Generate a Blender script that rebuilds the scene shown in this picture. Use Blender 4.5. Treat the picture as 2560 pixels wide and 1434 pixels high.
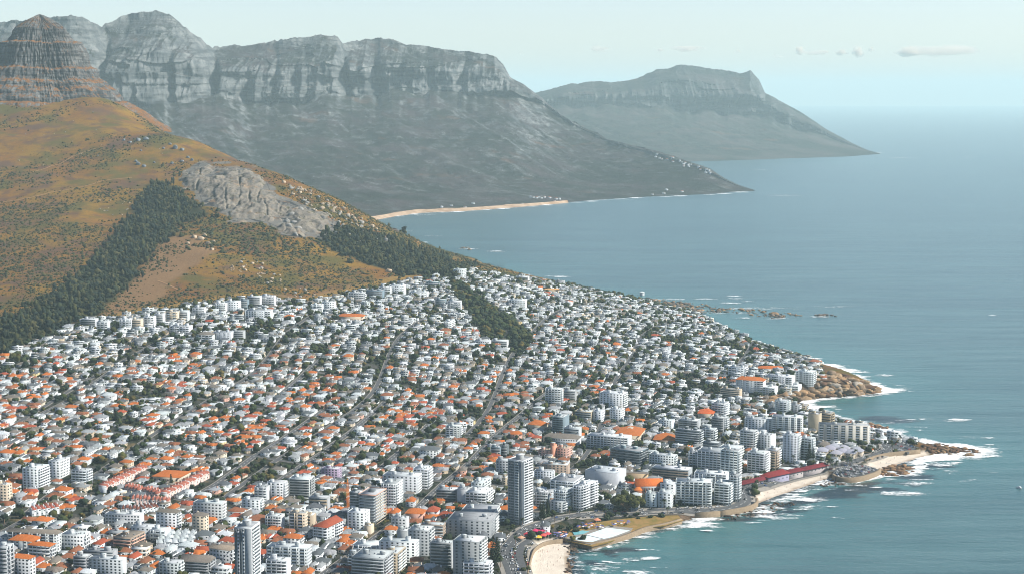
import bpy, math, random
import numpy as np
for _o in list(bpy.data.objects): bpy.data.objects.remove(_o)
SC = bpy.context.scene
COL = SC.collection
R = math.radians
# ------------------------------------------------------------------ camera, sky, sun, exposure
FPX = 4000.0; HCAM = 450.0
PITCH = math.atan((717 - 241) / FPX)
cam = bpy.data.cameras.new('Camera'); camo = bpy.data.objects.new('Camera', cam); COL.objects.link(camo)
cam.sensor_width = 36.0; cam.lens = 36.0 * FPX / 2560.0
cam.clip_start = 5.0; cam.clip_end = 300000.0
camo.location = (0, 0, HCAM); camo.rotation_euler = (math.pi / 2 - PITCH, 0, 0)
SC.camera = camo
SUN_AZ = R(89.0)      # clockwise from +Y (the view direction): the sun stands to the right
SUN_EL = R(39.0)
world = bpy.data.worlds.new('World'); SC.world = world; world.use_nodes = True
wt = world.node_tree; wt.nodes.clear()
wo = wt.nodes.new('ShaderNodeOutputWorld'); wb = wt.nodes.new('ShaderNodeBackground')
sky = wt.nodes.new('ShaderNodeTexSky'); sky.sky_type = 'NISHITA'; sky.sun_disc = False
sky.sun_elevation = SUN_EL; sky.sun_rotation = SUN_AZ; sky.altitude = 0.0
sky.air_density = 1.0; sky.dust_density = 0.6; sky.ozone_density = 1.6
wb.inputs['Strength'].default_value = 0.105
tint = wt.nodes.new('ShaderNodeMix'); tint.data_type = 'RGBA'; tint.blend_type = 'MULTIPLY'
tint.inputs['Factor'].default_value = 1.0
tint.inputs['B'].default_value = (0.96, 0.94, 1.03, 1)
wg = wt.nodes.new('ShaderNodeTexCoord'); wz = wt.nodes.new('ShaderNodeSeparateXYZ'); wt.links.new(wg.outputs['Generated'], wz.inputs[0])
wr = wt.nodes.new('ShaderNodeMapRange'); wt.links.new(wz.outputs[2], wr.inputs[0])      # deep clear zenith above a bright sea horizon
for _i, _v in enumerate((0.08, 0.40, 1.0, 0.62)): wr.inputs[_i + 1].default_value = _v
deep = wt.nodes.new('ShaderNodeMix'); deep.data_type = 'RGBA'; deep.blend_type = 'MULTIPLY'; deep.inputs['Factor'].default_value = 1.0
wt.links.new(sky.outputs[0], tint.inputs['A']); wt.links.new(tint.outputs['Result'], deep.inputs['A']); wt.links.new(wr.outputs[0], deep.inputs['B'])
wt.links.new(deep.outputs['Result'], wb.inputs[0]); wt.links.new(wb.outputs[0], wo.inputs[0])
sun = bpy.data.lights.new('Sun', 'SUN'); suno = bpy.data.objects.new('Sun', sun); COL.objects.link(suno)
sun.energy = 4.9; sun.angle = R(0.5); sun.color = (1.0, 0.955, 0.88)
_sd = np.array([math.sin(SUN_AZ) * math.cos(SUN_EL), math.cos(SUN_AZ) * math.cos(SUN_EL), math.sin(SUN_EL)])
from mathutils import Vector, Matrix
suno.rotation_euler = Vector(_sd).to_track_quat('Z', 'Y').to_euler()
SC.view_settings.view_transform = 'Standard'; SC.view_settings.look = 'None'
SC.view_settings.exposure = 0.7; SC.view_settings.gamma = 1.0
SC.cycles.volume_bounces = 6; SC.cycles.max_bounces = 8; SC.cycles.diffuse_bounces = 2; SC.cycles.glossy_bounces = 2
SC.cycles.transparent_max_bounces = 16
SC.cycles.use_denoising = True; SC.cycles.filter_width = 1.05

# ------------------------------------------------------------------ photo geometry: pixel of the 2560 px frame -> world
CP, SP = math.cos(PITCH), math.sin(PITCH)
def ray(px, py):
    yc = (717 - py) / FPX
    return np.array([(px - 1280) / FPX, CP + yc * SP, -SP + yc * CP])
def pz(px, py, z):
    d = ray(px, py); s = (z - HCAM) / d[2]
    return np.array([d[0] * s, d[1] * s, z])
def pd(px, py, Y):
    d = ray(px, py); s = Y / d[1]
    return np.array([d[0] * s, Y, HCAM + d[2] * s])
def proj(p):
    p = np.asarray(p, float); x = p[..., 0]; y = p[..., 1]; z = p[..., 2] - HCAM
    dep = y * CP - z * SP; up = y * SP + z * CP
    return 1280 + FPX * x / dep, 717 - FPX * up / dep, dep

# ------------------------------------------------------------------ noise in numpy
def _hash(ix, iy, seed):
    h = (ix.astype(np.int64) * 374761393 + iy.astype(np.int64) * 668265263 + seed * 1442695041) & 0xFFFFFFFF
    h = ((h ^ (h >> 13)) * 1274126177) & 0xFFFFFFFF
    return ((h ^ (h >> 16)) & 0xFFFF) / 65535.0
def vnoise(x, y, seed=0):
    x = np.asarray(x, float); y = np.asarray(y, float)
    ix = np.floor(x); iy = np.floor(y); fx = x - ix; fy = y - iy
    fx = fx * fx * fx * (fx * (fx * 6 - 15) + 10); fy = fy * fy * fy * (fy * (fy * 6 - 15) + 10)
    a = _hash(ix, iy, seed); b = _hash(ix + 1, iy, seed); c = _hash(ix, iy + 1, seed); d = _hash(ix + 1, iy + 1, seed)
    return (a + (b - a) * fx + (c - a) * fy + (a - b - c + d) * fx * fy) * 2 - 1
def fbm(x, y, octv=4, seed=0, gain=0.5):
    s = 0; a = 1; t = 0
    for i in range(octv):
        s = s + a * vnoise(x, y, seed + i * 17); t += a; a *= gain; x = x * 2.03 + 3.1; y = y * 2.03 + 7.7
    return s / t
def ridged(x, y, octv=4, seed=0):
    s = 0; a = 1; t = 0
    for i in range(octv):
        s = s + a * (1 - 2 * np.abs(vnoise(x, y, seed + i * 31))); t += a; a *= 0.5; x = x * 2.07 + 1.3; y = y * 2.07 + 5.9
    return s / t
def sstep(a, b, x):
    t = np.clip((x - a) / (b - a), 0, 1); return t * t * (3 - 2 * t)
def inpoly(x, y, poly):
    x = np.asarray(x, float); y = np.asarray(y, float); r = np.zeros(x.shape, bool); n = len(poly)
    for i in range(n):
        x0, y0 = poly[i][:2]; x1, y1 = poly[(i + 1) % n][:2]
        if y0 == y1: continue
        c = ((y0 > y) != (y1 > y)) & (x < (x1 - x0) * (y - y0) / (y1 - y0) + x0)
        r ^= c
    return r
def seglines_dist(x, y, pts, closed=False):
    x = np.asarray(x, float); y = np.asarray(y, float); best = np.full(x.shape, 1e18); n = len(pts)
    for i in range(n if closed else n - 1):
        x0, y0 = pts[i][:2]; x1, y1 = pts[(i + 1) % n][:2]
        dx, dy = x1 - x0, y1 - y0; L = dx * dx + dy * dy + 1e-9
        t = np.clip(((x - x0) * dx + (y - y0) * dy) / L, 0, 1)
        best = np.minimum(best, (x - x0 - t * dx) ** 2 + (y - y0 - t * dy) ** 2)
    return np.sqrt(best)
def signed(x, y, poly):
    d = seglines_dist(x, y, poly, True); return np.where(inpoly(x, y, poly), d, -d)

# ------------------------------------------------------------------ mesh + object helpers
def mesh_np(name, V, Q=None, T=None, mats=(), qm=None, tm=None, smooth=False, qc=None, tc=None):
    V = np.asarray(V, np.float32).reshape(-1, 3)
    Q = np.zeros((0, 4), np.int32) if Q is None or len(Q) == 0 else np.asarray(Q, np.int32)
    T = np.zeros((0, 3), np.int32) if T is None or len(T) == 0 else np.asarray(T, np.int32)
    me = bpy.data.meshes.new(name)
    me.vertices.add(len(V)); me.vertices.foreach_set('co', V.ravel())
    nq, nt = len(Q), len(T)
    me.loops.add(nq * 4 + nt * 3); me.polygons.add(nq + nt)
    me.loops.foreach_set('vertex_index', np.concatenate([Q.ravel(), T.ravel()]).astype(np.int32))
    st = np.concatenate([np.arange(nq) * 4, nq * 4 + np.arange(nt) * 3]).astype(np.int32)
    me.polygons.foreach_set('loop_start', st)
    for m in mats: me.materials.append(m)
    if qm is not None or tm is not None:
        mi = np.concatenate([np.zeros(nq, np.int32) if qm is None else np.asarray(qm, np.int32),
                             np.zeros(nt, np.int32) if tm is None else np.asarray(tm, np.int32)])
        me.polygons.foreach_set('material_index', mi)
    if smooth: me.polygons.foreach_set('use_smooth', np.ones(nq + nt, bool))
    me.update(calc_edges=True)
    if qc is not None or tc is not None:
        c = np.concatenate([np.zeros((0, 3)) if qc is None else qc, np.zeros((0, 3)) if tc is None else tc])
        c = np.concatenate([c, np.ones((len(c), 1))], 1)
        cl = np.concatenate([np.repeat(c[:nq], 4, 0), np.repeat(c[nq:], 3, 0)]).astype(np.float32)
        at = me.color_attributes.new('Col', 'FLOAT_COLOR', 'CORNER'); at.data.foreach_set('color', cl.ravel())
    return me
def vattr(me, name, arr):
    a = me.attributes.new(name, 'FLOAT', 'POINT'); a.data.foreach_set('value', np.asarray(arr, np.float32).ravel())
def link(name, me, parent=None, loc=None, rz=0.0):
    o = bpy.data.objects.new(name, me); COL.objects.link(o)
    if parent is not None: o.parent = parent
    if loc is not None: o.location = loc
    if rz: o.rotation_euler = (0, 0, rz)
    return o
def tag(o, label, cat=None, group=None, kind=None):
    if label: o['label'] = label
    if cat: o['category'] = cat
    if group: o['group'] = group
    if kind: o['kind'] = kind
    return o
def grid_quads(ny, nx, keep=None):
    i = np.arange(ny * nx).reshape(ny, nx)
    q = np.stack([i[:-1, :-1], i[:-1, 1:], i[1:, 1:], i[1:, :-1]], -1)
    return q[keep] if keep is not None else q.reshape(-1, 4)
def compact(V, Q):
    used = np.unique(Q); mp = np.full(len(V), -1); mp[used] = np.arange(len(used)); return used, mp[Q]

# ------------------------------------------------------------------ node helper
class NT:
    def __init__(s, name):
        s.m = bpy.data.materials.new(name); s.m.use_nodes = True; s.t = s.m.node_tree; s.t.nodes.clear()
        s.out = s.t.nodes.new('ShaderNodeOutputMaterial')
    def n(s, ty, **kw):
        nd = s.t.nodes.new(ty)
        for k, v in kw.items(): setattr(nd, k, v)
        return nd
    def put(s, sock, v):
        if isinstance(v, bpy.types.NodeSocket): s.t.links.new(v, sock)
        elif isinstance(v, (tuple, list)) and len(v) == 3 and sock.type == 'RGBA': sock.default_value = (*v, 1)
        else: sock.default_value = v
    def coord(s, kind='Object', scale=None):
        c = s.n('ShaderNodeTexCoord').outputs[kind]
        if scale is None: return c
        mp = s.n('ShaderNodeMapping'); s.put(mp.inputs['Vector'], c); mp.inputs['Scale'].default_value = scale; return mp.outputs[0]
    def noise(s, scale, detail=4, rough=0.55, vec=None, dist=0.0):
        nd = s.n('ShaderNodeTexNoise'); nd.inputs['Scale'].default_value = scale; nd.inputs['Detail'].default_value = detail
        nd.inputs['Roughness'].default_value = rough; nd.inputs['Distortion'].default_value = dist
        if vec is not None: s.put(nd.inputs['Vector'], vec)
        return nd.outputs['Fac']
    def voro(s, scale, vec=None, feature='F1', out='Distance', rnd=1.0):
        nd = s.n('ShaderNodeTexVoronoi', feature=feature); nd.inputs['Scale'].default_value = scale
        nd.inputs['Randomness'].default_value = rnd
        if vec is not None: s.put(nd.inputs['Vector'], vec)
        return nd.outputs[out]
    def rng(s, v, a, b, c=0.0, d=1.0):
        nd = s.n('ShaderNodeMapRange'); s.put(nd.inputs[0], v)
        for i, q in enumerate((a, b, c, d)): nd.inputs[i + 1].default_value = q
        return nd.outputs[0]
    def mix(s, f, a, b, mode='MIX'):
        nd = s.n('ShaderNodeMix', data_type='RGBA', blend_type=mode)
        s.put(nd.inputs['Factor'], f); s.put(nd.inputs['A'], a); s.put(nd.inputs['B'], b); return nd.outputs['Result']
    def math(s, op, a, b=0.0):
        nd = s.n('ShaderNodeMath', operation=op); s.put(nd.inputs[0], a); s.put(nd.inputs[1], b); return nd.outputs[0]
    def attr(s, name, out='Fac'):
        return s.n('ShaderNodeAttribute', attribute_name=name).outputs[out]
    def bump(s, h, strength=0.5, dist=1.0):
        nd = s.n('ShaderNodeBump'); nd.inputs['Strength'].default_value = strength; nd.inputs['Distance'].default_value = dist
        s.put(nd.inputs['Height'], h); return nd.outputs[0]
    def pbr(s, col, rough=0.85, spec=0.3, normal=None, metal=0.0):
        nd = s.n('ShaderNodeBsdfPrincipled'); s.put(nd.inputs['Base Color'], col); s.put(nd.inputs['Roughness'], rough)
        nd.inputs['Specular IOR Level'].default_value = spec; nd.inputs['Metallic'].default_value = metal
        if normal is not None: s.put(nd.inputs['Normal'], normal)
        s.t.links.new(nd.outputs[0], s.out.inputs['Surface']); return nd
def lift(rgb, k): return tuple(min(1, c * k) for c in rgb)
# ------------------------------------------------------------------ near land: terrain from surveyed points
def bld(n): return n
COAST_PX = [(1415,1500),(1432,1434),(1418,1395),(1428,1372),(1470,1363),(1540,1347),(1620,1325),(1740,1293),(1830,1278),(1885,1268),(1900,1254),(1960,1232),(2020,1212),(2062,1197),(2085,1193),(2125,1196),(2195,1180),(2225,1165),(2300,1142),(2345,1134),(2400,1132),(2400,1118),(2330,1112),(2285,1100),(2230,1085),(2170,1068),(2110,1052),(2050,1032),(1995,1008),(1990,1000),(2050,994),(2100,990),(2150,986),(2190,981),(2195,972),(2160,955),(2130,942),(2095,932)]
coast = [tuple(pz(x, y, 0)[:2]) for x, y in COAST_PX]
for (x, y, Y) in [(2050,918,2620),(1900,872,2840),(1800,826,3090)]: coast.append(tuple(pd(x, y, Y)[:2] + np.array([4, 22])))
coast += [tuple(pz(x, y, 0)[:2]) for x, y in [(1765,795),(1745,782),(1690,776),(1640,762)]]
for (x, y, Y) in [(1560,748,3560),(1450,722,3620),(1300,700,3640),(1180,680,3760)]: coast.append(tuple(pd(x, y, Y)[:2]))
coast += [(-60,4200),(-350,4700),(-700,5300),(-900,6000),(-4000,6000),(-4000,600),(60,600)]
CTRL_Z = [(1250,1434,6),(1330,1400,6),(1280,1330,8),(1450,1300,6),(1650,1275,6),(1850,1230,6),(1950,1190,6),(2100,1150,6),(2200,1120,5),(2000,1080,7),(1950,1030,7),(2000,985,14),(2050,950,22),(1900,960,26),(1850,1000,14),
 (0,1434,20),(400,1434,14),(800,1434,9),(1000,1380,7),(0,1250,35),(400,1250,26),(800,1250,15),(1100,1250,9),(1400,1200,8),(1600,1150,8),
 (0,1100,55),(400,1100,45),(800,1100,30),(1100,1100,20),(1400,1050,16),(1650,1050,12),(1850,1080,8),
 (0,980,75),(400,980,66),(800,980,50),(1100,980,38),(1400,950,32),(1650,930,28),(1800,950,22),
 (0,890,95),(240,800,110),(600,745,118),(850,732,110),(1020,697,112),(1160,690,104),(1300,700,75),(1450,726,45),(1560,749,20),(1700,776,8),(1780,822,15),(1900,876,18),(2030,914,20),
 (800,850,85),(1100,850,75),(1400,830,55),(1250,760,85),(1600,820,35),(400,880,88)]
CTRL_Y = [(0,700,2800),(0,600,3150),(0,500,3500),(0,400,3850),(0,300,4150),(0,250,4280),(-400,700,2800),(-400,500,3500),(-400,300,4200),
 (300,700,2780),(300,600,3120),(300,500,3480),(300,400,3800),(300,330,4030),(260,250,4330),(600,650,2950),(600,560,3250),(600,470,3520),(600,404,3800),(480,350,4000),
 (700,445,3650),(850,510,3500),(960,590,3400),(1080,640,3350),(1160,668,3300),(1200,690,3330),(850,680,2980),(850,600,3230),(1000,650,3190),(150,260,4300),(450,520,3400),(450,430,3720)]
cp = [pz(*c) for c in CTRL_Z] + [pd(*c) for c in CTRL_Y]
ridge = [pd(*c) for c in [(260,250,4330),(480,350,4000),(600,404,3800),(700,445,3650),(850,510,3500),(960,590,3400),(1080,640,3350),(1160,668,3300)]]
for p in ridge:
    cp.append(np.array([p[0] + 60, p[1] + 330, p[2] * 0.66])); cp.append(np.array([p[0] + 110, p[1] + 850, p[2] * 0.12]))
cp += [np.array(v, float) for v in [(-1300,4480,450),(-1300,5000,330),(-1300,5600,240),(-2200,4600,400),(-2200,5600,260),(-300,5000,10),(-1500,1200,20),(-300,1150,8),(-2200,2500,150),(-2200,1500,60),(-3000,3500,250)]]
cp = np.array(cp)
def _phi(r): return np.sqrt(r * r + 60.0 ** 2)
_D = np.hypot(cp[:, None, 0] - cp[None, :, 0], cp[:, None, 1] - cp[None, :, 1])
_n = len(cp); _A = np.zeros((_n + 3, _n + 3)); _A[:_n, :_n] = _phi(_D) + np.eye(_n) * -8.0
_A[:_n, _n] = 1; _A[:_n, _n + 1] = cp[:, 0] / 1000; _A[:_n, _n + 2] = cp[:, 1] / 1000; _A[_n:, :_n] = _A[:_n, _n:].T
_w = np.linalg.solve(_A, np.concatenate([cp[:, 2], np.zeros(3)]))
def rbf(x, y):
    sh = x.shape; x = x.ravel(); y = y.ravel(); out = np.zeros(len(x))
    for s in range(0, len(x), 20000):
        e = slice(s, s + 20000)
        d = np.hypot(x[e, None] - cp[None, :, 0], y[e, None] - cp[None, :, 1])
        out[e] = _phi(d) @ _w[:_n] + _w[_n] + _w[_n + 1] * x[e] / 1000 + _w[_n + 2] * y[e] / 1000
    return out.reshape(sh)
GS = 6.0; GX0, GX1, GY0, GY1 = -1900.0, 900.0, 1180.0, 5200.0
gx = np.arange(GX0, GX1 + 1, GS); gy = np.arange(GY0, GY1 + 1, GS)
GXX, GYY = np.meshgrid(gx, gy)
# image-space zones surveyed on the photograph, carried over to the ground they cover
TOWN_PX = [(-400,900),(0,893),(40,872),(130,838),(195,800),(235,797),(330,783),(470,762),(620,742),(760,752),(860,735),(1000,703),(1090,692),(1140,700),(1175,668),(1200,684),(1300,693),(1450,715),(1565,730),(1650,745),(1715,765),(1810,805),(1920,850),(2052,905),(2064,940),(2060,985),(1990,1000),(2000,1015),(2110,1052),(2190,1075),(2290,1105),(2310,1135),(2190,1180),(2060,1195),(1890,1262),(1740,1290),(1460,1360),(1330,1385),(1310,1434),(1300,1600),(-500,1600)]
WOOD_PX = [[(385,452),(425,460),(470,505),(535,530),(505,545),(440,568),(395,612),(325,705),(240,792),(195,800),(120,842),(30,880),(-30,900),(-300,900),(-300,840),(0,800),(100,765),(195,685),(275,605),(330,535),(350,490)],
           [(800,600),(870,572),(960,592),(1040,622),(1100,640),(1178,668),(1165,690),(1112,700),(1085,690),(1010,690),(950,668),(880,640),(860,640)],
           [(1120,700),(1150,712),(1195,745),(1290,805),(1330,850),(1290,880),(1215,850),(1180,800),(1140,745)]]
ROCK_PX = [(452,428),(500,408),(560,412),(620,420),(690,470),(760,515),(835,556),(862,592),(815,604),(775,590),(740,598),(690,575),(640,555),(585,560),(540,520),(500,500),(460,470)]
BARE_PX = [(240,796),(325,705),(395,615),(440,585),(500,590),(540,625),(470,670),(420,720),(370,770),(620,735),(650,728),(760,750),(860,733),(1000,700),(1050,690),(1020,684),(880,716),(760,738),(640,728),(500,757),(330,783)]
d_coast = signed(GXX, GYY, coast)
Zr = rbf(GXX, GYY)
_hill = sstep(100, 170, Zr)
Zr = Zr + fbm(GXX / 160, GYY / 160, 4, 3) * (1.2 + 7 * _hill) + ridged(GXX / 260, GYY / 420, 3, 8) * 5 * _hill
_in = sstep(0, 22, d_coast)
GZ = np.where(d_coast > 0, 0.3 + (np.maximum(Zr, 4.2) - 0.3) * _in, np.maximum(-8, 0.3 + d_coast * 0.35))
# rock face: steps of granite slab raised out of the slope
_px, _py, _dep = proj(np.stack([GXX, GYY, GZ], -1))
_rk = np.zeros(GXX.shape); _m = inpoly(_px + 26 * fbm(GXX / 55, GYY / 55, 4, 501), _py + 20 * fbm(GXX / 45, GYY / 45, 4, 503), ROCK_PX); _rk[_m] = 1
def blur(a, k=2):
    for _ in range(k):
        a = (a + np.roll(a, 1, 0) + np.roll(a, -1, 0) + np.roll(a, 1, 1) + np.roll(a, -1, 1)) / 5
    return a
_rk = blur(_rk, 2)
_cell = np.abs(vnoise((GXX + GYY * 0.20) / 34, GYY / 160, 51))
_c2 = np.abs(vnoise((GXX - GYY * .5) / 70, GYY / 130, 59))
_st = np.round((vnoise(GXX / 45, GYY / 45, 57) * 1.5 + vnoise(GXX / 17, GYY / 17, 58) * .8) * 1.2) / 1.2
_slab = 0 * _rk
GZ = GZ + _slab
def ground(x, y):
    fx = np.clip((np.asarray(x, float) - GX0) / GS, 0, len(gx) - 1.001); fy = np.clip((np.asarray(y, float) - GY0) / GS, 0, len(gy) - 1.001)
    ix = fx.astype(int); iy = fy.astype(int); tx = fx - ix; ty = fy - iy
    return (GZ[iy, ix] * (1 - tx) + GZ[iy, ix + 1] * tx) * (1 - ty) + (GZ[iy + 1, ix] * (1 - tx) + GZ[iy + 1, ix + 1] * tx) * ty
def hit(px, py):
    """where the sight line of a photo pixel meets the near land (or the sea)"""
    d = ray(px, py); s = np.arange(1250, 5200, 2.0)
    x = d[0] * s; y = d[1] * s; z = HCAM + d[2] * s
    g = np.maximum(ground(x, y), 0); k = np.argmax(z <= g)
    if z[k] > g[k]: return pz(px, py, 0)
    return np.array([x[k], y[k], g[k]])
_px, _py, _dep = proj(np.stack([GXX, GYY, GZ], -1)); _bpx, _bpy, _ = proj(np.stack([GXX, GYY, GXX * 0 + 1.6], -1)); _lpx, _lpy, _ = proj(np.stack([GXX, GYY, GXX * 0 + 4.0], -1))
z_town = inpoly(_px, _py, TOWN_PX) & (GYY < 3560) & (d_coast > -5)
z_wood = np.zeros(GXX.shape, bool)
_wx = _px + 10 * fbm(GXX / 40, GYY / 40, 3, 301) + 5 * vnoise(GXX / 9, GYY / 9, 303); _wy = _py + 8 * fbm(GXX / 40, GYY / 40, 3, 305)
for w in WOOD_PX: z_wood |= inpoly(_wx, _wy, w) & (GYY < 3900)
_wx0 = _px + 14 * fbm(GXX / 50, GYY / 50, 3, 311); _wy0 = _py + 10 * fbm(GXX / 50, GYY / 50, 3, 313)
z_bare = inpoly(_wx0, _wy0, BARE_PX) & (GYY < 3500)
SANDS_PX = [[(1326,1380),(1345,1352),(1395,1345),(1432,1352),(1425,1372),(1418,1395),(1432,1440),(1400,1480),(1330,1480),(1322,1434),(1318,1400)],
            [(1892,1250),(1896,1226),(1960,1200),(2020,1184),(2062,1178),(2074,1192),(2020,1214),(1960,1234),(1902,1257)],
            [(2160,1172),(2175,1150),(2230,1138),(2310,1128),(2330,1136),(2300,1144),(2225,1167),(2190,1182)]]
z_sand = np.zeros(GXX.shape, bool)
for w in SANDS_PX: z_sand |= inpoly(_bpx, _bpy, w) & (GYY < 2300)
FLAT_PX = [[(1462,1352),(1440,1340),(1350,1372),(1330,1352),(1400,1320),(1480,1290),(1560,1278),(1700,1278),(1742,1290),(1640,1318),(1540,1345),(1470,1362)], [(2080,1186),(2090,1172),(2130,1163),(2172,1163),(2200,1176),(2170,1190),(2130,1198),(2085,1194)]]
for w in FLAT_PX: GZ = np.where(blur((inpoly(_lpx, _lpy, w) & (GYY < 2300)).astype(float), 1) > .35, np.minimum(GZ, 3.6), GZ)
GZ = np.where(z_sand, np.minimum(GZ, 0.4 + np.clip(d_coast, 0, 60) * 0.045), GZ)
VERGE_PX = [[(240,797),(330,772),(500,745),(640,726),(690,735),(620,745),(470,768),(330,790)],[(735,750),(860,722),(1000,686),(1045,688),(1000,704),(860,738),(765,757)]]
z_verge = np.zeros(GXX.shape, bool)
for w in VERGE_PX: z_verge |= inpoly(_px, _py, w) & (GYY < 3300)
z_rocky = (blur(((d_coast > -3) & (d_coast < 16) & ~z_sand).astype(float), 1))
_vis = (np.abs(GXX / np.maximum(GYY, 1)) < 0.36) & (d_coast > -40)
keep = _vis[:-1, :-1] & _vis[1:, 1:]
_V = np.stack([GXX, GYY, GZ], -1).reshape(-1, 3)
used, _Q = compact(_V, grid_quads(len(gy), len(gx), keep))

def terrain_material():
    t = NT('hillside_ground'); g = t.coord('Object')
    n1 = t.noise(0.006, 5, 0.6, g); n2 = t.noise(0.03, 5, 0.6, g); n3 = t.noise(0.25, 4, 0.65, g)
    c = t.mix(t.rng(n1, 0.40, 0.60), (0.195, 0.088, 0.016), (0.222, 0.126, 0.017))
    c = t.mix(t.rng(n2, 0.48, 0.64), c, (0.120, 0.058, 0.030))
    c = t.mix(t.rng(t.noise(0.0075, 4, 0.6, t.coord('Object', (1, 1, 2))), 0.52, 0.64, 0, .85), c, (0.098, 0.054, 0.038))
    c = t.mix(t.rng(t.noise(0.011, 4, 0.6, g), 0.49, 0.62), c, (0.098, 0.080, 0.018))
    c = t.mix(t.rng(n3, 0.52, 0.72, 0, 0.75), c, (0.075, 0.062, 0.026))
    tan = t.mix(t.rng(n3, 0.3, 0.7), (0.225, 0.135, 0.062), (0.165, 0.092, 0.042))
    c = t.mix(t.attr('bare'), c, tan)
    c = t.mix(t.attr('verge'), c, t.mix(t.rng(n3, .35, .65), (0.27, 0.165, 0.045), (0.19, 0.115, 0.03)))
    rk = t.mix(t.rng(t.noise(0.05, 6, 0.7, g), 0.3, 0.7), (0.20, 0.185, 0.155), (0.105, 0.105, 0.10))
    rk = t.mix(t.rng(t.attr('crack'), .15, .6), rk, (0.035, 0.036, 0.036))
    ck = t.voro(1.0, t.coord('Object', (0.035, 0.02, 0.018)), 'DISTANCE_TO_EDGE')
    rk = t.mix(t.rng(ck, 0.0, 0.05, 0.85, 0), rk, (0.045, 0.045, 0.045))
    rk = t.mix(t.rng(t.noise(0.03, 4, 0.65, g), 0.56, 0.66, 0, .8), rk, (0.22, 0.14, 0.08))
    rk = t.mix(t.rng(t.noise(0.4, 3, 0.6, t.coord('Object', (1, 1, 0.2))), 0.6, 0.8), rk, (0.09, 0.09, 0.09))
    c = t.mix(t.rng(t.math('ADD', t.attr('rock'), t.rng(n3, 0.3, 0.7, -0.25, 0.25)), 0.4, 0.55), c, rk)
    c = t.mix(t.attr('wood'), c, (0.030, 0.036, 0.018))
    town = t.mix(t.rng(t.noise(0.06, 4, 0.6, g), 0.46, 0.62), (0.022, 0.028, 0.016), (0.07, 0.068, 0.06))
    town = t.mix(t.rng(t.noise(0.02, 3, 0.6, g), 0.6, 0.7), town, (0.17, 0.125, 0.06))
    c = t.mix(t.attr('town'), c, town)
    shore = t.mix(t.rng(n3, 0.35, 0.65), (0.20, 0.135, 0.085), (0.075, 0.052, 0.036))
    c = t.mix(t.attr('rocky'), c, shore)
    sand = t.mix(t.rng(t.noise(0.08, 4, 0.6, g), 0.3, 0.7), (0.70, 0.62, 0.51), (0.60, 0.52, 0.42))
    sand = t.mix(t.attr('wet'), sand, (0.33, 0.25, 0.18))
    c = t.mix(t.attr('sand'), c, sand)
    t.pbr(c, 0.95, 0.1, t.bump(t.mix(0.5, n3, t.noise(1.1, 3, 0.6, g)), 0.9, 2.5)); return t.m
M_TERR = terrain_material()
me = mesh_np('near_land', _V[used], _Q, mats=[M_TERR], smooth=True)
for nm, a, k in (('town', z_town, 1), ('wood', z_wood, 1), ('bare', z_bare, 1), ('rock', _rk, 0), ('crack', _rk * np.clip(np.exp(-(_cell / 0.06) ** 2) + np.exp(-(_c2 / .05) ** 2), 0, 1), 0), ('rocky', z_rocky, 0), ('verge', z_verge, 1), ('sand', z_sand, 0)):
    vattr(me, nm, blur(np.asarray(a, float), k).reshape(-1)[used])
vattr(me, 'wet', (1 - sstep(0, 6, d_coast + 4 * fbm(GXX / 15, GYY / 15, 3, 77))).reshape(-1)[used])
# granite face: a finer sheet standing proud of the slope, split by the joints surveyed on the photograph
_fx, _fy = np.meshgrid(np.arange(-800, -380, 2.0), np.arange(3180, 3960, 2.5)); _fz = ground(_fx, _fy); _qx, _qy, _ = proj(np.stack([_fx, _fy, _fz], -1))
_ax = _qx + 34 * fbm(_fx / 36, _fy / 36, 5, 511); _ay = _qy + 24 * fbm(_fx / 36, _fy / 36, 5, 513)
_sd2 = signed(_ax, _ay, ROCK_PX); _dome = sstep(-4, 26, _sd2)
JOINTS = [[(648,478),(644,500),(640,520),(637,556)],[(622,478),(624,500),(628,520)],[(703,515),(690,545),(676,572)],[(501,428),(492,470),(500,505)],[(530,438),(534,480),(540,520)],[(560,470),(566,520),(580,560)],[(596,430),(600,480),(596,520),(592,550)],[(660,500),(668,530),(664,560)],[(720,525),(712,560),(716,585)],[(470,430),(478,450),(500,455)],[(735,530),(730,560),(742,585)]]
_jd = np.min([seglines_dist(_qx + 3 * fbm(_fx / 12, _fy / 12, 2, 517), _qy, j) for j in JOINTS], 0); _jw = np.exp(-(_jd / 1.5) ** 2) * np.clip(.35 + 1.3 * fbm(_fx / 30, _fy / 50, 3, 531), 0, 1)
_lump = 3.0 * vnoise(_fx / 48, _fy / 70, 521) + 1.6 * fbm(_fx / 16, _fy / 26, 4, 523) + .9 * np.round(2 * fbm(_fx / 22, _fy / 30, 3, 525)) 
_rz = _fz - 1.2 + _dome * (5 + 2.6 * _lump) - 12 * _jw * _dome
_kq = (_sd2 > -5); _kq = _kq[:-1, :-1] & _kq[1:, 1:]
_FV = np.stack([_fx, _fy, _rz], -1).reshape(-1, 3); _fu, _fq = compact(_FV, grid_quads(*_fx.shape, _kq))
t = NT('granite_face'); g = t.coord('Object')
c = t.mix(t.rng(t.noise(.04, 6, .7, g), .3, .7), (.25, .215, .165), (.135, .122, .105))
c = t.mix(t.rng(t.noise(1.0, 4, .65, t.coord('Object', (.12, .03, .02))), .52, .64, 0, .6), c, (.105, .108, .108))
c = t.mix(t.rng(t.noise(.03, 4, .65, g), .58, .68, 0, .8), c, (.25, .17, .105))
c = t.mix(t.rng(t.noise(.07, 5, .7, g), .55, .63, 0, .9), c, (.06, .055, .022))
c = t.mix(t.rng(t.attr('joint'), .25, .8), c, (.04, .042, .042))
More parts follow.
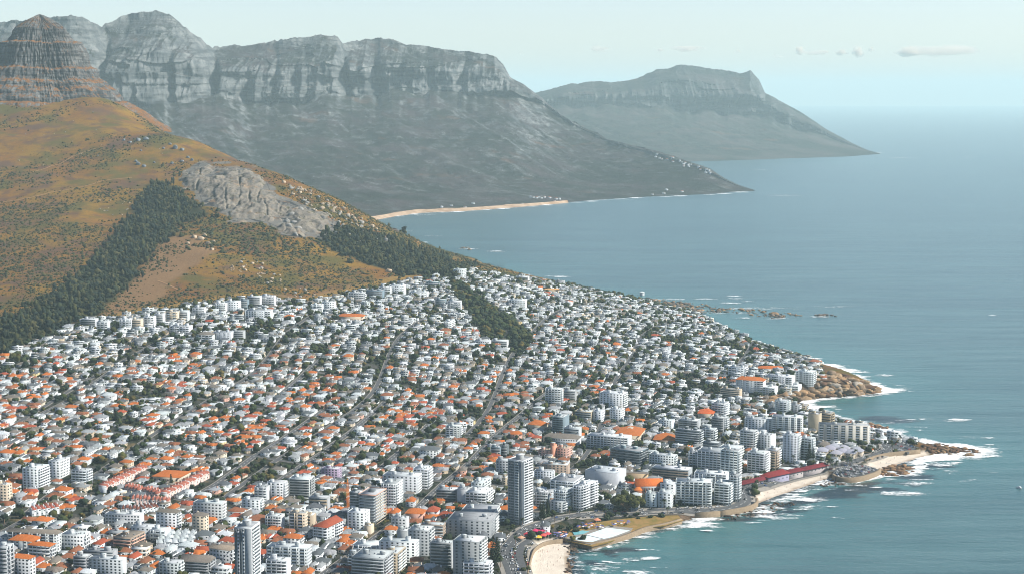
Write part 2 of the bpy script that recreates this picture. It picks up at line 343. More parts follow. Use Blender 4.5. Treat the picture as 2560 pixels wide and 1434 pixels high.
t.pbr(c, .9, .15, t.bump(t.noise(.5, 6, .7, g), .9, 1.5))
_fm = mesh_np('granite_face', _FV[_fu], _fq, mats=[t.m]); vattr(_fm, 'joint', (_jw * _dome).reshape(-1)[_fu])
tag(link('granite_face', _fm), 'broad grey cracked granite face on the hillside', kind='structure')
tag(link('hillside_terrain', me), 'orange brown grassy hill running down to a built up rocky coast', kind='structure')

# ------------------------------------------------------------------ the sandstone peak crowning the hill
def cliff_material(name, ledge, rock_a, rock_b, vs, hs, ledge_cov=(0.45, 0.6), veg=None, slope=False, wob=0.24):
    """jointed sandstone: pale vertical joints and dark beds, growth wherever the surface is not steep"""
    t = NT(name); g = t.coord('Object')
    nz = t.n('ShaderNodeSeparateXYZ'); t.put(nz.inputs[0], t.n('ShaderNodeNewGeometry').outputs['True Normal']); up = nz.outputs[2]
    joints = t.noise(1.0, 7, 0.70, t.coord('Object', (vs, vs * .6, vs * 0.30)))
    beds = t.noise(1.0, 4, 0.6, t.coord('Object', (hs * 0.08, hs * 0.08, hs)))
    big = t.noise(vs * 0.2, 4, 0.6, g)
    c = t.mix(t.rng(joints, 0.35, 0.65), rock_b, rock_a)
    c = t.mix(t.rng(beds, 0.48, 0.60, 0, 0.8), c, lift(rock_b, 0.6))
    c = t.mix(t.rng(big, 0.45, 0.65, 0, 0.6), c, lift(rock_b, 0.9))
    gr = t.mix(t.rng(t.noise(vs * 1.3, 4, 0.65, g), 0.35, 0.65), ledge, lift(ledge, 0.5))
    if veg: gr = t.mix(t.rng(t.noise(vs * 0.12, 5, 0.65, g), 0.45, 0.6), gr, veg)
    if slope:
        sx_ = t.n('ShaderNodeSeparateXYZ'); t.put(sx_.inputs[0], g); cx_ = t.n('ShaderNodeCombineXYZ')
        t.put(cx_.inputs[0], t.math('MULTIPLY', t.math('ADD', sx_.outputs[0], t.math('MULTIPLY', sx_.outputs[1], 0.45)), 0.011)); t.put(cx_.inputs[1], t.math('MULTIPLY', sx_.outputs[1], 0.0014))
        st = t.noise(1.0, 5, 0.65, cx_.outputs[0])
        gr = t.mix(t.rng(st, 0.46, 0.64, 0, 0.6), gr, lift(ledge, 1.3))
        gr = t.mix(t.rng(t.noise(0.0045, 5, 0.7, g), 0.58, 0.68, 0, 0.7), gr, (0.065, 0.060, 0.056))
        gr = t.mix(t.rng(t.noise(0.0032, 4, 0.6, t.coord('Object', (1, 1.6, 1))), 0.61, 0.70, 0, 0.8), gr, (0.10, 0.052, 0.030))
        gr = t.mix(t.rng(t.noise(0.075, 3, 0.7, g), 0.63, 0.72, 0, 0.6), gr, (0.13, 0.13, 0.115))
        gr = t.mix(t.rng(t.noise(0.11, 3, 0.7, t.coord('Object', (1, 1, 1.7))), 0.56, 0.68, 0, 0.8), gr, lift(ledge, 0.35))
    sl = t.math('ADD', up, t.rng(t.noise(vs * 0.55, 6, 0.72, g), 0.25, 0.75, -wob, wob))
    c = t.mix(t.rng(sl, ledge_cov[0], ledge_cov[1]), c, gr)
    h = t.math('ADD', t.math('MULTIPLY', joints, 0.8), t.math('MULTIPLY', beds, 0.5))
    t.pbr(c, 0.92, 0.12, t.bump(h, 1.0, 0.35 / vs)); return t.m
PX = pd(98, 250, 4400)
prof = [(38,0),(41,9),(50,24),(62,40),(70,48),(90,55),(104,62),(107,76),(135,84),(160,90),(168,95),(172,104),(192,110),(198,114),(202,122),(207,128),(214,131),(220,138),(226,146),(235,149),(243,156),(254,160),(258,172),(285,205),(330,260)]
pz_ = np.array([pd(98, y, 4400)[2] for y, r in prof]); pr_ = np.array([r * 1.1 for y, r in prof])
_t = np.linspace(0, 1, 230); _s = np.linspace(0, len(prof) - 1, 230)
_zz = np.interp(_s, np.arange(len(prof)), pz_); _rr = np.interp(_s, np.arange(len(prof)), pr_)
_th = np.linspace(0, 2 * np.pi, 560, endpoint=False)
TH, ZZ = np.meshgrid(_th, _zz); RR = np.repeat(_rr[:, None], 560, 1)
steep = np.clip(np.abs(np.gradient(_zz)) / (np.abs(np.gradient(_rr)) + 0.3), 0, 4) / 4
steep = np.repeat(steep[:, None], 560, 1)
ua = TH * 11.0
elong = 1 + 0.25 * np.cos(2 * (TH - 0.5))
RR = RR * (1 + 0.10 * fbm(ua / 3.5, ZZ / 80, 3, 5)) * elong
RR = RR + np.minimum(RR, 60) / 60 * (6.5 * ridged(ua * 1.6, ZZ / 60, 4, 11) * (0.35 + steep) - 3 * fbm(ua * 2.2, ZZ / 7, 3, 21))
ZZ2 = ZZ + 3.5 * fbm(ua * 0.8, ZZ / 30, 4, 31) + 5 * fbm(ua * 0.25, ZZ * 0, 2, 37)
pv = np.stack([PX[0] + RR * np.cos(TH), PX[1] + 30 + RR * np.sin(TH), ZZ2], -1)
nq = []
ii = np.arange(230 * 560).reshape(230, 560)
nq = np.stack([ii[:-1], np.roll(ii[:-1], -1, 1), np.roll(ii[1:], -1, 1), ii[1:]], -1).reshape(-1, 4)[:, ::-1]
M_PEAK = cliff_material('peak_rock', (0.22, 0.098, 0.028), (0.185, 0.185, 0.175), (0.050, 0.053, 0.055), 0.13, 0.16, (0.60, 0.76), wob=0.5)
tag(link('rocky_peak', mesh_np('rocky_peak', pv.reshape(-1, 3), nq, mats=[M_PEAK])), 'banded rock peak with orange grass ledges above the hill', kind='structure')

# ------------------------------------------------------------------ far mountains
def loft(name, label, cols, nx, nt, crestP, baseP, coastP, cliff_amp, mat, seed, back=1600, lump=60.0, toe=0.9, sharp=6, ravines=()):
    """a mountain flank between its shore, the foot of its cliffs and its crest; each polyline is (photo x, photo y, metres away)"""
    x0, x1 = cols
    PXs = np.linspace(x0, x1, nx)
    def poly(P):
        P = np.array(P, float); return np.interp(PXs, P[:, 0], P[:, 1]), np.interp(PXs, P[:, 0], P[:, 2])
    cy, cY = poly(crestP); by, bY = poly(baseP); sy, sY = poly(coastP)
    kk = np.hanning(61); kk /= kk.sum(); sm = lambda a: np.convolve(np.pad(a, 30, mode='reflect', reflect_type='odd'), kk, 'valid')
    cY, bY, sY, by, sy = sm(cY), sm(bY), sm(sY), sm(by), sm(sy)
    by0 = by; by = by + np.clip((by - cy) / 60, 0, 1) * 26 * fbm(PXs / 55, PXs * 0 + 3.3, 3, seed + 71)
    rav = np.zeros(nx)
    rav = np.zeros(nx)
    nb = 26; n1 = int(nt * 0.5); n2 = nt - n1
    rows = []
    fine = fbm(PXs / 9, PXs * 0 + seed, 4, seed) * 4.0 + fbm(PXs / 40, PXs * 0, 2, seed + 3) * 3
    for k in range(n1):
        t = k / n1
        rows.append((sy + (by0 - sy) * t + (by - by0) * t ** 7, sY + (bY - sY) * t ** toe, 0.0, t))
    ns = n2
    for k in range(ns):
        t = k / (ns - 1)
        rows.append((by + (cy - by) * t, bY + (cY - bY) * (0.10 * t + 0.90 * float(sstep(.42, 1.05, t)) / float(sstep(.42, 1.05, 1.0))), 1.0 - .72 * float(sstep(.5, .85, t)), t))
    V = []; fl = []
    for (yy, YY, f, t) in rows:
        yc = (717 - yy) / FPX
        X = (PXs - 1280) / FPX / (CP + yc * SP) * YY
        Z = HCAM + (-SP + yc * CP) / (CP + yc * SP) * YY
        V.append(np.stack([X, YY, Z], -1)); fl.append(np.full(nx, f))
    V = np.array(V); fl = np.array(fl)
    X, Y, Z = V[..., 0].copy(), V[..., 1].copy(), V[..., 2].copy()
    cf = blur(fl, 3)
    span = np.clip((sy - cy) / 200.0, 0.0, 1.0)[None, :]
    fade = np.clip((Z - 12) / 80, 0, 1) * span
    # buttresses and ravines: push the cliffs back and forth along the line of sight
    rib = ridged(X / 330, Z / 900 + seed, 4, seed) * 0.45 + ridged(X / 75, Z / 260, 4, seed + 9) * 0.45
    Y -= cliff_amp * cf * rib * fade; rv_ = sum([dq * .36 * np.exp(-((PXs[None, :] - q + 16 * fbm(Z / 150 + q, Z * 0 + q, 3, 9) + (Z - 600) / 40) / (wq * .9)) ** 2) * np.clip(.4 + 1.2 * fbm(Z / 200 + q * 3, Z * 0, 2, 19), 0, 1.2) for (q, wq, dq) in ravines], np.zeros_like(Z)); Y += rv_ * cf * fade
    # terraces
    tz = Z + 18 * fbm(X / 300, Y / 900, 3, seed + 4)
    Y += cf * fade * (70 * fbm(X / 420, Z / 140, 4, seed + 61) + 34 * np.round(3 * fbm(X / 600, Z / 75, 2, seed + 63)))
    Y -= cf * fade * 26 * np.sin(tz / 23.0) * (0.5 + 0.5 * fbm(X / 150, Z / 60, 2, seed + 6))
    # gullies down the lower slope
    gul = ridged((X + Y * 0.45) / lump / 5, Y / 2600 + Z / 3000, 4, seed + 14)
    Z += (1 - cf) * fade * (-24 * np.clip(gul, 0, 1) + 14 * fbm(X / 120, Y / 160, 4, seed + 15))
    Z[-1] += fine * span[0] * 2.2
    Z += cf * fade * 7 * fbm(X / 60, Z / 25, 3, seed + 40)
    last = V[-1]
    B = []
    for k in range(1, 6):
        B.append(np.stack([X[-1], Y[-1] + back * k / 5, Z[-1] * (1 - (k / 5) ** 1.6) - 3], -1))
    V = np.concatenate([np.stack([X, Y, Z], -1), np.array(B)])
    q = grid_quads(V.shape[0], nx)
    me = mesh_np(name, V.reshape(-1, 3), q, mats=[mat], smooth=False)
    return tag(link(name, me), label, kind='structure'), V
M_RANGE = cliff_material('range_rock', (0.014, 0.017, 0.010), (0.21, 0.215, 0.205), (0.060, 0.068, 0.070), 0.026, 0.04, (0.76, 0.96), veg=(0.044, 0.032, 0.032), slope=True)
crest = [(-300,62,8700),(0,50,8600),(60,53,8600),(90,49,8500),(122,42,8400),(180,37,8400),(222,47,8450),(250,66,8600),(262,60,8750),(300,44,8800),(330,31,8850),(352,25,8850),(390,23,8850),(432,36,8900),(470,68,8900),(500,92,8900),(525,119,9100),(562,117,9300),(650,105,9350),(720,98,9350),(800,88,9400),(845,90,9400),(858,106,9500),(900,100,9700),(950,94,9700),(975,100,9700),(1050,112,9800),(1100,124,9800),(1180,130,9800),(1235,142,9800),(1258,160,9820),(1275,192,9850),(1310,212,9900),(1340,236,9950),(1400,280,9700),(1457,316,9480),(1521,345,9150),(1600,366,8820),(1644,378,8640),(1700,396,8400),(1777,423,8050),(1811,446,7900),(1844,462,7800),(1868,471,7730),(1888,476,7690)]
base_ = [(-300,300,8150),(250,290,8100),(330,270,8250),(400,248,8400),(470,238,8500),(560,225,8700),(650,262,8800),(740,246,8900),(900,238,9200),(1000,215,9300),(1100,222,9350),(1280,226,9500),(1340,246,9750),(1400,294,9500),(1457,326,9300),(1521,355,8980),(1644,388,8460),(1750,424,8000),(1830,462,7790),(1862,473,7700),(1888,477.5,7680)]
def shoreY(x, y): return pz(x, y, 0)[1]
co = [(-300,585),(800,575),(930,551),(985,541),(1050,532),(1150,528),(1250,521),(1350,513),(1450,504),(1600,493),(1700,489),(1800,484),(1862,477),(1888,479)]
coast_r = [(x, y, shoreY(x, y)) for x, y in co]
_, RANGE_V = loft('mountain_range', 'long grey cliffed mountain range sloping down to the bay', (-300, 1888), 1100, 220, crest, base_, coast_r, 130, M_RANGE, 7, ravines=[(60,16,300),(250,13,520),(325,9,200),(430,12,260),(527,16,620),(605,12,300),(690,10,240),(765,9,180),(860,13,560),(935,16,300),(1010,9,180),(1075,12,260),(1165,10,220)])
M_FAR = cliff_material('far_rock', (0.026, 0.034, 0.026), (0.13, 0.135, 0.13), (0.07, 0.08, 0.08), 0.02, 0.03, (0.68, 0.94), veg=(0.070, 0.058, 0.054), slope=True)
crest2 = [(1250,262,14200),(1300,244,14300),(1340,232,14300),(1420,211,14400),(1480,205,14400),(1560,201,14500),(1612,188,14500),(1640,172,14500),(1690,162,14500),(1740,165,14500),(1800,175,14500),(1850,181,14400),(1876,175,14400),(1898,200,14400),(1912,232,14350),(1935,243,14350),(1960,255,14300),(2000,280,14150),(2060,320,13900),(2130,358,13500),(2170,376,13150),(2200,384,12640)]
base2 = [(1250,300,13600),(1420,255,13700),(1640,262,13800),(1800,275,13800),(1900,290,13800),(1960,300,13700),(2060,340,13450),(2130,366,13200),(2170,379,13000),(2200,385,12600)]
coast2 = [(x, y, shoreY(x, y)) for x, y in [(1250,412),(1700,405),(1780,403),(1850,401),(1950,397),(2050,394),(2120,392),(2170,388),(2200,386)]]
_, FAR_V = loft('far_headland', 'hazy blue grey headland far across the bay', (1250, 2200), 620, 150, crest2, base2, coast2, 120, M_FAR, 23)

# ------------------------------------------------------------------ sea
sx = np.unique(np.concatenate([-np.geomspace(900, 60000, 24), np.arange(-900, 60, 60), np.arange(60, 1200, 7), np.geomspace(1200, 60000, 40)]))
sy_ = np.unique(np.concatenate([-np.geomspace(100, 4000, 5), np.arange(0, 1400, 100), np.arange(1400, 2800, 6), np.arange(2800, 4200, 20), np.geomspace(4200, 75000, 60)]))
SX, SY = np.meshgrid(sx, sy_)
dc = signed(SX, SY, coast)
REEFS = [(2120,1230,70,14),(2200,1215,90,12),(2060,1236,60,10),(2000,1252,50,8),(1960,1262,60,8),(2290,1190,50,8),(2200,1046,50,7),(2240,1052,50,6),(1520,1385,45,16),(1490,1410,50,14),(1560,1375,35,8),(1480,1375,30,8),(1900,1285,50,8),(1980,1276,40,6),(2330,1165,60,7),(1840,1297,50,5),(1760,1303,40,5)]
kelp = np.zeros(SX.shape)
_spx, _spy, _ = proj(np.stack([SX, SY, SX * 0], -1)); _ok = SY > 1000
for (a, b, ra, rb) in REEFS:
    kelp = np.maximum(kelp, np.where(_ok, np.exp(-((_spx - a) / ra) ** 2 - ((_spy - b) / rb) ** 2), 0))
kelp = kelp * sstep(-0.35, 0.15, fbm(SX / 34, SY / 22, 4, 91)) * 1.5
kelp = np.maximum(kelp, sstep(-26, -2, dc) * 0.8)
shal = np.exp(np.minimum(dc, 0) / 110.0)
t = NT('sea_water'); g = t.coord('Object')
swell = t.noise(1.0, 3, 0.5, t.coord('Object', (0.004, 0.022, 1)))
chop = t.noise(1.0, 5, 0.65, t.coord('Object', (0.05, 0.11, 1)))
tiny = t.noise(1.0, 3, 0.6, t.coord('Object', (0.25, 0.4, 1)))
c = t.mix(t.rng(t.noise(1.0, 5, 0.65, t.coord('Object', (0.0009, 0.005, 1))), 0.38, 0.62), (0.042, 0.094, 0.104), (0.060, 0.128, 0.134))
c = t.mix(t.rng(t.noise(1.0, 4, 0.6, t.coord('Object', (0.006, 0.03, 1))), 0.48, 0.66, 0, .45), c, (0.012, 0.050, 0.058))
c = t.mix(t.math('MULTIPLY', t.attr('shal'), 0.6), c, (0.050, 0.19, 0.18))
c = t.mix(t.rng(t.math('ADD', t.attr('kelp'), t.rng(chop, 0.3, 0.7, -0.25, 0.25)), 0.2, 0.8), c, (0.012, 0.028, 0.033))
c = t.mix(t.rng(chop, 0.3, 0.7), lift(( .6,.6,.6), 1), (1, 1, 1)) if False else c
h = t.math('ADD', t.math('MULTIPLY', swell, 2.6), t.math('ADD', t.math('MULTIPLY', chop, 1.0), t.math('MULTIPLY', tiny, 0.35)))
p = t.pbr(c, 0.26, 0.5, t.bump(h, 0.3, 4.0)); p.inputs['IOR'].default_value = 1.33
M_SEA = t.m
me = mesh_np('sea', np.stack([SX, SY, SX * 0], -1).reshape(-1, 3), grid_quads(len(sy_), len(sx)), mats=[M_SEA])
vattr(me, 'kelp', np.clip(kelp, 0, 1)); vattr(me, 'shal', shal)
tag(link('sea', me), 'teal ocean water reaching to a hazy horizon', kind='structure')
# ------------------------------------------------------------------ materials of built things (colour of each thing comes from its object colour)
def paint(name, rough=0.8, src='obj', dirt=0.16, scale=0.35, spec=0.3):
    t = NT(name); g = t.coord('Object')
    base = t.n('ShaderNodeObjectInfo').outputs['Color'] if src == 'obj' else t.attr('Col', 'Color')
    f = t.rng(t.noise(scale, 5, 0.65, g), 0.3, 0.7, 1 - dirt, 1.0)
    f2 = t.rng(t.noise(scale * 0.2, 3, 0.6, t.coord('Object', (1, 1, 0.25))), 0.3, 0.7, 1 - dirt * 0.8, 1.0)
    c = t.mix(1.0, base, t.math('MULTIPLY', f, f2), 'MULTIPLY')
    t.pbr(c, rough, spec); return t.m
def tiles(name, src='obj'):
    t = NT(name); g = t.coord('Object')
    base = t.n('ShaderNodeObjectInfo').outputs['Color'] if src == 'obj' else t.attr('Col', 'Color')
    f = t.rng(t.noise(1.1, 4, 0.7, g), 0.3, 0.7, 0.72, 1.06)
    f2 = t.rng(t.noise(0.2, 3, 0.6, g), 0.35, 0.65, 0.84, 1.0)
    c = t.mix(1.0, base, t.math('MULTIPLY', f, f2), 'MULTIPLY')
    w = t.n('ShaderNodeTexWave'); w.inputs['Scale'].default_value = 1.3; w.inputs['Distortion'].default_value = 0.6; t.put(w.inputs['Vector'], g)
    t.pbr(c, 0.8, 0.25, t.bump(w.outputs[0], 0.5, 0.15)); return t.m
def glass(name):
    t = NT(name); g = t.coord('Object')
    c = t.mix(t.rng(t.noise(0.45, 2, 0.5, g), 0.42, 0.62), (0.022, 0.032, 0.038), (0.075, 0.095, 0.105))
    t.pbr(c, 0.18, 0.5); return t.m
M_WALL = paint('plaster_wall'); M_ROOF = tiles('roof_tiles'); M_FLAT = paint('flat_roof', 0.9, dirt=0.3, scale=0.25)
M_GLASS = glass('window_glass'); M_TRIM = paint('painted_trim', 0.7, dirt=0.10)
M_SWALL = paint('plaster_wall_suburb', 0.8, 'col', 0.2); M_SROOF = tiles('roof_tiles_suburb', 'col')
SLOTM = {'wall': M_WALL, 'roof': M_ROOF, 'flat': M_FLAT, 'glass': M_GLASS, 'trim': M_TRIM}

# ------------------------------------------------------------------ shapes
BQ = np.array([(0, 1, 5, 4), (1, 2, 6, 5), (2, 3, 7, 6), (3, 0, 4, 7), (4, 5, 6, 7)])
BQB = np.vstack([BQ, [(3, 2, 1, 0)]])
class Geo:
    def __init__(s): s.V = []; s.Q = []; s.T = []; s.n = 0
    def add(s, V, Q=(), T=()):
        V = np.asarray(V, float).reshape(-1, 3); s.V.append(V)
        if len(Q): s.Q.append(np.asarray(Q, int) + s.n)
        if len(T): s.T.append(np.asarray(T, int) + s.n)
        s.n += len(V); return s
    def box(s, x0, x1, y0, y1, z0, z1, bottom=False):
        return s.add([(x0, y0, z0), (x1, y0, z0), (x1, y1, z0), (x0, y1, z0), (x0, y0, z1), (x1, y0, z1), (x1, y1, z1), (x0, y1, z1)], BQB if bottom else BQ)
    def cyl(s, x, y, z0, z1, r, n=10, r1=None):
        r1 = r if r1 is None else r1; a = np.arange(n) * 2 * np.pi / n
        V = np.concatenate([np.stack([x + r * np.cos(a), y + r * np.sin(a), a * 0 + z0], 1), np.stack([x + r1 * np.cos(a), y + r1 * np.sin(a), a * 0 + z1], 1), [[x, y, z1]]])
        i = np.arange(n); j = (i + 1) % n
        return s.add(V, np.stack([i, j, j + n, i + n], 1), np.stack([i + n, j + n, i * 0 + 2 * n], 1))
    def hip(s, x0, x1, y0, y1, z, rh, e=0.6, ends=True):
        x0 -= e; x1 += e; y0 -= e; y1 += e; th = 0.25
        s.box(x0, x1, y0, y1, z, z + th, True); z += th
        w, d = x1 - x0, y1 - y0
        if w >= d:
            ym = (y0 + y1) / 2; i = d / 2 * 0.85 if ends else 0
            V = [(x0, y0, z), (x1, y0, z), (x1, y1, z), (x0, y1, z), (x0 + i, ym, z + rh), (x1 - i, ym, z + rh)]
            return s.add(V, [(0, 1, 5, 4), (2, 3, 4, 5)], [(1, 2, 5), (3, 0, 4)])
        xm = (x0 + x1) / 2; i = w / 2 * 0.85 if ends else 0
        V = [(x0, y0, z), (x1, y0, z), (x1, y1, z), (x0, y1, z), (xm, y0 + i, z + rh), (xm, y1 - i, z + rh)]
        return s.add(V, [(1, 2, 5, 4), (3, 0, 4, 5)], [(0, 1, 4), (2, 3, 5)])
    def gable(s, x0, x1, y0, y1, z, rh, e=0.4): return s.hip(x0, x1, y0, y1, z, rh, e, False)
    def rim(s, x0, x1, y0, y1, z0, z1, t=0.35):
        s.box(x0, x1, y0, y0 + t, z0, z1); s.box(x0, x1, y1 - t, y1, z0, z1)
        s.box(x0, x0 + t, y0 + t, y1 - t, z0, z1); return s.box(x1 - t, x1, y0 + t, y1 - t, z0, z1)
    def arr(s):
        return (np.concatenate(s.V), np.concatenate(s.Q) if s.Q else np.zeros((0, 4), int), np.concatenate(s.T) if s.T else np.zeros((0, 3), int))
    def mesh(s, name, mat, smooth=False):
        V, Q, T = s.arr(); return mesh_np(name, V, Q, T, mats=[mat], smooth=smooth)
class Soup:
    """many small far things kept in one mesh, each with its own colours"""
    def __init__(s, mats): s.V = []; s.Q = []; s.T = []; s.qc = []; s.tc = []; s.qm = []; s.tm = []; s.n = 0; s.mats = mats
    def add(s, V, Q, T, col, mi=0):
        s.V.append(V); k = s.n; s.n += len(V)
        if len(Q): s.Q.append(Q + k); s.qc.append(np.tile(col, (len(Q), 1))); s.qm.append(np.full(len(Q), mi))
        if len(T): s.T.append(T + k); s.tc.append(np.tile(col, (len(T), 1))); s.tm.append(np.full(len(T), mi))
    def mesh(s, name):
        cat = lambda L, e: np.concatenate(L) if L else np.zeros(e)
        return mesh_np(name, np.concatenate(s.V), cat(s.Q, (0, 4)), cat(s.T, (0, 3)), s.mats, cat(s.qm, 0), cat(s.tm, 0), False, cat(s.qc, (0, 3)), cat(s.tc, (0, 3)))

# ------------------------------------------------------------------ which ground is taken
OS = 2.0; OX0, OY0, ONX, ONY = -1100.0, 1300.0, 1000, 1180
occ = np.zeros((ONY, ONX), np.uint8)
OXX, OYY = np.meshgrid(OX0 + OS * np.arange(ONX), OY0 + OS * np.arange(ONY))
OZZ = ground(OXX, OYY); _opx, _opy, _ = proj(np.stack([OXX, OYY, OZZ], -1))
ocoast = signed(OXX, OYY, coast)
def in_any(polys): 
    m = np.zeros(OXX.shape, bool)
    for p in polys: m |= inpoly(_opx, _opy, p)
    return m
osand = in_any(SANDS_PX); owood = in_any(WOOD_PX[2:])
LAWN_PX = [(1462,1352),(1440,1340),(1350,1372),(1330,1352),(1400,1320),(1480,1290),(1560,1278),(1700,1278),(1742,1290),(1640,1318),(1540,1345),(1470,1362)]
olawn = in_any([LAWN_PX])
otown = inpoly(_opx, _opy, TOWN_PX) & (OYY < 3560) & (ocoast > 6)
occ[~otown] = 1; occ[osand | olawn] = 1; occ[owood] = 2
def ocell(x, y): return int((y - OY0) / OS + 0.5), int((x - OX0) / OS + 0.5)
def rect_mask(cx, cy, w, d, a, m=0.0):
    ex = (abs(w) + abs(d)) / 2 + m + 4
    j0, i0 = ocell(cx - ex, cy - ex); j1, i1 = ocell(cx + ex, cy + ex)
    j0, i0 = (ocell(cx - ex, cy - ex)); j1, i1 = (ocell(cx + ex, cy + ex))
    j0 = max(0, j0); i0 = max(0, i0); j1 = min(ONY - 1, j1); i1 = min(ONX - 1, i1)
    if j1 <= j0 or i1 <= i0: return None
    X = OXX[j0:j1 + 1, i0:i1 + 1] - cx; Y = OYY[j0:j1 + 1, i0:i1 + 1] - cy
    ca, sa = math.cos(a), math.sin(a)          # v = (ca,-sa), u = (sa,ca)
    lx = X * ca - Y * sa; ly = X * sa + Y * ca
    return (slice(j0, j1 + 1), slice(i0, i1 + 1)), (np.abs(lx) < w / 2 + m) & (np.abs(ly) < d / 2 + m)
def taken(cx, cy, w, d, a, m=0.0):
    r = rect_mask(cx, cy, w, d, a, m)
    if r is None: return True
    return bool((occ[r[0]][r[1]] > 0).any())
def mark(cx, cy, w, d, a, m=0.0, v=1):
    r = rect_mask(cx, cy, w, d, a, m)
    if r is not None: occ[r[0]][r[1]] = v
THINGS = []     # every labelled thing: object, what it is, where
def reg(o, base, cat, group, p, kindword): THINGS.append([o, base, cat, group, np.array(p, float), kindword])

WHITE, CREAM, GREY, PALE, DARK, BEIGE = (.67,.71,.71), (.58,.50,.38), (.33,.35,.36), (.50,.53,.54), (.11,.13,.14), (.46,.38,.27)
PINK, BROWN, TEAL, PURPLE, YELLOW = (.60,.36,.28), (.33,.26,.20), (.16,.22,.25), (.33,.27,.36), (.68,.54,.27)
ORANGE, RED, MAROON, SLATE, TAUPE, LROOF, BRICK = (.52,.15,.03), (.40,.09,.04), (.32,.035,.045), (.12,.135,.145), (.20,.175,.145), (.56,.61,.615), (.30,.115,.055)
CNAME = {WHITE: 'white', CREAM: 'cream', GREY: 'grey', PALE: 'pale grey', DARK: 'charcoal', BEIGE: 'beige', PINK: 'pink', BROWN: 'brown', TEAL: 'dark teal', PURPLE: 'purple', YELLOW: 'yellow',
         ORANGE: 'orange', RED: 'red', MAROON: 'maroon', SLATE: 'slate grey', TAUPE: 'taupe', LROOF: 'light grey', BRICK: 'rust'}
rnd = random.Random(11)
def jit(c, a=0.06): k = 1 + rnd.uniform(-a, a); return tuple(min(0.95, x * k * (1 + rnd.uniform(-.02, .02))) for x in c) + (1.0,)
NUMW = ['zero','one','two','three','four','five','six','seven','eight','nine','ten','eleven','twelve','thirteen','fourteen','fifteen','sixteen','seventeen','eighteen','nineteen','twenty']
def numw(n): return NUMW[n] if n <= 20 else ('twenty ' + NUMW[n - 20] if n < 30 else 'thirty')

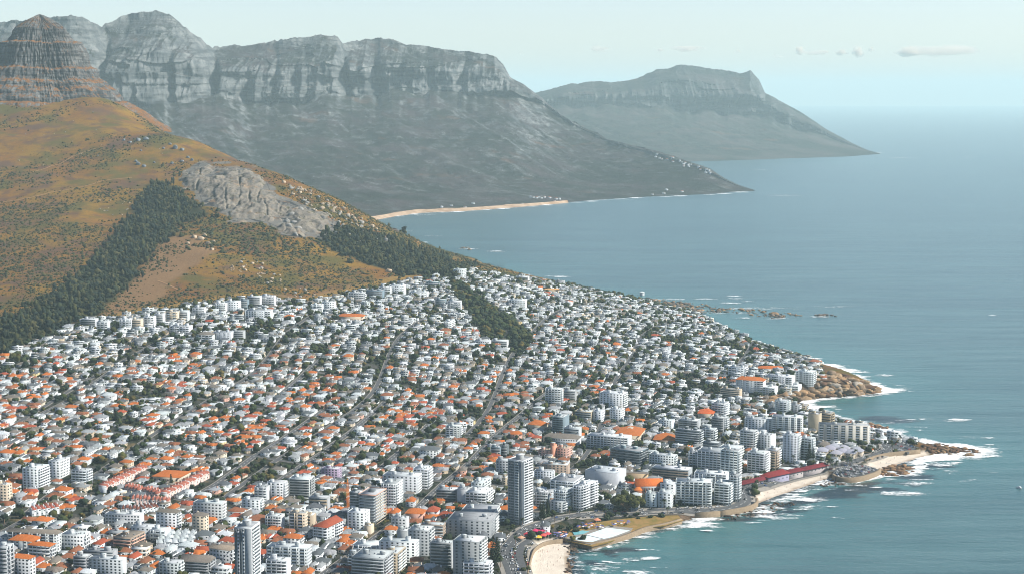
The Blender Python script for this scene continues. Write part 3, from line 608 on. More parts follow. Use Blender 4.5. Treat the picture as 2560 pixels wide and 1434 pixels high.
# ------------------------------------------------------------------ apartment blocks
def part(name, geo, mat, parent, col, loc=(0, 0, 0)):
    me = geo if isinstance(geo, bpy.types.Mesh) else geo.mesh(name, SLOTM.get(mat, mat) if isinstance(mat, str) else mat)
    o = link(name, me, parent, loc); o.color = col; return o
def block(x, y, w, d, nfl, alpha, style='band', col=WHITE, roof='flat', rcol=None, name='apartment_block', fh=3.0, right='band', fins=0, label=None, balc=None, group='apartment blocks of the town', cat='apartment block', feature=None, lift=True, glaze=1.5, z0=None):
    z = float(ground(x, y)); z = min(z, z0 + 1.0) if z0 is not None else z; root = bpy.data.objects.new(name, None); COL.objects.link(root)
    root.location = (x, y, z); root.rotation_euler = (0, 0, -alpha)
    h = nfl * fh; X0, X1, Y0, Y1 = -w / 2, w / 2, -d / 2, d / 2
    wc = jit(col); bc = jit(balc if balc else (WHITE if style != 'dark' else GREY)); 
    if style != 'frame':
        part('wall', Geo().box(X0, X1, Y0, Y1, -9, h), 'wall', root, wc)
    else:
        g = Geo()
        for i in range(int(w / 5) + 1):
            for yy in (Y0 + .3, Y1 - .8, 0):
                xx = X0 + .3 + i * (w - 1.1) / max(1, int(w / 5)); g.box(xx, xx + .5, yy, yy + .5, -7, h)
        part('column_frame', g, 'wall', root, jit(GREY))
        part('core', Geo().box(X0 + w * .3, X0 + w * .6, -2, 4, -7, h + 2.5), 'wall', root, jit(DARK))
        sl = Geo().box(X0, X1, Y0, Y1, -.35, 0.05, True).mesh('floor_slab', M_WALL)
        for i in range(1, nfl + 1): part('floor_slab', sl, 'wall', root, jit(PALE), (0, 0, i * fh))
        sc_ = Geo()
        for i in range(nfl): sc_.box(X1 + .2, X1 + .9, Y0, Y1, i * fh + .9, i * fh + 1.25); 
        part('scaffold_deck', sc_, 'wall', root, jit(BEIGE)); part('edge_barrier', Geo().rim(X0 - .3, X1 + .3, Y0 - .3, Y1 + .3, h, h + 1.1, .2), 'wall', root, jit(PINK))
    # roof
    if roof == 'flat':
        rr = Geo(); rr.box(X0 + .35, X1 - .35, Y0 + .35, Y1 - .35, h - .4, h + .12)
        part('roof', rr, 'flat', root, jit(rcol or (rnd.choice([WHITE, LROOF, LROOF, WHITE, GREY, PALE]))))
        part('parapet', Geo().rim(X0 - .02, X1 + .02, Y0 - .02, Y1 + .02, h - .2, h + .55, .3), 'trim', root, wc)
        if lift and style != 'frame':
            n = 1 + (w > 26)
            for k in range(n):
                lx = X0 + w * (.3 + .45 * k + rnd.uniform(-.08, .08)); ly = rnd.uniform(-.1, .2) * d
                lw, ld, lh = rnd.uniform(3, 5.5), rnd.uniform(3, 4.5), rnd.uniform(2.2, 3.8)
                lo = part('lift_house', Geo().box(lx - lw / 2, lx + lw / 2, ly - ld / 2, ly + ld / 2, h + .1, h + lh), 'wall', root, wc)
                part('cap', Geo().box(lx - lw / 2 - .2, lx + lw / 2 + .2, ly - ld / 2 - .2, ly + ld / 2 + .2, h + lh, h + lh + .25, True), 'flat', lo, jit(LROOF))
            if rnd.random() < .8:
                g = Geo()
                for k in range(rnd.randint(3, 7)):
                    ax, ay = rnd.uniform(X0 + 1.5, X1 - 1.5), rnd.uniform(Y0 + 1.5, Y1 - 1.5); g.box(ax - .6, ax + .6, ay - .5, ay + .5, h + .12, h + rnd.uniform(.7, 1.5))
                part('roof_plant', g, 'flat', root, jit(GREY))
    elif roof in ('hip', 'gable'):
        g = Geo(); rh = min(w, d) * .27
        g.hip(X0, X1, Y0, Y1, h, rh, .7, roof == 'hip')
        ro = part('roof', g, 'roof', root, jit(rcol or TAUPE))
        part('chimney', Geo().box(X0 + w * .3 - .6, X0 + w * .3 + .6, -.6, .6, h + rh * .4, h + rh + 1.1), 'wall', ro, wc)
    # faces: (axis, length)
    def face(fx, length, st, front):
        # fx(s, out, z) -> box corners helper
        if st == 'none' or length < 4: return
        def fb(g, s0, s1, o0, o1, z0, z1):
            if front: g.box(s0, s1, Y0 - o1, Y0 - o0, z0, z1, True)
            else: g.box(X1 + o0, X1 + o1, s0, s1, z0, z1, True)
        L = length / 2
        if st in ('band', 'dark', 'glass', 'ribbon'):
            seg = max(1, int(length / rnd.choice([9, 12, 16]))) if st == 'band' else 1
            m = .35; gl = Geo(); ba = Geo(); sw = length / seg
            for k in range(seg):
                a = -L + k * sw + m; b = -L + (k + 1) * sw - m
                if st == 'band' and seg > 1 and rnd.random() < .22:
                    fb(gl, a + sw * .15, a + sw * .4, -.1, .10, 1.0, 2.3); fb(gl, b - sw * .35, b - sw * .15, -.1, .10, 1.0, 2.3)
                else:
                    fb(gl, a + .3, b - .3, -.1, .09, .35 if st == 'dark' else .75, 2.35)
                    if st in ('band', 'dark'): fb(ba, a, b, .05, 1.35, -.18, .95)
            if st == 'glass':
                gl = Geo(); fb(gl, -L + .3, L - .3, -.1, .10, .5, fh - .15); fb(ba, -L, L, .0, .35, -.25, .35)
            gm = gl.mesh('window', M_GLASS); bm = ba.mesh('balcony', M_TRIM) if ba.n else None
            for i in range(nfl):
                part('window', gm, 'glass', root, (1, 1, 1, 1), (0, 0, i * fh))
                if bm and (i > 0 or st == 'glass'): part('balcony' if st != 'glass' else 'floor_band', bm, 'trim', root, bc, (0, 0, i * fh))
            if st in ('band', 'ribbon'):
                npi = max(2, int(length / 4.4)); g = Geo(); fb(g, -.5, .5, .0, .2, -5, h - .1); pm_ = g.mesh('pier', M_WALL)
                for k in range(npi + 1):
                    s = -L + .55 + (length - 1.1) * k / npi; part('pier', pm_, 'wall', root, wc, (s, 0, 0) if front else (0, s, 0))
            nf = fins if fins else (0 if st != 'band' else rnd.choice([0, 0, 2, 3]))
            for k in range(nf):
                s = -L + length * (k + .5) / nf; g = Geo(); fb(g, s - .25, s + .25, .02, 1.5, -6, h + .3); part('fin_wall', g, 'wall', root, wc)
        elif st == 'punch':
            pit = rnd.choice([3.2, 3.6, 4.0]); n = max(1, int((length - 1) / pit)); 
            while n * nfl > 50: n -= 1
            pit = (length - 1) / n; g = Geo(); ww = min(1.9, pit * .55)
            fb(g, -ww / 2, ww / 2, -.1, .10, .9, 2.4); gm = g.mesh('window', M_GLASS)
            sl = Geo(); fb(sl, -ww / 2 - .15, ww / 2 + .15, 0, .28, .72, .9); sm = sl.mesh('sill', M_TRIM)
            for i in range(nfl):
                for k in range(n):
                    s = -L + .5 + pit * (k + .5); o = part('window', gm, 'glass', root, (1, 1, 1, 1), (s, 0, i * fh) if front else (0, s, i * fh))
        elif st == 'bay':
            n = max(2, int(length / 8)); sw = length / n
            gb, gg, gs = Geo(), Geo(), Geo()
            fb(gb, -sw * .28, sw * .28, .05, 1.4, -.15, .95); fb(gg, -sw * .26, sw * .26, -.1, .09, .3, 2.4)
            bm, gm = gb.mesh('balcony', M_TRIM), gg.mesh('window', M_GLASS)
            fb(gs, -.6, .6, -.1, .09, .9, 2.3); sm = gs.mesh('window', M_GLASS)
            for k in range(n):
                s = -L + sw * (k + .38)
                for i in range(nfl):
                    lo = (s, 0, i * fh) if front else (0, s, i * fh)
                    part('window', gm, 'glass', root, (1, 1, 1, 1), lo)
                    if i: part('balcony', bm, 'trim', root, bc, lo)
                    if n * nfl < 46:
                        s2 = s + sw * .46; part('window', sm, 'glass', root, (1, 1, 1, 1), (s2, 0, i * fh) if front else (0, s2, i * fh))
                g = Geo(); fb(g, s + sw * .30, s + sw * .36, .02, 1.6, -6, h + .5); part('fin_wall', g, 'wall', root, wc)
    if style not in ('frame', 'none'):
        face(None, w, style, True)
        face(None, d, right if right else style, False)
    rw = {'flat': 'flat roofed', 'hip': (CNAME.get(rcol or TAUPE, 'taupe') + ' roofed'), 'gable': (CNAME.get(rcol or TAUPE, 'taupe') + ' gabled')}[roof]
    fw = feature or {'band': 'long balconies', 'dark': 'dark balcony bands', 'glass': 'glazed floors', 'punch': 'rows of small windows', 'bay': 'stacked balcony bays', 'none': 'blank walls', 'ribbon': 'ribbon windows', 'frame': 'open concrete floors'}[style]
    base = label if label else f"{CNAME.get(col, 'white')} {numw(nfl)} storey {'' if roof == 'flat' else rw + ' '}block with {fw}"
    reg(root, base, cat, group, (x, y, z), label)
    return root
Z = {'3': (0, 800, 2.262), '5': (800, 600, 2.844), '6': (800, 1000, 3.304), '7': (1300, 900, 2.686), '8': (1800, 850, 2.455), '9': (1800, 1000, 5.12), 'A': (1200, 1150, 5.05), 'P': (0, 0, 1.0), '2': (0, 400, 2.844)}
def zc(k, x, y): q = Z[k]; return q[0] + x / q[2], q[1] + y / q[2]
BLOCKS = []
def blk(k, xl, xr, yb, yt, xe=None, al=12, **kw):
    """front face between xl and xr, foot at yb, top at yt, right flank seen out to xe, all read off the photograph"""
    x0, yb_ = zc(k, xl, yb); x1, _ = zc(k, xr, yb); _, yt_ = zc(k, xl, yt); s = Z[k][2]
    p = hit(x1, min(yb_, 1620)); D = math.hypot(p[0], p[1]); D3 = math.hypot(D, HCAM - p[2]); al = al + 3 + 15 * float(sstep(1180, 1700, x1)) * (1 if k in '678A' else .35); a = R(al); be = math.atan2(p[0], p[1])
    ca = max(.35, math.cos(a - be)); sa = math.sin(a - be)
    w = (x1 - x0) * D / FPX / ca; fh = 3.0
    h = (yb_ - yt_) * D3 / FPX / math.cos(math.atan2(HCAM - p[2], D))
    if k in '25': h *= .78; kw['nfl'] = min(4, kw.get('nfl') or max(2, int(round(h / 3.0))))
    d = kw.pop('d', None)
    if d is None:
        d = (((xe - xr) / s) * D / FPX / sa) if (xe and sa > .08) else min(17, max(12, w * .6))
        d = min(max(d, 10), 34)
    nfl = kw.pop('nfl', None) or max(2, int(round(h / fh)))
    kw.setdefault('fh', min(3.6, max(2.7, h / nfl)))
    v = np.array([math.cos(a), -math.sin(a)]); u = np.array([math.sin(a), math.cos(a)])
    c = p[:2] - v * w / 2 + u * d / 2
    mark(c[0], c[1], w, d, a, 2.5)
    BLOCKS.append(dict(z0=float(p[2]), x=c[0], y=c[1], w=w, d=d, nfl=nfl, alpha=a, **kw))
    return c, w, d, a
# ------------------------------------------------------------------ the large buildings, read one by one off the photograph
B = blk
PALECREAM = (.60, .58, .52); CNAME[PALECREAM] = 'pale cream'
B('6',1040,1415,1150,1010,1485,8,style='punch',col=GREY,right='band')
B('6',1145,1430,1015,940,1490,8,style='band',col=WHITE)
B('6',830,1020,1165,1040,1042,8,style='dark',col=BROWN,right='punch',balc=GREY)
B('6',585,712,1085,985,730,12,style='punch',col=PALE,right='none')
B('6',725,900,1290,1090,945,10,style='punch',col=GREY,right='band',roof='flat')
B('6',635,720,1180,1085,730,10,style='none',col=GREY,right='none',feature='blank walls')
B('6',480,795,1345,1185,822,8,style='punch',col=WHITE,right='punch')
B('6',905,1085,1395,1190,1095,10,style='dark',col=GREY,right='none')
B('6',1092,1315,1480,1190,1380,14,style='punch',col=GREY,right='band')
B('6',1175,1400,1500,1365,1425,8,style='band',col=WHITE)
B('6',255,530,1500,1325,620,12,style='dark',col=GREY,right='band',balc=PALE)
B('6',520,640,1440,1275,712,12,style='punch',col=BEIGE,right='band')
B('6',265,470,1300,1205,None,10,style='band',col=WHITE,nfl=3)
B('6',225,368,1095,940,415,12,style='punch',col=WHITE,right='punch',name='apartment_block')
B('6',365,420,1105,1045,446,12,style='none',col=CREAM,right='band')
B('6',505,628,885,705,690,12,style='band',col=WHITE)
B('6',510,805,775,645,845,10,style='punch',col=PALE,right='punch')
B('6',765,893,735,580,930,10,style='band',col=WHITE)
B('6',955,1125,835,750,None,6,style='dark',col=GREY,right='none',nfl=4)
B('6',1130,1232,850,740,1242,6,style='none',col=PALE,right='none')
B('6',1195,1372,885,775,1430,12,style='band',col=WHITE)
B('6',1245,1340,770,690,1410,16,style='punch',col=WHITE,right='band')
B('6',1450,1560,610,505,None,6,style='punch',col=GREY,right='none')
B('6',1815,2045,640,545,2065,4,style='punch',col=BROWN,right='none')
B('6',1765,1920,670,600,1930,4,style='punch',col=WHITE,nfl=4)
B('6',1895,2095,770,680,2190,12,style='band',col=WHITE)
B('A',1165,1270,640,345,1555,25,style='band',col=WHITE,right='band')
B('6',1770,1880,905,770,1895,6,style='band',col=GREY,right='none')
B('A',880,1040,660,540,1250,22,style='punch',col=PALE,right='band',nfl=4)
B('A',925,1080,640,400,1180,20,style='band',col=WHITE,right='band')
B('6',1915,2010,290,150,2060,12,style='dark',col=TEAL,right='none',balc=TEAL)
B('6',2010,2140,330,210,2150,10,style='dark',col=PALE,right='none',nfl=4)
B('6',1835,2130,375,315,None,6,style='punch',col=PALE,roof='hip',rcol=TAUPE,nfl=2,right='none',name='school_hall',cat='hall')
B('6',1410,1490,475,395,None,8,style='dark',col=TEAL,right='none')
B('6',1490,1545,470,385,None,8,style='dark',col=DARK,right='none')
B('6',1035,1160,330,225,1172,8,style='band',col=PALE)
B('6',820,965,485,425,996,12,style='punch',col=WHITE,roof='hip',rcol=SLATE,name='manor_house',cat='manor house',nfl=3)
B('6',10,150,655,580,None,10,style='punch',col=PURPLE,right='punch',label='purple walled apartment block among trees')
B('6',1500,1545,700,650,None,8,style='punch',col=BEIGE,nfl=3)
# pink complex
B('6',1935,2035,485,405,2085,18,style='punch',col=PINK,right='punch',rcol=BEIGE,label='salmon pink office block with a flat sandy roof')
B('6',1800,1895,478,430,None,18,style='punch',col=PINK,right='none',rcol=BEIGE,nfl=3,label='low salmon pink wing beside the pink stair tower')
B('6',1903,1930,480,378,1936,18,style='none',col=(.62,.28,.18),right='none',rcol=BEIGE,label='narrow pink stair tower between two pink blocks',name='stair_tower',cat='tower')
# around the office block and church
B('7',165,275,305,200,286,6,style='band',col=WHITE)
B('7',530,690,335,235,722,8,style='punch',col=WHITE,right='band')
B('7',600,680,412,338,705,8,style='punch',col=WHITE,right='punch')
B('7',490,550,415,350,572,8,style='punch',col=WHITE,right='punch')
B('7',365,478,412,355,None,6,style='dark',col=BEIGE,right='none')
B('7',440,722,615,528,750,4,style='ribbon',col=PALE,right='none')
B('7',1040,1205,585,480,1228,8,style='dark',col=DARK,right='band',balc=PALE)
B('7',1230,1300,548,468,1322,8,style='band',col=PALE)
B('7',600,800,718,618,862,14,style='glass',col=TEAL,right='glass',label='dark glass office block with a white louvred roof',name='office_block',cat='office block',balc=GREY)
B('7',430,640,845,712,668,14,style='none',col=PALE,right='none',nfl=4,d=30,label='long pale shopping block with blank upper walls',name='shopping_block',cat='shop')
B('7',862,1035,725,645,1055,6,style='punch',col=WHITE)
B('7',880,1130,828,745,None,4,style='dark',col=GREY,right='none',balc=BROWN)
B('7',1185,1455,775,635,1487,4,style='ribbon',col=WHITE,right='band')
B('7',1128,1190,720,620,None,4,style='band',col=PALE,right='none')
B('7',1525,1640,768,640,1676,10,style='band',col=WHITE)
B('7',1660,1720,738,610,1750,10,style='band',col=PALE)
B('7',1765,1860,692,515,1882,8,style='punch',col=WHITE,right='band')
B('7',1480,1570,612,485,1594,8,style='band',col=WHITE)
B('7',1600,1700,602,505,1716,8,style='band',col=WHITE,right='none')
B('7',1285,1365,482,390,None,6,style='dark',col=GREY,right='none')
B('7',1285,1370,388,298,1400,10,style='band',col=WHITE)
B('7',1715,1790,368,288,1812,8,style='band',col=WHITE)
B('7',1225,1330,628,562,None,6,style='dark',col=DARK,right='none')
B('7',1335,1470,665,598,1500,6,style='punch',col=WHITE)
B('7',925,1020,465,412,None,6,style='punch',col=WHITE,right='none',nfl=4)
B('7',1060,1190,470,412,None,6,style='dark',col=GREY,right='none',nfl=4)
B('7',640,700,330,270,None,6,style='punch',col=PALE)
# seafront hotel and neighbours
B('7',1040,1285,990,835,1310,-8,style='band',col=WHITE,right='punch',fins=0,label='long white seafront hotel slab with seven bands of balconies',name='hotel',cat='hotel',d=16)
B('7',1300,1402,985,850,1438,6,style='band',col=WHITE,right='band',label='rounded white hotel wing nearest the bend in the coast road',name='hotel_wing',cat='hotel')
B('7',1402,1460,958,790,1480,8,style='band',col=PALE,right='band')
B('7',940,1040,905,838,None,-4,style='punch',col=WHITE,right='none')
B('7',925,1017,993,900,1030,-4,style='punch',col=WHITE,right='punch')
B('7',840,917,985,903,925,-4,style='punch',col=WHITE,right='none')
B('7',1165,1385,850,780,1400,-2,style='band',col=WHITE,right='none',nfl=5)
# promenade clusters further along
B('8',612,915,650,535,955,-9,style='bay',col=PALECREAM,right='band',nfl=8,d=15,label='long pale cream crescent of flats with stacked balcony bays on the point')
B('8',540,600,562,460,None,16,style='none',col=BEIGE,right='none',nfl=7)
B('8',605,680,545,455,700,16,style='dark',col=BEIGE,right='band',balc=BEIGE,nfl=6)
B('8',150,318,565,500,None,-6,style='punch',col=WHITE,nfl=6,right='none')
B('8',318,505,582,480,530,-4,style='bay',col=WHITE,nfl=8,right='punch',d=16)
B('8',385,470,745,592,490,12,style='punch',col=WHITE,right='band')
B('8',492,560,748,612,580,14,style='band',col=WHITE,right='band')
B('8',335,415,458,380,430,8,style='band',col=WHITE)
B('8',165,270,832,705,300,10,style='band',col=WHITE,right='band')
B('8',0,108,872,690,130,8,style='ribbon',col=WHITE,right='band')
B('8',120,205,692,565,226,10,style='band',col=PALE,right='band')
B('8',230,310,685,588,328,10,style='punch',col=WHITE,right='none')
B('8',305,340,800,690,358,12,style='dark',col=BEIGE,right='band',balc=BEIGE)
B('8',430,480,450,415,None,10,style='punch',col=GREY,nfl=4)
B('8',0,40,470,385,52,8,style='band',col=WHITE)
B('8',0,35,560,480,None,8,style='band',col=PALE)
B('8',480,530,440,408,None,10,style='punch',col=BEIGE,nfl=3)
# terraced blocks on the headland
B('8',275,440,325,238,460,6,style='band',col=WHITE,right='none')
B('8',465,562,322,215,588,10,style='band',col=WHITE,right='band')
B('8',350,480,355,285,None,8,style='band',col=WHITE,right='none',nfl=5)
B('8',95,265,335,258,280,4,style='band',col=WHITE,right='none',roof='hip',rcol=ORANGE)
B('8',190,335,352,300,None,8,style='band',col=WHITE,right='none',nfl=4)
B('8',0,120,368,315,135,8,style='dark',col=BEIGE,right='none',balc=CREAM,nfl=5)
B('8',50,150,225,170,None,10,style='band',col=WHITE,nfl=4)
# left quarter
B('3',135,218,968,855,280,12,style='punch',col=WHITE,right='band')
B('3',280,342,898,810,396,12,style='punch',col=WHITE,right='punch')
B('3',410,490,932,862,522,12,style='band',col=PALE)
B('3',-30,42,1040,945,62,12,style='punch',col=CREAM,right='punch')
B('3',1095,1258,1145,1048,1286,10,style='punch',col=PALE,right='punch',nfl=6)
B('3',885,1000,1195,1100,1022,12,style='punch',col=WHITE,roof='hip',rcol=TAUPE,right='band')
B('3',1088,1157,1215,1115,1176,12,style='punch',col=CREAM,right='punch',roof='hip',rcol=TAUPE)
B('3',600,795,1178,1112,815,6,style='punch',col=PALE,right='none',nfl=4)
B('3',1368,1472,1082,1025,1482,8,style='punch',col=WHITE,nfl=4)
B('3',1440,1507,1030,955,None,8,style='band',col=PALE,right='none')
B('3',1510,1607,1020,928,1627,8,style='band',col=WHITE)
B('3',1635,1752,1010,908,1780,8,style='dark',col=WHITE,right='band')
B('3',1745,1852,1080,1012,1866,8,style='dark',col=GREY,right='none',balc=BEIGE)
B('3',1635,1727,1200,1100,1742,8,style='bay',col=CREAM,right='punch')
B('3',1727,1770,1190,1110,1790,8,style='punch',col=BEIGE,right='none')
B('3',1500,1590,1195,1118,None,8,style='band',col=PALE,right='none')
B('3',1505,1738,1405,1300,1766,8,style='bay',col=PALE,right='punch')
B('3',1503,1622,1475,1370,None,8,style='band',col=PALE,right='none')
B('3',60,322,1315,1225,350,8,style='bay',col=PALE,roof='gable',rcol=TAUPE,right='punch')
B('3',350,475,1305,1215,None,8,style='punch',col=WHITE,right='band',nfl=4)
B('3',60,190,1330,1262,None,10,style='band',col=PALE,roof='hip',rcol=ORANGE,right='none',nfl=4)
B('3',168,285,1365,1290,308,12,style='band',col=PALE,roof='hip',rcol=ORANGE,nfl=4)
B('3',48,168,1450,1362,200,14,style='punch',col=PALE,roof='hip',rcol=ORANGE,right='punch',nfl=5)
B('3',645,742,1310,1240,820,16,style='dark',col=BROWN,right='band',balc=PINK,rcol=TAUPE,nfl=4)
B('3',470,642,1380,1322,668,6,style='dark',col=GREY,right='none',nfl=4)
B('3',505,692,1445,1370,710,8,style='punch',col=PALE,right='none',nfl=5)
B('3',420,490,1430,1350,502,10,style='dark',col=GREY,right='band',nfl=5)
B('3',1770,1850,1262,1180,1910,20,style='band',col=WHITE,roof='gable',rcol=RED,right='band',d=32,nfl=5)
B('3',-10,45,1460,1290,None,10,style='dark',col=PALE,nfl=8)
B('3',745,850,1240,1180,None,12,style='punch',col=PALE,right='band',nfl=3)
B('3',850,935,1255,1195,None,12,style='band',col=WHITE,right='none',nfl=3)
B('3',1185,1300,1390,1310,1340,22,style='punch',col=PALE,roof='gable',rcol=BROWN,nfl=4)
B('3',1965,2040,1165,1085,None,8,style='punch',col=WHITE,nfl=5)
B('3',1600,1695,1300,1240,None,10,style='punch',col=WHITE,roof='hip',rcol=ORANGE,nfl=4)
B('3',1965,2040,1420,1340,None,8,style='band',col=GREY,nfl=5)
B('3',900,1010,1450,1385,None,10,style='punch',col=PALE,nfl=4)
B('3',1020,1180,1440,1380,None,8,style='dark',col=GREY,roof='gable',rcol=TAUPE,nfl=4)
# hillside flats
B('5',200,312,438,365,325,6,style='band',col=PALE,right='band')
B('5',325,445,420,350,None,4,style='dark',col=TEAL,right='none',balc=PALE)
B('5',415,500,392,330,None,4,style='band',col=PALE,right='none')
B('5',490,600,388,308,None,4,style='band',col=WHITE,right='none')
B('5',752,840,345,295,846,6,style='band',col=TEAL,balc=PALE,nfl=3)
B('5',945,1025,262,205,1042,8,style='punch',col=WHITE,right='punch')
B('5',820,892,485,412,None,4,style='dark',col=TEAL,right='none',balc=PALE)
B('5',905,1000,500,408,None,4,style='band',col=PALE,right='none')
B('5',630,760,415,365,None,4,style='band',col=WHITE,right='none',nfl=3)
B('5',1390,1480,305,262,None,6,style='dark',col=WHITE,right='none',nfl=4)
B('5',1670,1735,335,285,None,6,style='none',col=GREY,right='none',nfl=5)
B('5',1605,1722,1170,1065,1728,6,style='band',col=PALE,right='none')
B('5',1730,1815,1145,1060,None,6,style='dark',col=GREY,right='none')
B('5',885,920,640,575,1042,10,style='band',col=WHITE,right='band',nfl=4)
B('5',1340,1460,490,415,None,6,style='band',col=WHITE,right='none',nfl=5)
B('5',1090,1205,765,715,None,6,style='punch',col=PALE,right='none',nfl=3)
B('5',1215,1330,765,712,None,6,style='dark',col=PALE,right='none',nfl=3)
B('2',580,680,1190,1125,None,2,style='dark',col=PALE,right='none',nfl=4)
B('2',692,765,1215,1140,None,2,style='band',col=PALE,right='none',nfl=4)
B('2',855,935,1205,1110,None,2,style='band',col=WHITE,right='none',nfl=5)
B('2',935,1003,1205,1108,None,2,style='dark',col=CREAM,right='none',nfl=5,balc=CREAM)
B('2',1025,1095,1185,1095,None,2,style='band',col=WHITE,right='none',nfl=5)
B('2',1100,1160,1165,1085,None,2,style='dark',col=PALE,right='none',nfl=5)
B('2',1185,1265,1150,1065,None,2,style='bay',col=CREAM,right='none',nfl=4)
B('2',1265,1335,1145,1060,None,2,style='dark',col=PALE,right='none',nfl=5)
B('2',1370,1452,1105,1040,None,2,style='band',col=PALE,right='none',nfl=3)
B('2',1530,1605,1080,1010,None,2,style='band',col=WHITE,right='none',nfl=4)
B('2',1605,1700,1075,995,None,2,style='punch',col=WHITE,right='none',nfl=4)
B('2',1705,1760,1060,985,None,2,style='dark',col=TEAL,right='none',nfl=4)
B('2',1760,1850,1040,960,None,2,style='dark',col=PALE,right='none',nfl=4)
B('2',1850,1950,1035,958,None,2,style='band',col=PALE,right='none',nfl=4)
B('2',1745,1925,1135,1060,None,2,style='band',col=WHITE,right='none',nfl=5)
B('2',2210,2290,1080,1020,None,2,style='band',col=WHITE,right='none',nfl=4)
B('2',2290,2380,1070,1000,None,2,style='punch',col=WHITE,right='none',nfl=4)
B('2',1515,1640,1290,1215,None,4,style='band',col=PALE,right='none',nfl=5)
B('2',1640,1730,1280,1210,None,4,style='dark',col=GREY,right='none',nfl=4)
B('2',1210,1345,1240,1175,None,4,style='band',col=WHITE,right='none',nfl=4)
B('2',1410,1510,1295,1235,None,4,style='band',col=PALE,roof='hip',rcol=TAUPE,right='none',nfl=3)
# construction frame
B('6',318,462,1035,800,575,14,style='frame',col=GREY,name='construction_frame',cat='building site',label='unfinished concrete building frame with open floors and scaffolding',d=30)
B('6',245,330,1000,775,None,14,style='dark',col=DARK,right='none',label='dark netted core rising behind the unfinished concrete frame',name='netted_core',cat='building site')
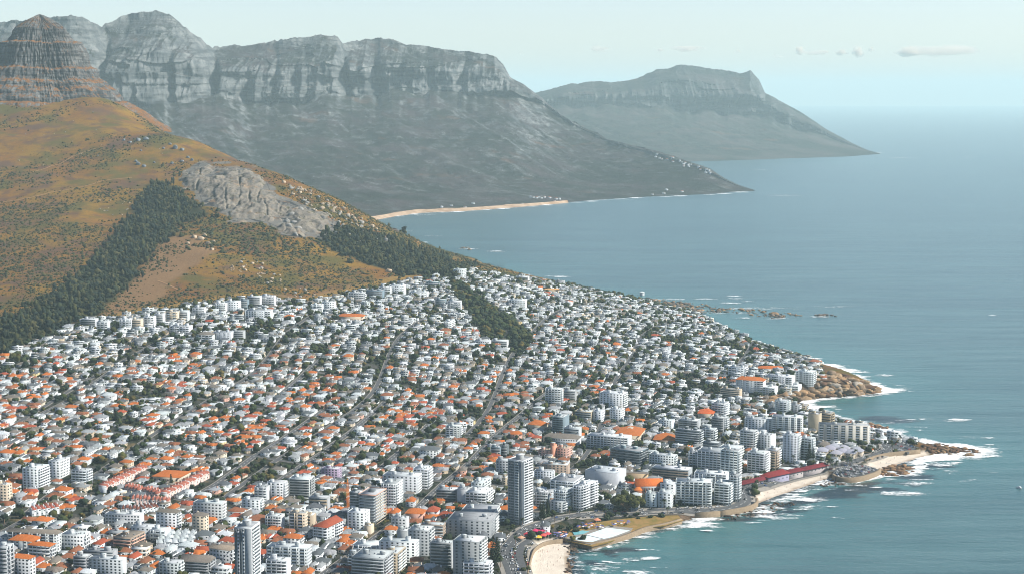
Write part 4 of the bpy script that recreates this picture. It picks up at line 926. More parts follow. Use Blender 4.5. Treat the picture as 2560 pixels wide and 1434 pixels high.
# ------------------------------------------------------------------ one-off buildings
def root_at(name, p, a, label, cat, group=None, kw=None):
    r = bpy.data.objects.new(name, None); COL.objects.link(r); r.location = p; r.rotation_euler = (0, 0, -a)
    tag(r, label, cat, group); reg(r, label, cat, group, p, label); return r
def place(k, x, y): return hit(*zc(k, x, y))
def uv(a): return np.array([math.cos(a), -math.sin(a)]), np.array([math.sin(a), math.cos(a)])
def tower(k, x, y, top, wf, df, a_deg, nfl, label, mode):
    p = place(k, x, y); a = R(a_deg); v, u = uv(a)
    D = math.hypot(p[0], p[1]); s = Z[k][2]
    h = (y - top) / s * math.hypot(D, HCAM - p[2]) / FPX / math.cos(math.atan2(HCAM - p[2], D)); fh = h / nfl
    c = p[:2] - v * wf / 2 + u * df / 2
    mark(c[0], c[1], wf, df, a, 4)
    r = root_at('tower_block', (c[0], c[1], float(ground(*c))), a, label, 'tower block')
    X0, X1, Y0, Y1 = -wf / 2, wf / 2, -df / 2, df / 2; wc = jit((.52, .54, .54), .02); lc = jit(WHITE, .02)
    part('wall', Geo().box(X0, X1, Y0, Y1, -8, h), 'wall', r, wc)
    part('roof', Geo().box(X0 + .4, X1 - .4, Y0 + .4, Y1 - .4, h - .3, h + .15), 'flat', r, jit(GREY))
    part('parapet', Geo().rim(X0, X1, Y0, Y1, h - .2, h + 1.0, .35), 'trim', r, lc)
    lo = part('lift_house', Geo().box(-3.5, 2.5, -3, 4, h, h + 4.5), 'wall', r, jit(GREY)); part('cap', Geo().box(-3.8, 2.8, -3.3, 4.3, h + 4.5, h + 4.9, True), 'flat', lo, lc)
    if mode == 'grey':
        # dark narrow-windowed bay, pale window strip, charcoal fin, balconied flank
        b1 = X0 + wf * .46; b2 = X0 + wf * .78
        part('window_bay', Geo().box(X0 + .15, b1, Y0 - .12, Y0 + .1, -2, h - 1.2), 'wall', r, jit((.22, .25, .265), .02))
        part('window_bay', Geo().box(b1 + .1, b2, Y0 - .5, Y0 + .1, -2, h - .6), 'wall', r, jit(PALE, .02))
        part('fin_wall', Geo().box(b2 + .1, X1, Y0 - .35, Y0 + .1, -3, h + .2), 'wall', r, jit((.20, .225, .235), .02))
        g = Geo()
        for q in (0.1, .36, .62): g.box(X0 + wf * .46 * q + .4, X0 + wf * .46 * (q + .2) + .4, Y0 - .22, Y0 - .05, .5, 2.1)
        g1 = g.mesh('window', M_GLASS); g2 = Geo().box(b1 + .6, b2 - .5, Y0 - .6, Y0 - .3, .7, 2.2).mesh('window', M_GLASS)
        sp = Geo().box(X0 + .2, b1 - .1, Y0 - .3, Y0, -.25, .2, True).mesh('floor_band', M_TRIM)
        g3 = Geo().box(X1 - .1, X1 + .12, Y0 + df * .08, Y0 + df * .92, .3, 2.4).mesh('window', M_GLASS)
        g4 = Geo().box(X1 + .02, X1 + 1.4, Y0 + df * .06, Y0 + df * .94, -.2, 1.0, True).mesh('balcony', M_TRIM)
        for i in range(nfl):
            z = i * fh
            part('window', g1, 'glass', r, (1, 1, 1, 1), (0, 0, z)); part('window', g2, 'glass', r, (1, 1, 1, 1), (0, 0, z))
            part('floor_band', sp, 'trim', r, jit(GREY, .02), (0, 0, z))
            part('window', g3, 'glass', r, (1, 1, 1, 1), (0, 0, z)); part('balcony', g4, 'trim', r, lc, (0, 0, z))
        for q in (.06, .5, .94): part('fin_wall', Geo().box(X1 + .03, X1 + 1.5, Y0 + df * q - .25, Y0 + df * q + .25, -3, h), 'wall', r, jit(WHITE, .02))
    else:
        for q0, q1, cc in ((0, .16, DARK), (.16, .30, PALE), (.30, .46, DARK), (.46, .60, PALE), (.60, .98, (.30, .33, .345))):
            part('wall_strip', Geo().box(X0 + wf * q0 + .05, X0 + wf * q1 - .05, Y0 - .3 - .2 * (cc is PALE), Y0 + .1, -3, h - .4), 'wall', r, jit(cc, .02))
        ga = Geo().box(X0 + wf * .18, X0 + wf * .28, Y0 - .62, Y0 - .4, .7, 2.3).mesh('window', M_GLASS); gb = Geo().box(X0 + wf * .48, X0 + wf * .58, Y0 - .62, Y0 - .4, .7, 2.3).mesh('window', M_GLASS)
        gd = Geo().box(X1 - .1, X1 + .12, Y0 + df * .1, Y0 + df * .9, .6, 2.2).mesh('window', M_GLASS)
        ge = Geo().box(X1 + .0, X1 + .5, Y0 + df * .05, Y0 + df * .95, -.3, .6, True).mesh('balcony', M_TRIM)
        for i in range(nfl):
            z = i * fh
            for m_ in (ga, gb, gd): part('window', m_, 'glass', r, (1, 1, 1, 1), (0, 0, z))
            part('balcony', ge, 'trim', r, lc, (0, 0, z))
    return p
P_TOWER = tower('6', 1672, 1030, 520, 18, 20, 32, 24, 'tallest grey tower block with a charcoal stripe and balconied flank', 'grey')
P_TOWER2 = tower('3', 1428, 1545, 1200, 16, 22, 12, 18, 'slender pale tower block with dark vertical window stripes', 'stripe')

for b in BLOCKS: block(**b)

# halls with big orange roofs
def hall(k, xl, xr, yb, h, d, al, label, rcol=ORANGE, col=CREAM, rh=None, name='hall', cat='hall', wing=False, open_=False):
    x0, yb_ = zc(k, xl, yb); x1, _ = zc(k, xr, yb); p = hit(x1, yb_); a = R(al); v, u = uv(a)
    D = math.hypot(p[0], p[1]); w = (x1 - x0) * D / FPX / math.cos(a - math.atan2(p[0], p[1])); c = p[:2] - v * w / 2 + u * d / 2
    mark(c[0], c[1], w, d, a, 3)
    r = root_at(name, (c[0], c[1], float(ground(*c))), a, label, cat)
    part('wall', Geo().box(-w / 2, w / 2, -d / 2, d / 2, -5, h), 'wall', r, jit(col))
    g = Geo().hip(-w / 2, w / 2, -d / 2, d / 2, h, rh or min(w, d) * .2, 1.2)
    ro = part('roof', g, 'roof', r, jit(rcol, .03))
    if wing:
        part('skylight', Geo().hip(-w * .12, w * .12, -d * .12, d * .12, h + (rh or min(w, d) * .2) * .75, 2.0, .3), 'roof', ro, jit(CREAM))
    n = max(3, int(w / 4.5)); gm = Geo().box(-.9, .9, -.1, .12, .9, 2.6).mesh('window', M_GLASS)
    for i in range(n): part('window', gm, 'glass', r, (1, 1, 1, 1), (-w / 2 + (i + .5) * w / n, -d / 2, 0))
    m = max(2, int(d / 5)); gm2 = Geo().box(-.12, .1, -.9, .9, .9, 2.6).mesh('window', M_GLASS)
    for i in range(m): part('window', gm2, 'glass', r, (1, 1, 1, 1), (w / 2 + .1, -d / 2 + (i + .5) * d / m, 0))
    part('door', Geo().box(-1.1, 1.1, -d / 2 - .15, -d / 2, 0, 2.5), 'wall', r, jit(BROWN))
    return r
hall('7', 635, 800, 548, 7, 46, 14, 'wide hall under a bright orange hipped roof with skylight', wing=True, rh=6)
hall('7', 895, 1035, 572, 6, 30, 12, 'smaller orange roofed hall with dark walls beside the larger hall', col=BROWN, rh=6)
hall('3', 868, 1012, 928, 5, 30, 14, 'orange hipped hall inside the pink townhouse court', rh=3.5)
hall('7', 1195, 1295, 402, 8, 26, 14, 'long vivid red roofed hall below white flats', rcol=(.62, .13, .03), rh=4)
hall('7', 50, 150, 478, 7, 16, 28, 'orange ridged hall among trees beyond the school roof', rh=5)
hall('7', 675, 855, 815, 9, 6, 16, 'sand coloured car deck with blank panelled walls', rcol=TAUPE, col=(.62, .47, .29), rh=.5, name='car_deck', cat='car park')
hall('5', 128, 305, 585, 7, 16, 6, 'long villa with orange roof on the upper slope', col=CREAM, rh=3.5, name='hillside_villa', cat='villa')
hall('5', 1590, 1700, 385, 6, 16, -6, 'ochre roofed villa on the ridge above the sea', rcol=(.66, .36, .14), col=BEIGE, rh=1.5, name='ridge_villa', cat='villa')
hall('8', 240, 385, 195, 5, 14, 6, 'low house under twin orange roofs on the headland slope', rcol=(.62, .16, .03), rh=3, name='headland_villa', cat='villa')
hall('6', 705, 845, 1003, 8, 16, 10, 'orange roofed corner house with salmon walls', col=PINK, rh=4, name='corner_house', cat='house')
hall('6', 880, 965, 975, 7, 14, 10, 'brick red roofed house with pale walls beside a salmon house', rcol=RED, col=PALE, rh=4, name='corner_house', cat='house')
hall('3', 1385, 1490, 1180, 6, 22, 14, 'sprawling rust tiled house near the slender striped tower', rcol=BRICK, rh=5, name='tiled_house', cat='house')
# church
def church():
    c = place('7', 905, 897); a = R(-2); v, u = uv(a); mark(c[0], c[1] + 8, 34, 26, a, 3)
    r = root_at('church', (c[0] - 6, c[1] + 9, float(ground(c[0], c[1]))), a, 'church with a steep orange roof behind the seafront hotel', 'church')
    part('wall', Geo().box(-15, 15, -6, 6, -4, 8), 'wall', r, jit(PALE)); part('roof', Geo().gable(-15, 15, -6, 6, 8, 7.5, .8), 'roof', r, jit((.68, .17, .03), .02))
    po = part('porch', Geo().box(-17, -9, -11, -5.9, -4, 4.5), 'wall', r, jit(BRICK)); part('porch_roof', Geo().hip(-17, -9, -11, -5.9, 4.5, 3.5, .5), 'roof', po, jit((.68, .19, .035), .02))
    gm = Geo().box(-.6, .6, -.1, .12, 1.5, 6).mesh('window', M_GLASS)
    for i in range(7): part('window', gm, 'glass', r, (1, 1, 1, 1), (-6 + i * 3.2, -6, 0))
    g = Geo()
    for i in range(8): g.box(-7.8 + i * 3.2, -7.1 + i * 3.2, -7, -6, -3, 6.5)
    part('buttress', g, 'wall', r, jit(BRICK)); part('gable_cross', Geo().box(14.7, 15, -.15, .15, 15, 18).box(14.7, 15, -.9, .9, 16.6, 16.95), 'trim', r, jit(WHITE))
church()
# the long red-roofed pavilion above the beach
def pavilion_row():
    segs = [((250, 1100), (560, 1030), 4.2, 8), ((560, 1030), (830, 965), 6.5, 13), ((820, 975), (1010, 915), 5.0, 9), ((1010, 915), (1360, 828), 4.4, 8)]
    A = place('9', 250, 1105); Bp = place('9', 1350, 855)
    r = None
    d0 = Bp[:2] - A[:2]; L = np.hypot(*d0); d0 = d0 / L; a0 = math.atan2(d0[1], d0[0]); mid = (A[:2] + Bp[:2]) / 2
    r = bpy.data.objects.new('beach_pavilion', None); COL.objects.link(r); r.location = (mid[0], mid[1], 5.0); r.rotation_euler = (0, 0, a0)
    lab = 'long low beach pavilion with maroon roofs above the sand'
    tag(r, lab, 'pavilion'); reg(r, lab, 'pavilion', None, (mid[0], mid[1], 5), lab)
    cuts = [(-.5, -.22, 4.0, 7.5), (-.22, .02, 6.2, 12), (.02, .2, 5.0, 8.5), (.2, .5, 4.2, 7.5)]
    gm = Geo().box(-.8, .8, -.1, .12, 1.0, 2.6).mesh('window', M_GLASS)
    for k, (q0, q1, h, d) in enumerate(cuts):
        x0, x1 = q0 * L + .3, q1 * L - .3
        w = part('wall', Geo().box(x0, x1, -d / 2, d / 2, -4, h), 'wall', r, jit((.34, .31, .30) if k != 1 else (.26, .25, .34)))
        part('roof', Geo().hip(x0, x1, -d / 2, d / 2, h, 3.2 if k != 1 else 4.2, 1.6), 'roof', w, jit((.19, .020, .028) if k != 1 else (.26, .03, .03), .03))
        n = int((x1 - x0) / 6)
        for i in range(n): part('window', gm, 'glass', w, (1, 1, 1, 1), (x0 + (i + .5) * (x1 - x0) / n, -d / 2, 0))
    for t in np.linspace(-.5, .5, 40):
        q = mid + d0 * L * t; mark(q[0], q[1], 9, 16, 0, 1)
pavilion_row()
# grey-roofed seaside villas
for i, (x, y) in enumerate([(630, 705), (672, 693), (712, 722), (752, 712), (800, 718), (842, 705), (700, 680), (760, 690), (640, 668)]):
    p = place('8', x, y); a = R(18 + 5 * (i % 3)); mark(p[0], p[1], 13, 12, a, 1)
    rc, nm = ((.40, .40, .46), 'lilac grey') if i < 8 else (TAUPE, 'taupe')
    r = root_at('seaside_villa', p, a, None, 'villa', 'grey roofed villas by the point'); THINGS[-1][1] = f'cream villa with {nm} hipped roof'; THINGS[-1][5] = None
    w, d, h = 12.5 + (i % 2), 11, 6
    part('wall', Geo().box(-w / 2, w / 2, -d / 2, d / 2, -4, h), 'wall', r, jit(CREAM)); part('roof', Geo().hip(-w / 2, w / 2, -d / 2, d / 2, h, 4.2, .8), 'roof', r, jit(rc))
    gm = Geo().box(-.8, .8, -d / 2 - .12, -d / 2 + .1, 1, 2.4).mesh('window', M_GLASS); g2 = Geo().box(w / 2 - .1, w / 2 + .12, -.8, .8, 1, 2.4).mesh('window', M_GLASS)
    for fx in (-3.5, 0, 3.5):
        for fz in (0, 2.9): part('window', gm, 'glass', r, (1, 1, 1, 1), (fx, 0, fz))
    for fy in (-2.5, 2.5):
        for fz in (0, 2.9): part('window', g2, 'glass', r, (1, 1, 1, 1), (0, fy, fz))
# pink townhouse court: rows of small gabled houses
def rowhouses(k, A, Bq, n, wall, roofc, al_off, label, group, name='townhouse', wid=None, dep=9, h=6):
    a_, b_ = place(k, *A), place(k, *Bq); dv = b_[:2] - a_[:2]; L = np.hypot(*dv); dv /= L
    w = wid or L / n * .96; meshes = None
    al = math.atan2(-dv[1], dv[0])
    for i in range(n):
        c = a_[:2] + dv * L * (i + .5) / n; z = float(ground(*c)); mark(c[0], c[1], w, dep, al, 1.5)
        r = bpy.data.objects.new(name, None); COL.objects.link(r); r.location = (c[0], c[1], z + (.9 if i % 2 else 0)); r.rotation_euler = (0, 0, -al)
        if meshes is None:
            hw = w / 2
            meshes = [('wall', Geo().box(-hw, hw, -dep / 2, dep / 2, -6, h).mesh('wall', M_WALL)), ('roof', Geo().gable(-hw, hw, -dep / 2, dep / 2, h, 2.9, .25).mesh('roof', M_ROOF)),
                      ('party_wall', Geo().box(-hw - .15, -hw + .25, -dep / 2 - .2, dep / 2 + .2, -5, h + 1.4).mesh('party_wall', M_WALL)), ('chimney', Geo().box(hw - 1.4, hw - .6, -.5, .5, h + 1.5, h + 3.9).mesh('chimney', M_WALL)),
                      ('window', Geo().box(-1.9, -.5, -dep / 2 - .12, -dep / 2 + .1, 1, 2.3).mesh('window', M_GLASS)), ('window', Geo().box(.4, 1.8, -dep / 2 - .12, -dep / 2 + .1, 3.7, 5).mesh('window', M_GLASS)), ('window', Geo().box(hw - .1, hw + .12, -.7, .7, 3.5, 4.8).mesh('window', M_GLASS))]
        wc, rc = jit(wall), jit(roofc, .12); ro = None
        for nm, me in meshes:
            o = link(nm, me, ro if nm == 'chimney' else r); o.color = rc if nm == 'roof' else ((1, 1, 1, 1) if nm == 'window' else (jit(WHITE) if nm == 'party_wall' else wc))
            if nm == 'roof': ro = o
        reg(r, label, 'townhouse', group, (c[0], c[1], z), None)
PINKW = (.56, .42, .37)
for A_, B_, n_ in [((580, 975), (700, 915), 8), ((700, 912), (815, 858), 7), ((715, 968), (800, 985), 5), ((820, 985), (905, 1008), 5), ((925, 1012), (1030, 965), 6), ((1030, 960), (1165, 890), 7), ((745, 1035), (850, 1040), 5), ((860, 1040), (960, 1050), 5)]:
    rowhouses('3', A_, B_, n_, PINKW, (.40, .13, .085), 0, 'small pink townhouse with salmon tiles', 'pink townhouses round the court')
for A_, B_, n_ in [((690, 1092), (790, 1098), 5), ((795, 1092), (890, 1085), 5)]:
    rowhouses('3', A_, B_, n_, WHITE, (.20, .075, .05), 0, 'white terrace house with dark brown roof', 'brown roofed terrace row', name='terrace_house')
for A_, B_, n_ in [((175, 1100), (330, 1085), 6)]:
    rowhouses('3', A_, B_, n_, WHITE, (.40, .11, .07), 0, 'low row house with rust roof', 'rust roofed row houses', name='row_house')
for j, (y_, xo) in enumerate([(1232, 905), (1255, 895), (1280, 885)]):
    rowhouses('3', (xo, y_), (xo + 210, y_ - 4), 5, PALE, LROOF, 0, 'long pale flat shed unit', 'pale roofed rows near the striped tower', name='row_unit', dep=10, h=4.5)
# tower crane
def crane(k, x, y, top, arm, rz, label):
    p = place(k, x, y); s = Z[k][2]; D = math.hypot(p[0], p[1]); h = (y - top) / s * D / FPX * 1.03
    r = root_at('tower_crane', p, 0, label, 'crane'); r.rotation_euler = (0, 0, rz); oc = jit((.70, .22, .04), .02)
    g = Geo()
    for sx in (-.9, .9):
        for sy2 in (-.9, .9): g.box(sx - .18, sx + .18, sy2 - .18, sy2 + .18, -3, h)
    for i in range(int(h / 2.2)): g.box(-1, 1, -1, -.8, i * 2.2, i * 2.2 + .25, True); g.box(.8, 1, -1, 1, i * 2.2, i * 2.2 + .25, True)
    part('mast', g, 'trim', r, oc); g = Geo()
    for i in range(int(arm / 2.5)): g.box(i * 2.5, i * 2.5 + .3, -.6, .6, h, h + 1.4, True)
    g.box(0, arm, -.7, -.45, h, h + .3, True).box(0, arm, .45, .7, h, h + .3, True).box(0, arm, -.15, .15, h + 1.4, h + 1.7, True)
    part('jib', g, 'trim', r, oc); part('counter_jib', Geo().box(-12, 0, -.7, .7, h, h + .5, True), 'trim', r, oc); part('counterweight', Geo().box(-12, -8.5, -1, 1, h - 2, h, True), 'wall', r, jit(GREY))
    part('cab', Geo().box(.9, 2.6, -1, 1, h - 2.2, h - .1, True), 'wall', r, jit(WHITE)); part('peak_frame', Geo().cyl(0, 0, h, h + 6, .8, 4, .15), 'trim', r, oc)
P_CRANE = place('6', 232, 935)
crane('6', 232, 940, 690, 34, R(160), 'orange tower crane standing beside the unfinished concrete frame')
crane('5', 770, 560, 430, 20, R(200), 'small orange crane among the upper hillside houses') if False else None
# ------------------------------------------------------------------ roads
ALPHA = R(12.0); VA, UA = uv(ALPHA); TO = np.array([-20.0, 1600.0])
def warp(a, b):
    x = TO[0] + a * VA[0] + b * UA[0] + 26 * vnoise(a / 420, b / 420, 61) * 1.0; y = TO[1] + a * VA[1] + b * UA[1] + 20 * vnoise(a / 380 + 9, b / 380, 67)
    return np.array([x, y])
def strip(pts, w, lift_, step=5.0):
    pts = np.array(pts, float)[:, :2]; seg = np.hypot(*np.diff(pts, axis=0).T); s = np.concatenate([[0], np.cumsum(seg)]); n = max(2, int(s[-1] / step) + 1)
    q = np.linspace(0, s[-1], n); c = np.stack([np.interp(q, s, pts[:, 0]), np.interp(q, s, pts[:, 1])], 1)
    for _ in range(3): c[1:-1] = (c[:-2] + 2 * c[1:-1] + c[2:]) / 4
    t = np.gradient(c, axis=0); t /= np.hypot(*t.T)[:, None] + 1e-9; nn = np.stack([-t[:, 1], t[:, 0]], 1)
    V = []
    for o in (-w / 2, -w / 6, w / 6, w / 2):
        e = c + nn * o; V.append(np.stack([e[:, 0], e[:, 1], ground(e[:, 0], e[:, 1]) + lift_], 1))
    V = np.array(V); i = np.arange(4 * n).reshape(4, n)
    Q = np.stack([i[1:, :-1], i[1:, 1:], i[:-1, 1:], i[:-1, :-1]], -1).reshape(-1, 4)
    return V.reshape(-1, 3), Q, c, t, nn
def road_mat(name, col, sc=.4):
    t = NT(name); g = t.coord('Object'); f = t.rng(t.noise(sc, 5, .7, g), .3, .7, .75, 1.15)
    t.pbr(t.mix(1.0, col, f, 'MULTIPLY'), .9, .2); return t.m
M_ROAD = road_mat('asphalt', (.085, .088, .09)); M_PAVE = road_mat('paving', (.25, .23, .20)); M_CONC = road_mat('sea_wall_stone', (.25, .19, .125), .5); M_LINE = road_mat('road_paint', (.75, .75, .72))
road_lines = []
gp, gr_, gl_ = Geo(), Geo(), Geo()
def add_road(pts, w, lines=True, pave=2.2, mk=True):
    V, Q, c, t, nn = strip(pts, w + 2 * pave, .35); gp.add(V, Q)
    V, Q, c, t, nn = strip(pts, w, .55); gr_.add(V, Q)
    if lines:
        for i in range(0, len(c) - 1, 2):
            a, b = c[i], c[i + 1]; n2 = nn[i] * .12; P4 = np.array([a - n2, b - n2, b + n2, a + n2]); gl_.add(np.concatenate([P4, ground(P4[:, 0], P4[:, 1])[:, None] + .75], 1), [(0, 1, 2, 3)])
    if mk:
        for i in range(len(c)): mark(c[i][0], c[i][1], w + 2 * pave, 6.5, math.atan2(t[i][0], t[i][1]), .2, 3)
    road_lines.append((c, t, nn, w))
cr = [place('A', x, y) for x, y in [(420, 1480), (370, 1330), (310, 1210), (330, 1110), (430, 990), (530, 890), (640, 840), (800, 790), (1000, 730), (1300, 690), (1560, 690), (1900, 680), (2300, 650)]] + \
     [place('7', x, y) for x, y in [(1180, 1022), (1330, 1012), (1440, 995), (1510, 962), (1528, 930), (1500, 895), (1500, 872), (1530, 850)]] + \
     [place('9', x, y) for x, y in [(480, 1110), (700, 1050), (950, 990), (1200, 935), (1330, 890), (1500, 830), (1700, 790), (1900, 740), (2050, 690), (2150, 620), (2120, 560)]]
add_road(cr, 11, True, 4.5)
add_road([place('A', x, y) for x, y in [(560, 1440), (510, 1300), (480, 1180), (530, 1080), (640, 1010)]], 9, False, 5)
for xs in [[(1036, 1276), (1103, 1213), (1175, 1155), (1230, 1095), (1339, 1004), (1400, 960)], [(909, 1364), (975, 1316), (1036, 1276)], [(760, 1470), (850, 1404), (909, 1364)],
           [(433, 1273), (539, 1211), (637, 1140), (703, 1100), (809, 1025)], [(945, 1176), (1006, 1125), (1072, 1061)], [(703, 985), (796, 899)], [(812, 1125), (876, 1080), (963, 1004)], [(60, 1290), (120, 1240), (230, 1170)], [(221, 968), (292, 919)], [(97, 1038), (195, 990)], [(809, 1130), (700, 1200), (560, 1290)]]:
    add_road([hit(*p) for p in xs], 6.5, True, 1.2)
for k in range(-6, 4):
    a = k * 164.0 + 20; bs = np.arange(-320, 1500, 12.0); run = []
    def flush():
        if len(run) > 7: add_road(run, 5, False, 1.0)
    for b in bs:
        p = warp(a + 8 * math.sin(b / 170 + k), b); ok = not taken(p[0], p[1], 9, 9, ALPHA) and abs(p[0] / p[1]) < .38
        if ok: run.append(p)
        else:
            flush(); run = []
    flush(); run = []
for k in range(-2, 9):
    b = k * 190.0; run = []
    for a in np.arange(-1000, 620, 12.0):
        p = warp(a, b + 10 * math.sin(a / 150 + k)); j, i = ocell(p[0], p[1])
        ok = 0 <= j < ONY and 0 <= i < ONX and occ[j, i] in (0, 3) and abs(p[0] / p[1]) < .38
        if ok: run.append(p)
        else:
            if len(run) > 6: add_road(run, 4.5, False, .8)
            run = []
    if len(run) > 6: add_road(run, 4.5, False, .8)
for pts in ([(-5, 508), (60, 498), (130, 481), (200, 470), (260, 452), (330, 445)], [(20, 690), (90, 690), (160, 692), (215, 690)], [(60, 440), (120, 420), (180, 392), (240, 372)], [(395, 702), (420, 712), (445, 724)]):
    V, Q, *_ = strip([hit(*q) for q in pts], 3.2, .6); tag(link('footpath', mesh_np('footpath', V, Q, mats=[road_mat('trodden_earth', (.30, .17, .075))])), 'narrow tan footpath worn across the grassy hill', kind='structure')
tag(link('pavement', gp.mesh('pavement', M_PAVE)), 'pale pavements along the town streets', kind='structure')
tag(link('streets', gr_.mesh('streets', M_ROAD)), 'grey asphalt streets of the town', kind='structure')
tag(link('road_markings', gl_.mesh('road_markings', M_LINE)), 'white dashed centre lines on the streets', kind='structure')

# ------------------------------------------------------------------ lawn, pools, sea walls, car parks
def slab(name, pts, z, mat, label, kind='structure', th=3.0, cat=None):
    P2 = np.array([p[:2] for p in pts]); n = len(P2)
    bm = __import__('bmesh').new(); vs = [bm.verts.new((x, y, z)) for x, y in P2]; f = bm.faces.new(vs)
    if f.normal.z < 0: f.normal_flip()
    f.normal_update()
    if f.normal.z < 0: f.normal_flip()
    r = __import__('bmesh').ops.extrude_face_region(bm, geom=[f]); 
    for v in [e for e in r['geom'] if isinstance(e, __import__('bmesh').types.BMVert)]: v.co.z = z - th
    __import__('bmesh').ops.recalc_face_normals(bm, faces=bm.faces[:])
    me = bpy.data.meshes.new(name); bm.to_mesh(me); bm.free(); me.materials.append(mat)
    o = link(name, me); tag(o, label, cat, kind=kind); return o
def zp(k, pts, z=4.0): return [pz(*zc(k, x, y), z) for x, y in pts]
t = NT('dry_lawn'); g = t.coord('Object'); t.pbr(t.mix(t.rng(t.noise(.12, 5, .7, g), .35, .65), (.16, .13, .035), (.30, .18, .07)), .95, .1); M_LAWN = t.m
t = NT('pool_water'); g = t.coord('Object'); t.pbr(t.mix(t.rng(t.noise(.15, 3, .6, g), .35, .65), (.66, .80, .80), (.78, .86, .85)), .2, .5); M_POOL = t.m
t = NT('child_pool_water'); g = t.coord('Object'); t.pbr((.16, .42, .45), .2, .5); M_POOL2 = t.m
slab('pavilion_lawn', zp('A', [(1060, 985), (1150, 870), (1400, 790), (1700, 745), (2150, 700), (2500, 690), (2560, 750), (2320, 820), (2090, 850), (1880, 930), (1620, 1030), (1410, 1080), (1100, 1010)], 4.2), 4.2, M_LAWN, 'dry ochre lawn and terrace round the seaside pools', th=.8)
slab('terrace_base', zp('A', [(1060, 990), (1150, 872), (1400, 792), (1700, 747), (2150, 702), (2500, 692), (2555, 752), (2320, 824), (2090, 854), (1880, 934), (1620, 1034), (1410, 1084), (1100, 1013)], 3.4), 3.4, M_CONC, 'stone base under the bathing terrace', th=6)
slab('pool_terrace', zp('A', [(1075, 975), (1330, 890), (1620, 820), (1930, 850), (1880, 925), (1400, 1058), (1110, 1005)], 4.6), 4.6, M_PAVE, 'sandy paved terrace round the bathing pools', th=1)
for nm, pts, m, lab in [('swimming_pool', [(1345, 935), (1600, 845), (1890, 880), (1660, 965), (1560, 985)], M_POOL, 'large pale blue swimming pool on the sea wall terrace'),
                        ('diving_pool', [(1120, 995), (1330, 940), (1530, 985), (1370, 1040)], M_POOL, 'smaller pale pool at the beach end of the terrace'),
                        ('paddling_pool', [(1170, 905), (1290, 880), (1380, 890), (1300, 925), (1190, 935)], M_POOL2, 'turquoise paddling pool under the parasols')]:
    o = slab(nm, zp('A', pts, 4.9), 4.9, m, lab, kind=None, th=.2, cat='pool'); reg(o, lab, 'pool', None, o.data.vertices[0].co, lab)
def wall_line(name, pts, h0, h1, th, label, mat=None):
    c = np.array([p[:2] for p in pts]); V, Q = [], []
    t = np.gradient(c, axis=0); t /= np.hypot(*t.T)[:, None]; nn = np.stack([-t[:, 1], t[:, 0]], 1)
    for o, z in ((-th / 2, h0), (-th / 2, h1), (th / 2, h1), (th / 2, h0)): V.append(np.concatenate([c + nn * o, np.full((len(c), 1), z)], 1))
    V = np.array(V); n = len(c); i = np.arange(4 * n).reshape(4, n)
    for k in range(3): Q.append(np.stack([i[k, :-1], i[k, 1:], i[k + 1, 1:], i[k + 1, :-1]], 1))
    Q.append(np.array([[i[0, 0], i[1, 0], i[2, 0], i[3, 0]], [i[3, -1], i[2, -1], i[1, -1], i[0, -1]]]))
    o = link(name, mesh_np(name, V.reshape(-1, 3), np.concatenate(Q), mats=[mat or M_CONC])); tag(o, label, 'sea wall'); reg(o, label, 'sea wall', None, np.append(c[len(c) // 2], h1), label)
def dens(pts, z, k, step=8):
    P2 = np.array([p[:2] for p in zp(k, pts, z)]); s = np.concatenate([[0], np.cumsum(np.hypot(*np.diff(P2, axis=0).T))]); q = np.linspace(0, s[-1], max(3, int(s[-1] / step)))
    c = np.stack([np.interp(q, s, P2[:, 0]), np.interp(q, s, P2[:, 1])], 1)
    for _ in range(2): c[1:-1] = (c[:-2] + 2 * c[1:-1] + c[2:]) / 4
    return c
wall_line('sea_wall', dens([(1060, 1005), (1390, 1075), (1640, 1025), (1900, 945), (2090, 860), (2310, 825), (2540, 760)], 3, 'A'), -3, 5.4, 3.0, 'tan stone sea wall edging the bathing pools')
wall_line('sea_wall', dens([(0, 1440), (250, 1400), (400, 1370), (480, 1320), (490, 1290), (470, 1270)], 4, '9'), -3, 6.2, 2.5, 'curved tan sea wall below the bend of the coast road')
wall_line('sea_wall', dens([(-320, 1462), (-150, 1452), (0, 1440)], 4, '9'), -3, 6.2, 2.5, 'straight sea wall in front of the seafront hotel')
wall_line('sea_wall', dens([(1445, 960), (1480, 1005), (1700, 1020), (1900, 970), (2050, 915), (2050, 890)], 4, '9'), -3, 6.3, 3.0, 'concrete sea wall round the crowded car park')
wall_line('promenade_wall', dens([(1850, 780), (2000, 720), (2150, 690), (2560, 650)], 4, '9'), 0, 6.5, 2.0, 'sandy promenade wall above the small far beach')
wall_line('promenade_wall', dens([(600, 1440), (640, 1250), (680, 1120), (820, 1030), (960, 1005), (1040, 1010)], 4, 'A'), -1, 5.6, 1.5, 'curved grey promenade wall round the nearest beach')
CARPARK = zp('9', [(1440, 940), (1490, 870), (1700, 830), (1900, 840), (2030, 890), (1900, 950), (1700, 1000), (1480, 985)], 5.0)
slab('car_park', CARPARK, 5.6, M_ROAD, 'asphalt car park on a sea wall platform', th=8)
CARPARK2 = zp('8', [(1050, 650), (1110, 620), (1220, 660), (1150, 690), (1090, 680)], 4.5)
slab('car_park', CARPARK2, 5.2, M_ROAD, 'small asphalt car park on the point', th=3)
for P in (CARPARK, CARPARK2):
    m = inpoly(OXX, OYY, [p[:2] for p in P]); occ[m] = 5
cells_lawn = olawn

